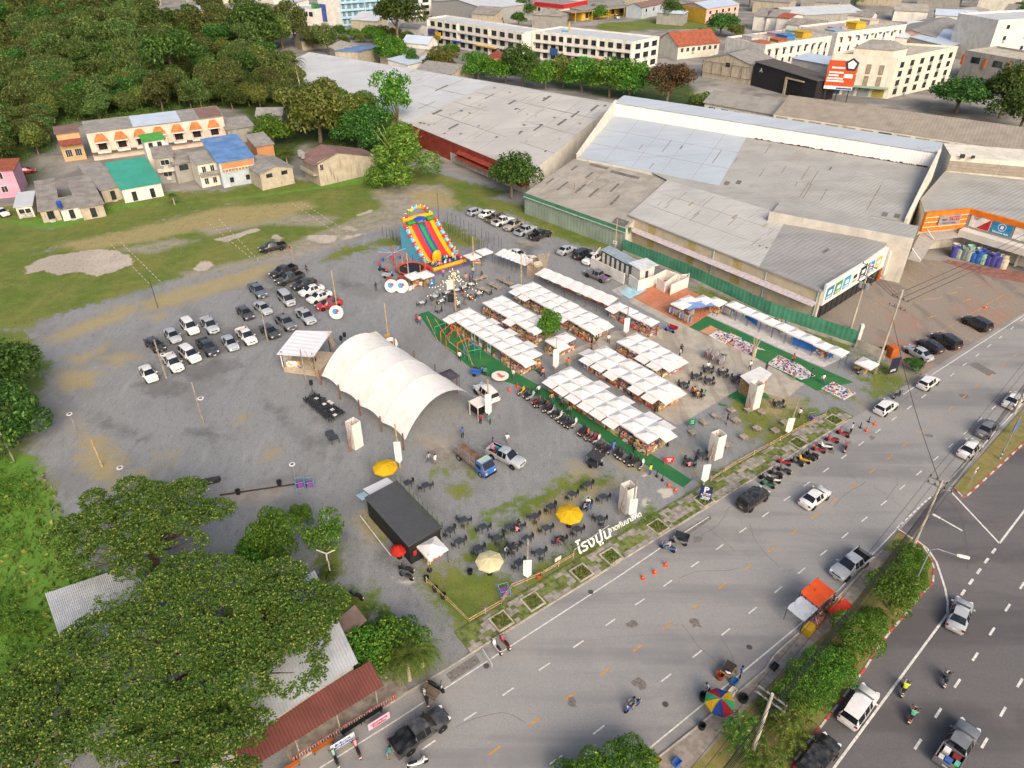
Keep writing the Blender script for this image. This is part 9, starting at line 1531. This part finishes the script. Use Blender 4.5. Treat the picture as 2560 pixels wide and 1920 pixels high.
# bamboo rail fences
def bamboo_fence(label,pts,h=.7):
 o=thing('bamboo_fence',label,'fence')
 for i in range(len(pts) -1):
  a,b=pts[i],pts[i+1]; L_=dist(a,b); n_=max(1,round(L_/2.5))
  for z in (h,h*.55): MB().tube(z3(off(a,0,rnd.uniform(-.1,.1)),z+rnd.uniform(-.05,.05)),z3(b,z+rnd.uniform(-.1,.1)),.045,.035,5).build('rail',m_bamboo,o)
  for k in range(n_+1): p=lerp(a,b,k/n_); MB().tube(z3(p,0),z3(p,h+.25),.05,.05,5).build('post',m_bamboo,o)
bamboo_fence('bamboo rail fence round the driveway lawn corner',[(-8.63,49.07),(-6.52,46.77),(-4.12,44.18),(-1.04,46.35),(0.00,48.34),(3.20,50.03),(6.44,52.44)]); bamboo_fence('long bamboo rail fence along the pavement by the timber tables',[(23.48,64.11),(27.70,67.45),(32.14,70.44),(35.89,73.12),(41.57,76.94)])
# swing frames, fallen poles
for i,(p,q_,c) in enumerate((((-10.96,96.09),(-9.52,98.55),'orange'),((-10.04,94.55),(-8.54,97.49),'orange'),((-8.16,92.71),(-6.58,94.38),'orange'),((-11.98,97.49),(-10.46,98.91),'green'),((-6.39,90.45),(-4.69,91.09),'green'),((-7.14,91.73),(-5.62,92.71),'blue'))):
 o=thing('portal_frame','%s painted portal frame on the carpet, %s counted from the far end' % (c,ORD[i]),'frame',z3(p,0),ang(p,q_)); L_=dist(p,q_); mt=M('frame_' +c,{'orange': '#d0572a','green': '#2f9a63','blue': '#4a7fb0'}[c],.5); MB().tube((0,0,0),(0,0,1.9),.06).build('post',mt,o); MB().tube((L_,0,0),(L_,0,1.9),.06).build('post',mt,o); MB().tube((-.05,0,1.9),(L_+.05,0,1.9),.06).build('beam',mt,o)
for i,(a,b,z0,z1) in enumerate((((-13.67,101.86),(-11.53,96.44),1.4,.1),((-12.26,100.74),(-9.50,95.74),1.6,.1),((-8.93,97.84),(-5.64,89.19),1.9,.1),((-9.63,95.06),(-6.26,91.41),.8,.2),((-12.93,98.02),(-11.71,96.44),.2,.1),((-7.29,94.38),(-5.83,89.50),1.9,.1),((-9.94,94.38),(-8.42,92.71),.2,.1))): tag(MB().tube(z3(a,z0),z3(b,z1),.05,.04,5).build('bamboo_pole',m_bamboo,None),'pink white bamboo pole leaning on the frames, %s from the far end' %ORD[i],'pole')
o=thing('post_fence','thin black post fence looping behind the inflatable slide','fence')
pm_=MB().tube((0,0,0),(0,0,2.3),.035,.035,5).mesh('post',m_black)
for a,b,n_ in (((-13.5,145.1),(-1.8,130.9),14),((-14.6,140.7),(-3.8,127.6),13),((-12.6,139.5),(-5.6,129.8),8),((-26.0,137.4),(-22.6,134.8),6)):
 for k in range(n_): p=lerp(a,b,k/ (n_-1)); put('post',pm_,o,z3((p[0] +rnd.uniform(-.3,.3),p[1] +rnd.uniform(-.3,.3)),0))
 MB().tube(z3(a,1.9),z3(b,1.9),.012,.012,3).build('rope',m_steel,o)
o=thing('bamboo_screen','fan of tall bent bamboo poles beside the toy stalls','screen')
for i in range(20): p=lerp((2.7,118.7),(6.3,121.1),i/19); t_=lerp((3.1,118.7),(6.2,121.6),i/19); MB().path([z3(p,0),z3(off(p,R(60),.25),1.8),z3(off(p,R(120 -i*4),.8),3.6 +rnd.uniform(-.3,.3))],[.05,.045,.03],5).build('bamboo_pole',m_bamboo,o)
# pipes, cages, dead trunk, small dark tent, kiosk, turbine, cabinet, dog, flag strings, rope squares on the field
o=thing('pipe_stack','stack of long black plastic pipes on the gravel edge','pipes'); [MB().tube(z3(off((-39.42,62.51),R(100),(i%6) *.16),.1 + (i // 6) *.18),z3(off((-34.56,64.11),R(100 +rnd.uniform(-20,20)),(i%6) *.16),.1 + (i // 6) *.18),.08,.08,6).build('pipe',m_blk,o) for i in range(16)]; tag(MB().tube(z3((-33.80,61.83),.1),z3((-25.53,63.70),.1),.09,.09,6).build('long_pipe',m_blk),'single long black pipe lying toward the bin cages','pipe')
for p,lab in (((-24.87,63.50),'left blue wire bin cage at the lot edge'),((-23.78,63.50),'right blue wire bin cage at the lot edge'),((39.82,76.31),'blue wire bin cage by the lawn fence'),((-0.77,47.76),'blue wire bin cage by the cream parasol')):
 o=thing('bin_cage',lab,'bin',z3(p,0),.3); mt=M('cage_blue','#5f9ab0',.5); [MB().path([(-.5,-.5,z),(.5,-.5,z),(.5,.5,z),(-.5,.5,z),(-.5,-.5,z)],.03).build('hoop',mt,o) for z in (.1,.9)]; [MB().tube((x,y,0),(x,y,.9),.03).build('upright',mt,o) for x in (-.5,.5) for y in (-.5,.5)]; MB().box((0,0,.3),(.85,.85,.5),.2,0,.8).build('rubbish',g_mix,o)
o=thing('dead_trunk','bare bundled tree trunk standing on the ground mats','trunk',z3((36.29,92.15),0)); MB().tube((0,0,0),(0,0,1.6),.3,.34,9).build('trunk',m_bark2,o); [MB().tube((.15 *math.cos(i),.15 *math.sin(i),1.4),(.6 *math.cos(i*1.1),.6 *math.sin(i*1.1),3.0 + (i%3) *.3),.06,.02,5).build('limb',m_bark2,o) for i in range(9)]
tent((-8.90,84.00),DA,2.3,2.3,'small dark canopy beside the arched tent',None,(lambda c: (c.materials.clear(),c.materials.append(clothmat('dark_canvas','#4a4550',.1)),c)[2])(canopy_mesh(2.3,2.3)))
o=thing('ticket_kiosk','small white and glass kiosk under the tent corner','kiosk',z3((-4.35,77.33),0),R(40)); MB().box((0,0,1.2),(1.6,1.6,.9)).build('wall',m_trim,o); MB().box((0,0,2.15),(2.0,2.0,.12)).build('roof',m_wpaint,o); [MB().box((x,y,1.0),(.08,.08,2.1)).build('post',m_wpaint,o) for x in (-.9,.9) for y in (-.9,.9)]
o=thing('wind_turbine','small white three bladed wind turbine by the driveway','wind turbine',z3((-18.48,49.97),0)); MB().tube((0,0,0),(0,0,3.4),.06,.04,6).build('mast',m_wpaint,o); [MB().box((.55 *math.cos(i*2.094 +.5),-.1,3.4 +.55 *math.sin(i*2.094 +.5)),(1.0,.03,.14)).build('blade',m_wpaint,o) for i in range(3)]
for i,b in enumerate([c for c in o.children if c.name.startswith('blade')]): b.data.transform(Matrix.Translation(Vector((.55 *math.cos(i*2.094 +.5),-.1,3.4 +.55 *math.sin(i*2.094 +.5)))) @ Matrix.Rotation(-(i*2.094 +.5),4,'Y') @ Matrix.Translation(-Vector((.55 *math.cos(i*2.094 +.5),-.1,3.4 +.55 *math.sin(i*2.094 +.5)))))
tag(MB().box((0,0,.9),(1.3,1.3,1.8),.3,0,.97).build('cabinet',M('orange_cabinet','#b5602c',.7,var=.15),None,loc=(56.87,92.06)),'orange metal cabinet at the forecourt corner','cabinet')
o=thing('dog','black dog walking on the concrete near the clothes racks','dog',z3((31.71,91.78),0),R(170)); MB().loft([[(x,r_*math.cos(i*.7854),z+r_*1.15 *math.sin(i*.7854)) for i in range(8)] for x,r_,z in ((-.36,.06,.42),(-.25,.1,.42),(.0,.1,.41),(.2,.13,.43),(.3,.08,.5),(.36,.08,.58),(.45,.07,.58),(.55,.035,.55))],True).path([(-.35,0,.46),(-.5,0,.6)],[.03,.012],5).path([(-.26,.07,.4),(-.22,.08,.26),(-.3,.08,.16),(-.29,.08,.02)],[.06,.035,.025,.03]).path([(-.26,-.07,.4),(-.2,-.08,.26),(-.27,-.08,.16),(-.26,-.08,.02)],[.06,.035,.025,.03]).path([(.2,.08,.38),(.22,.08,.2),(.22,.08,.02)],[.05,.03,.03]).path([(.2,-.08,.38),(.16,-.08,.2),(.18,-.08,.02)],[.05,.03,.03]).build('body',m_blk,o,True)
rp=MB().box((0,0,0),(.9,.1,.05)).mesh('marker_piece',M('rope_pink_white','#c9b3b0',.8))
for k,(a,b) in enumerate((((-79.3,133.6),(-64.2,115.9)),((-77.9,134.8),(-62.6,116.8)),((-64.5,145.4),(-49.5,126.9)),((-62.5,147.0),(-47.6,125.6)),((-49.5,156.6),(-34.4,137.4)),((-47.6,157.4),(-33.3,139.2)))):
 o=thing('marker_line','line of pink and white field markers, %s from the left' %ORD[k],'marker line'); n_=14
 for i in range(n_): put('marker_piece',rp,o,z3(lerp(a,b,(i+.5) /n_),.04),ang(a,b) +rnd.uniform(-.15,.15))
# potted shrubs, banners and counters on the left face of the swing frame row
for i,p in enumerate(((-7.67,98.25),(-6.60,96.83),(-5.35,95.96),(-4.11,93.59),(-2.76,92.10))): o=thing('potted_shrub','slim shrub in a clay pot by the stalls, %s from the far end' %ORD[i],'plant',z3(p,0)); MB().lathe([(.16,0),(.24,.4),(.2,.4)],10).build('pot',M('clay_pot','#b58a78',.8),o); put('foliage',crown('foliage',[(0,0,.95,.26,.26,.6)],260,.16,L_br,i+200,.5,-1,.3),o)
for i,p in enumerate(((-5.98,96.14),(-4.71,94.43),(-3.43,92.92))): o=MB().box((0,0,1.0),(1.0,.05,1.7)).build('printed_stand',m_wpaint,None,loc=z3(p,.05),rz=DA); tag(o,'white printed panel between the potted shrubs, %s from the far end' %ORD[i],'panel'); MB().box((0,-.04,1.2),(.7,.02,.7)).build('print',M('grey_print','#7d8086',.7),o)
# goods on pallets in front of the store
q=random.Random(9)
for i in range(22):
 p=lerp((84.1,127.6),(90.6,122.6),(i%11) /10); p=off(p,R(60),(i // 11) *1.6); c=q.choice(('#b5a58c','#c2b6a2','#9aa39a','#4a4a8f','#2f5fa8','#8fb5a0','#6f7a78')); tag(MB().lathe([(.7,0),(.75,.8),(.7,1.6 +q.uniform(0,.8)),(.3,1.8)],12).build('wrapped_tank',M('tank_' +c[1:],c,.5,var=.1),None,loc=z3(p,.05)),'wrapped water tank in the goods yard before the store','water tank','water tanks in the goods yard')


# ------------------------------------------------------------------ seat every group empty at the base of its parts
bpy.context.view_layer.update()
for o in list(COL.objects):
 if o.type == 'EMPTY' and o.parent is None and o.location.length <.01 and o.children:
  lo=Vector((1e9,) *3); hi=Vector((-1e9,) *3)
  for c in o.children_recursive:
   if c.type == 'MESH' and len(c.data.vertices):
    for b in c.bound_box:
     w=c.matrix_world @ Vector(b)
     for k in range(3): lo[k] =min(lo[k],w[k]); hi[k] =max(hi[k],w[k])
  p=Vector(((lo.x+hi.x) /2,(lo.y+hi.y) /2,lo.z)); o.location=p
  for c in o.children: c.location -= p
 for k in ('_h','_P','paint'):
  if k in o: del o[k]
for o in COL.objects:
 if 'paint' in o: del o['paint']
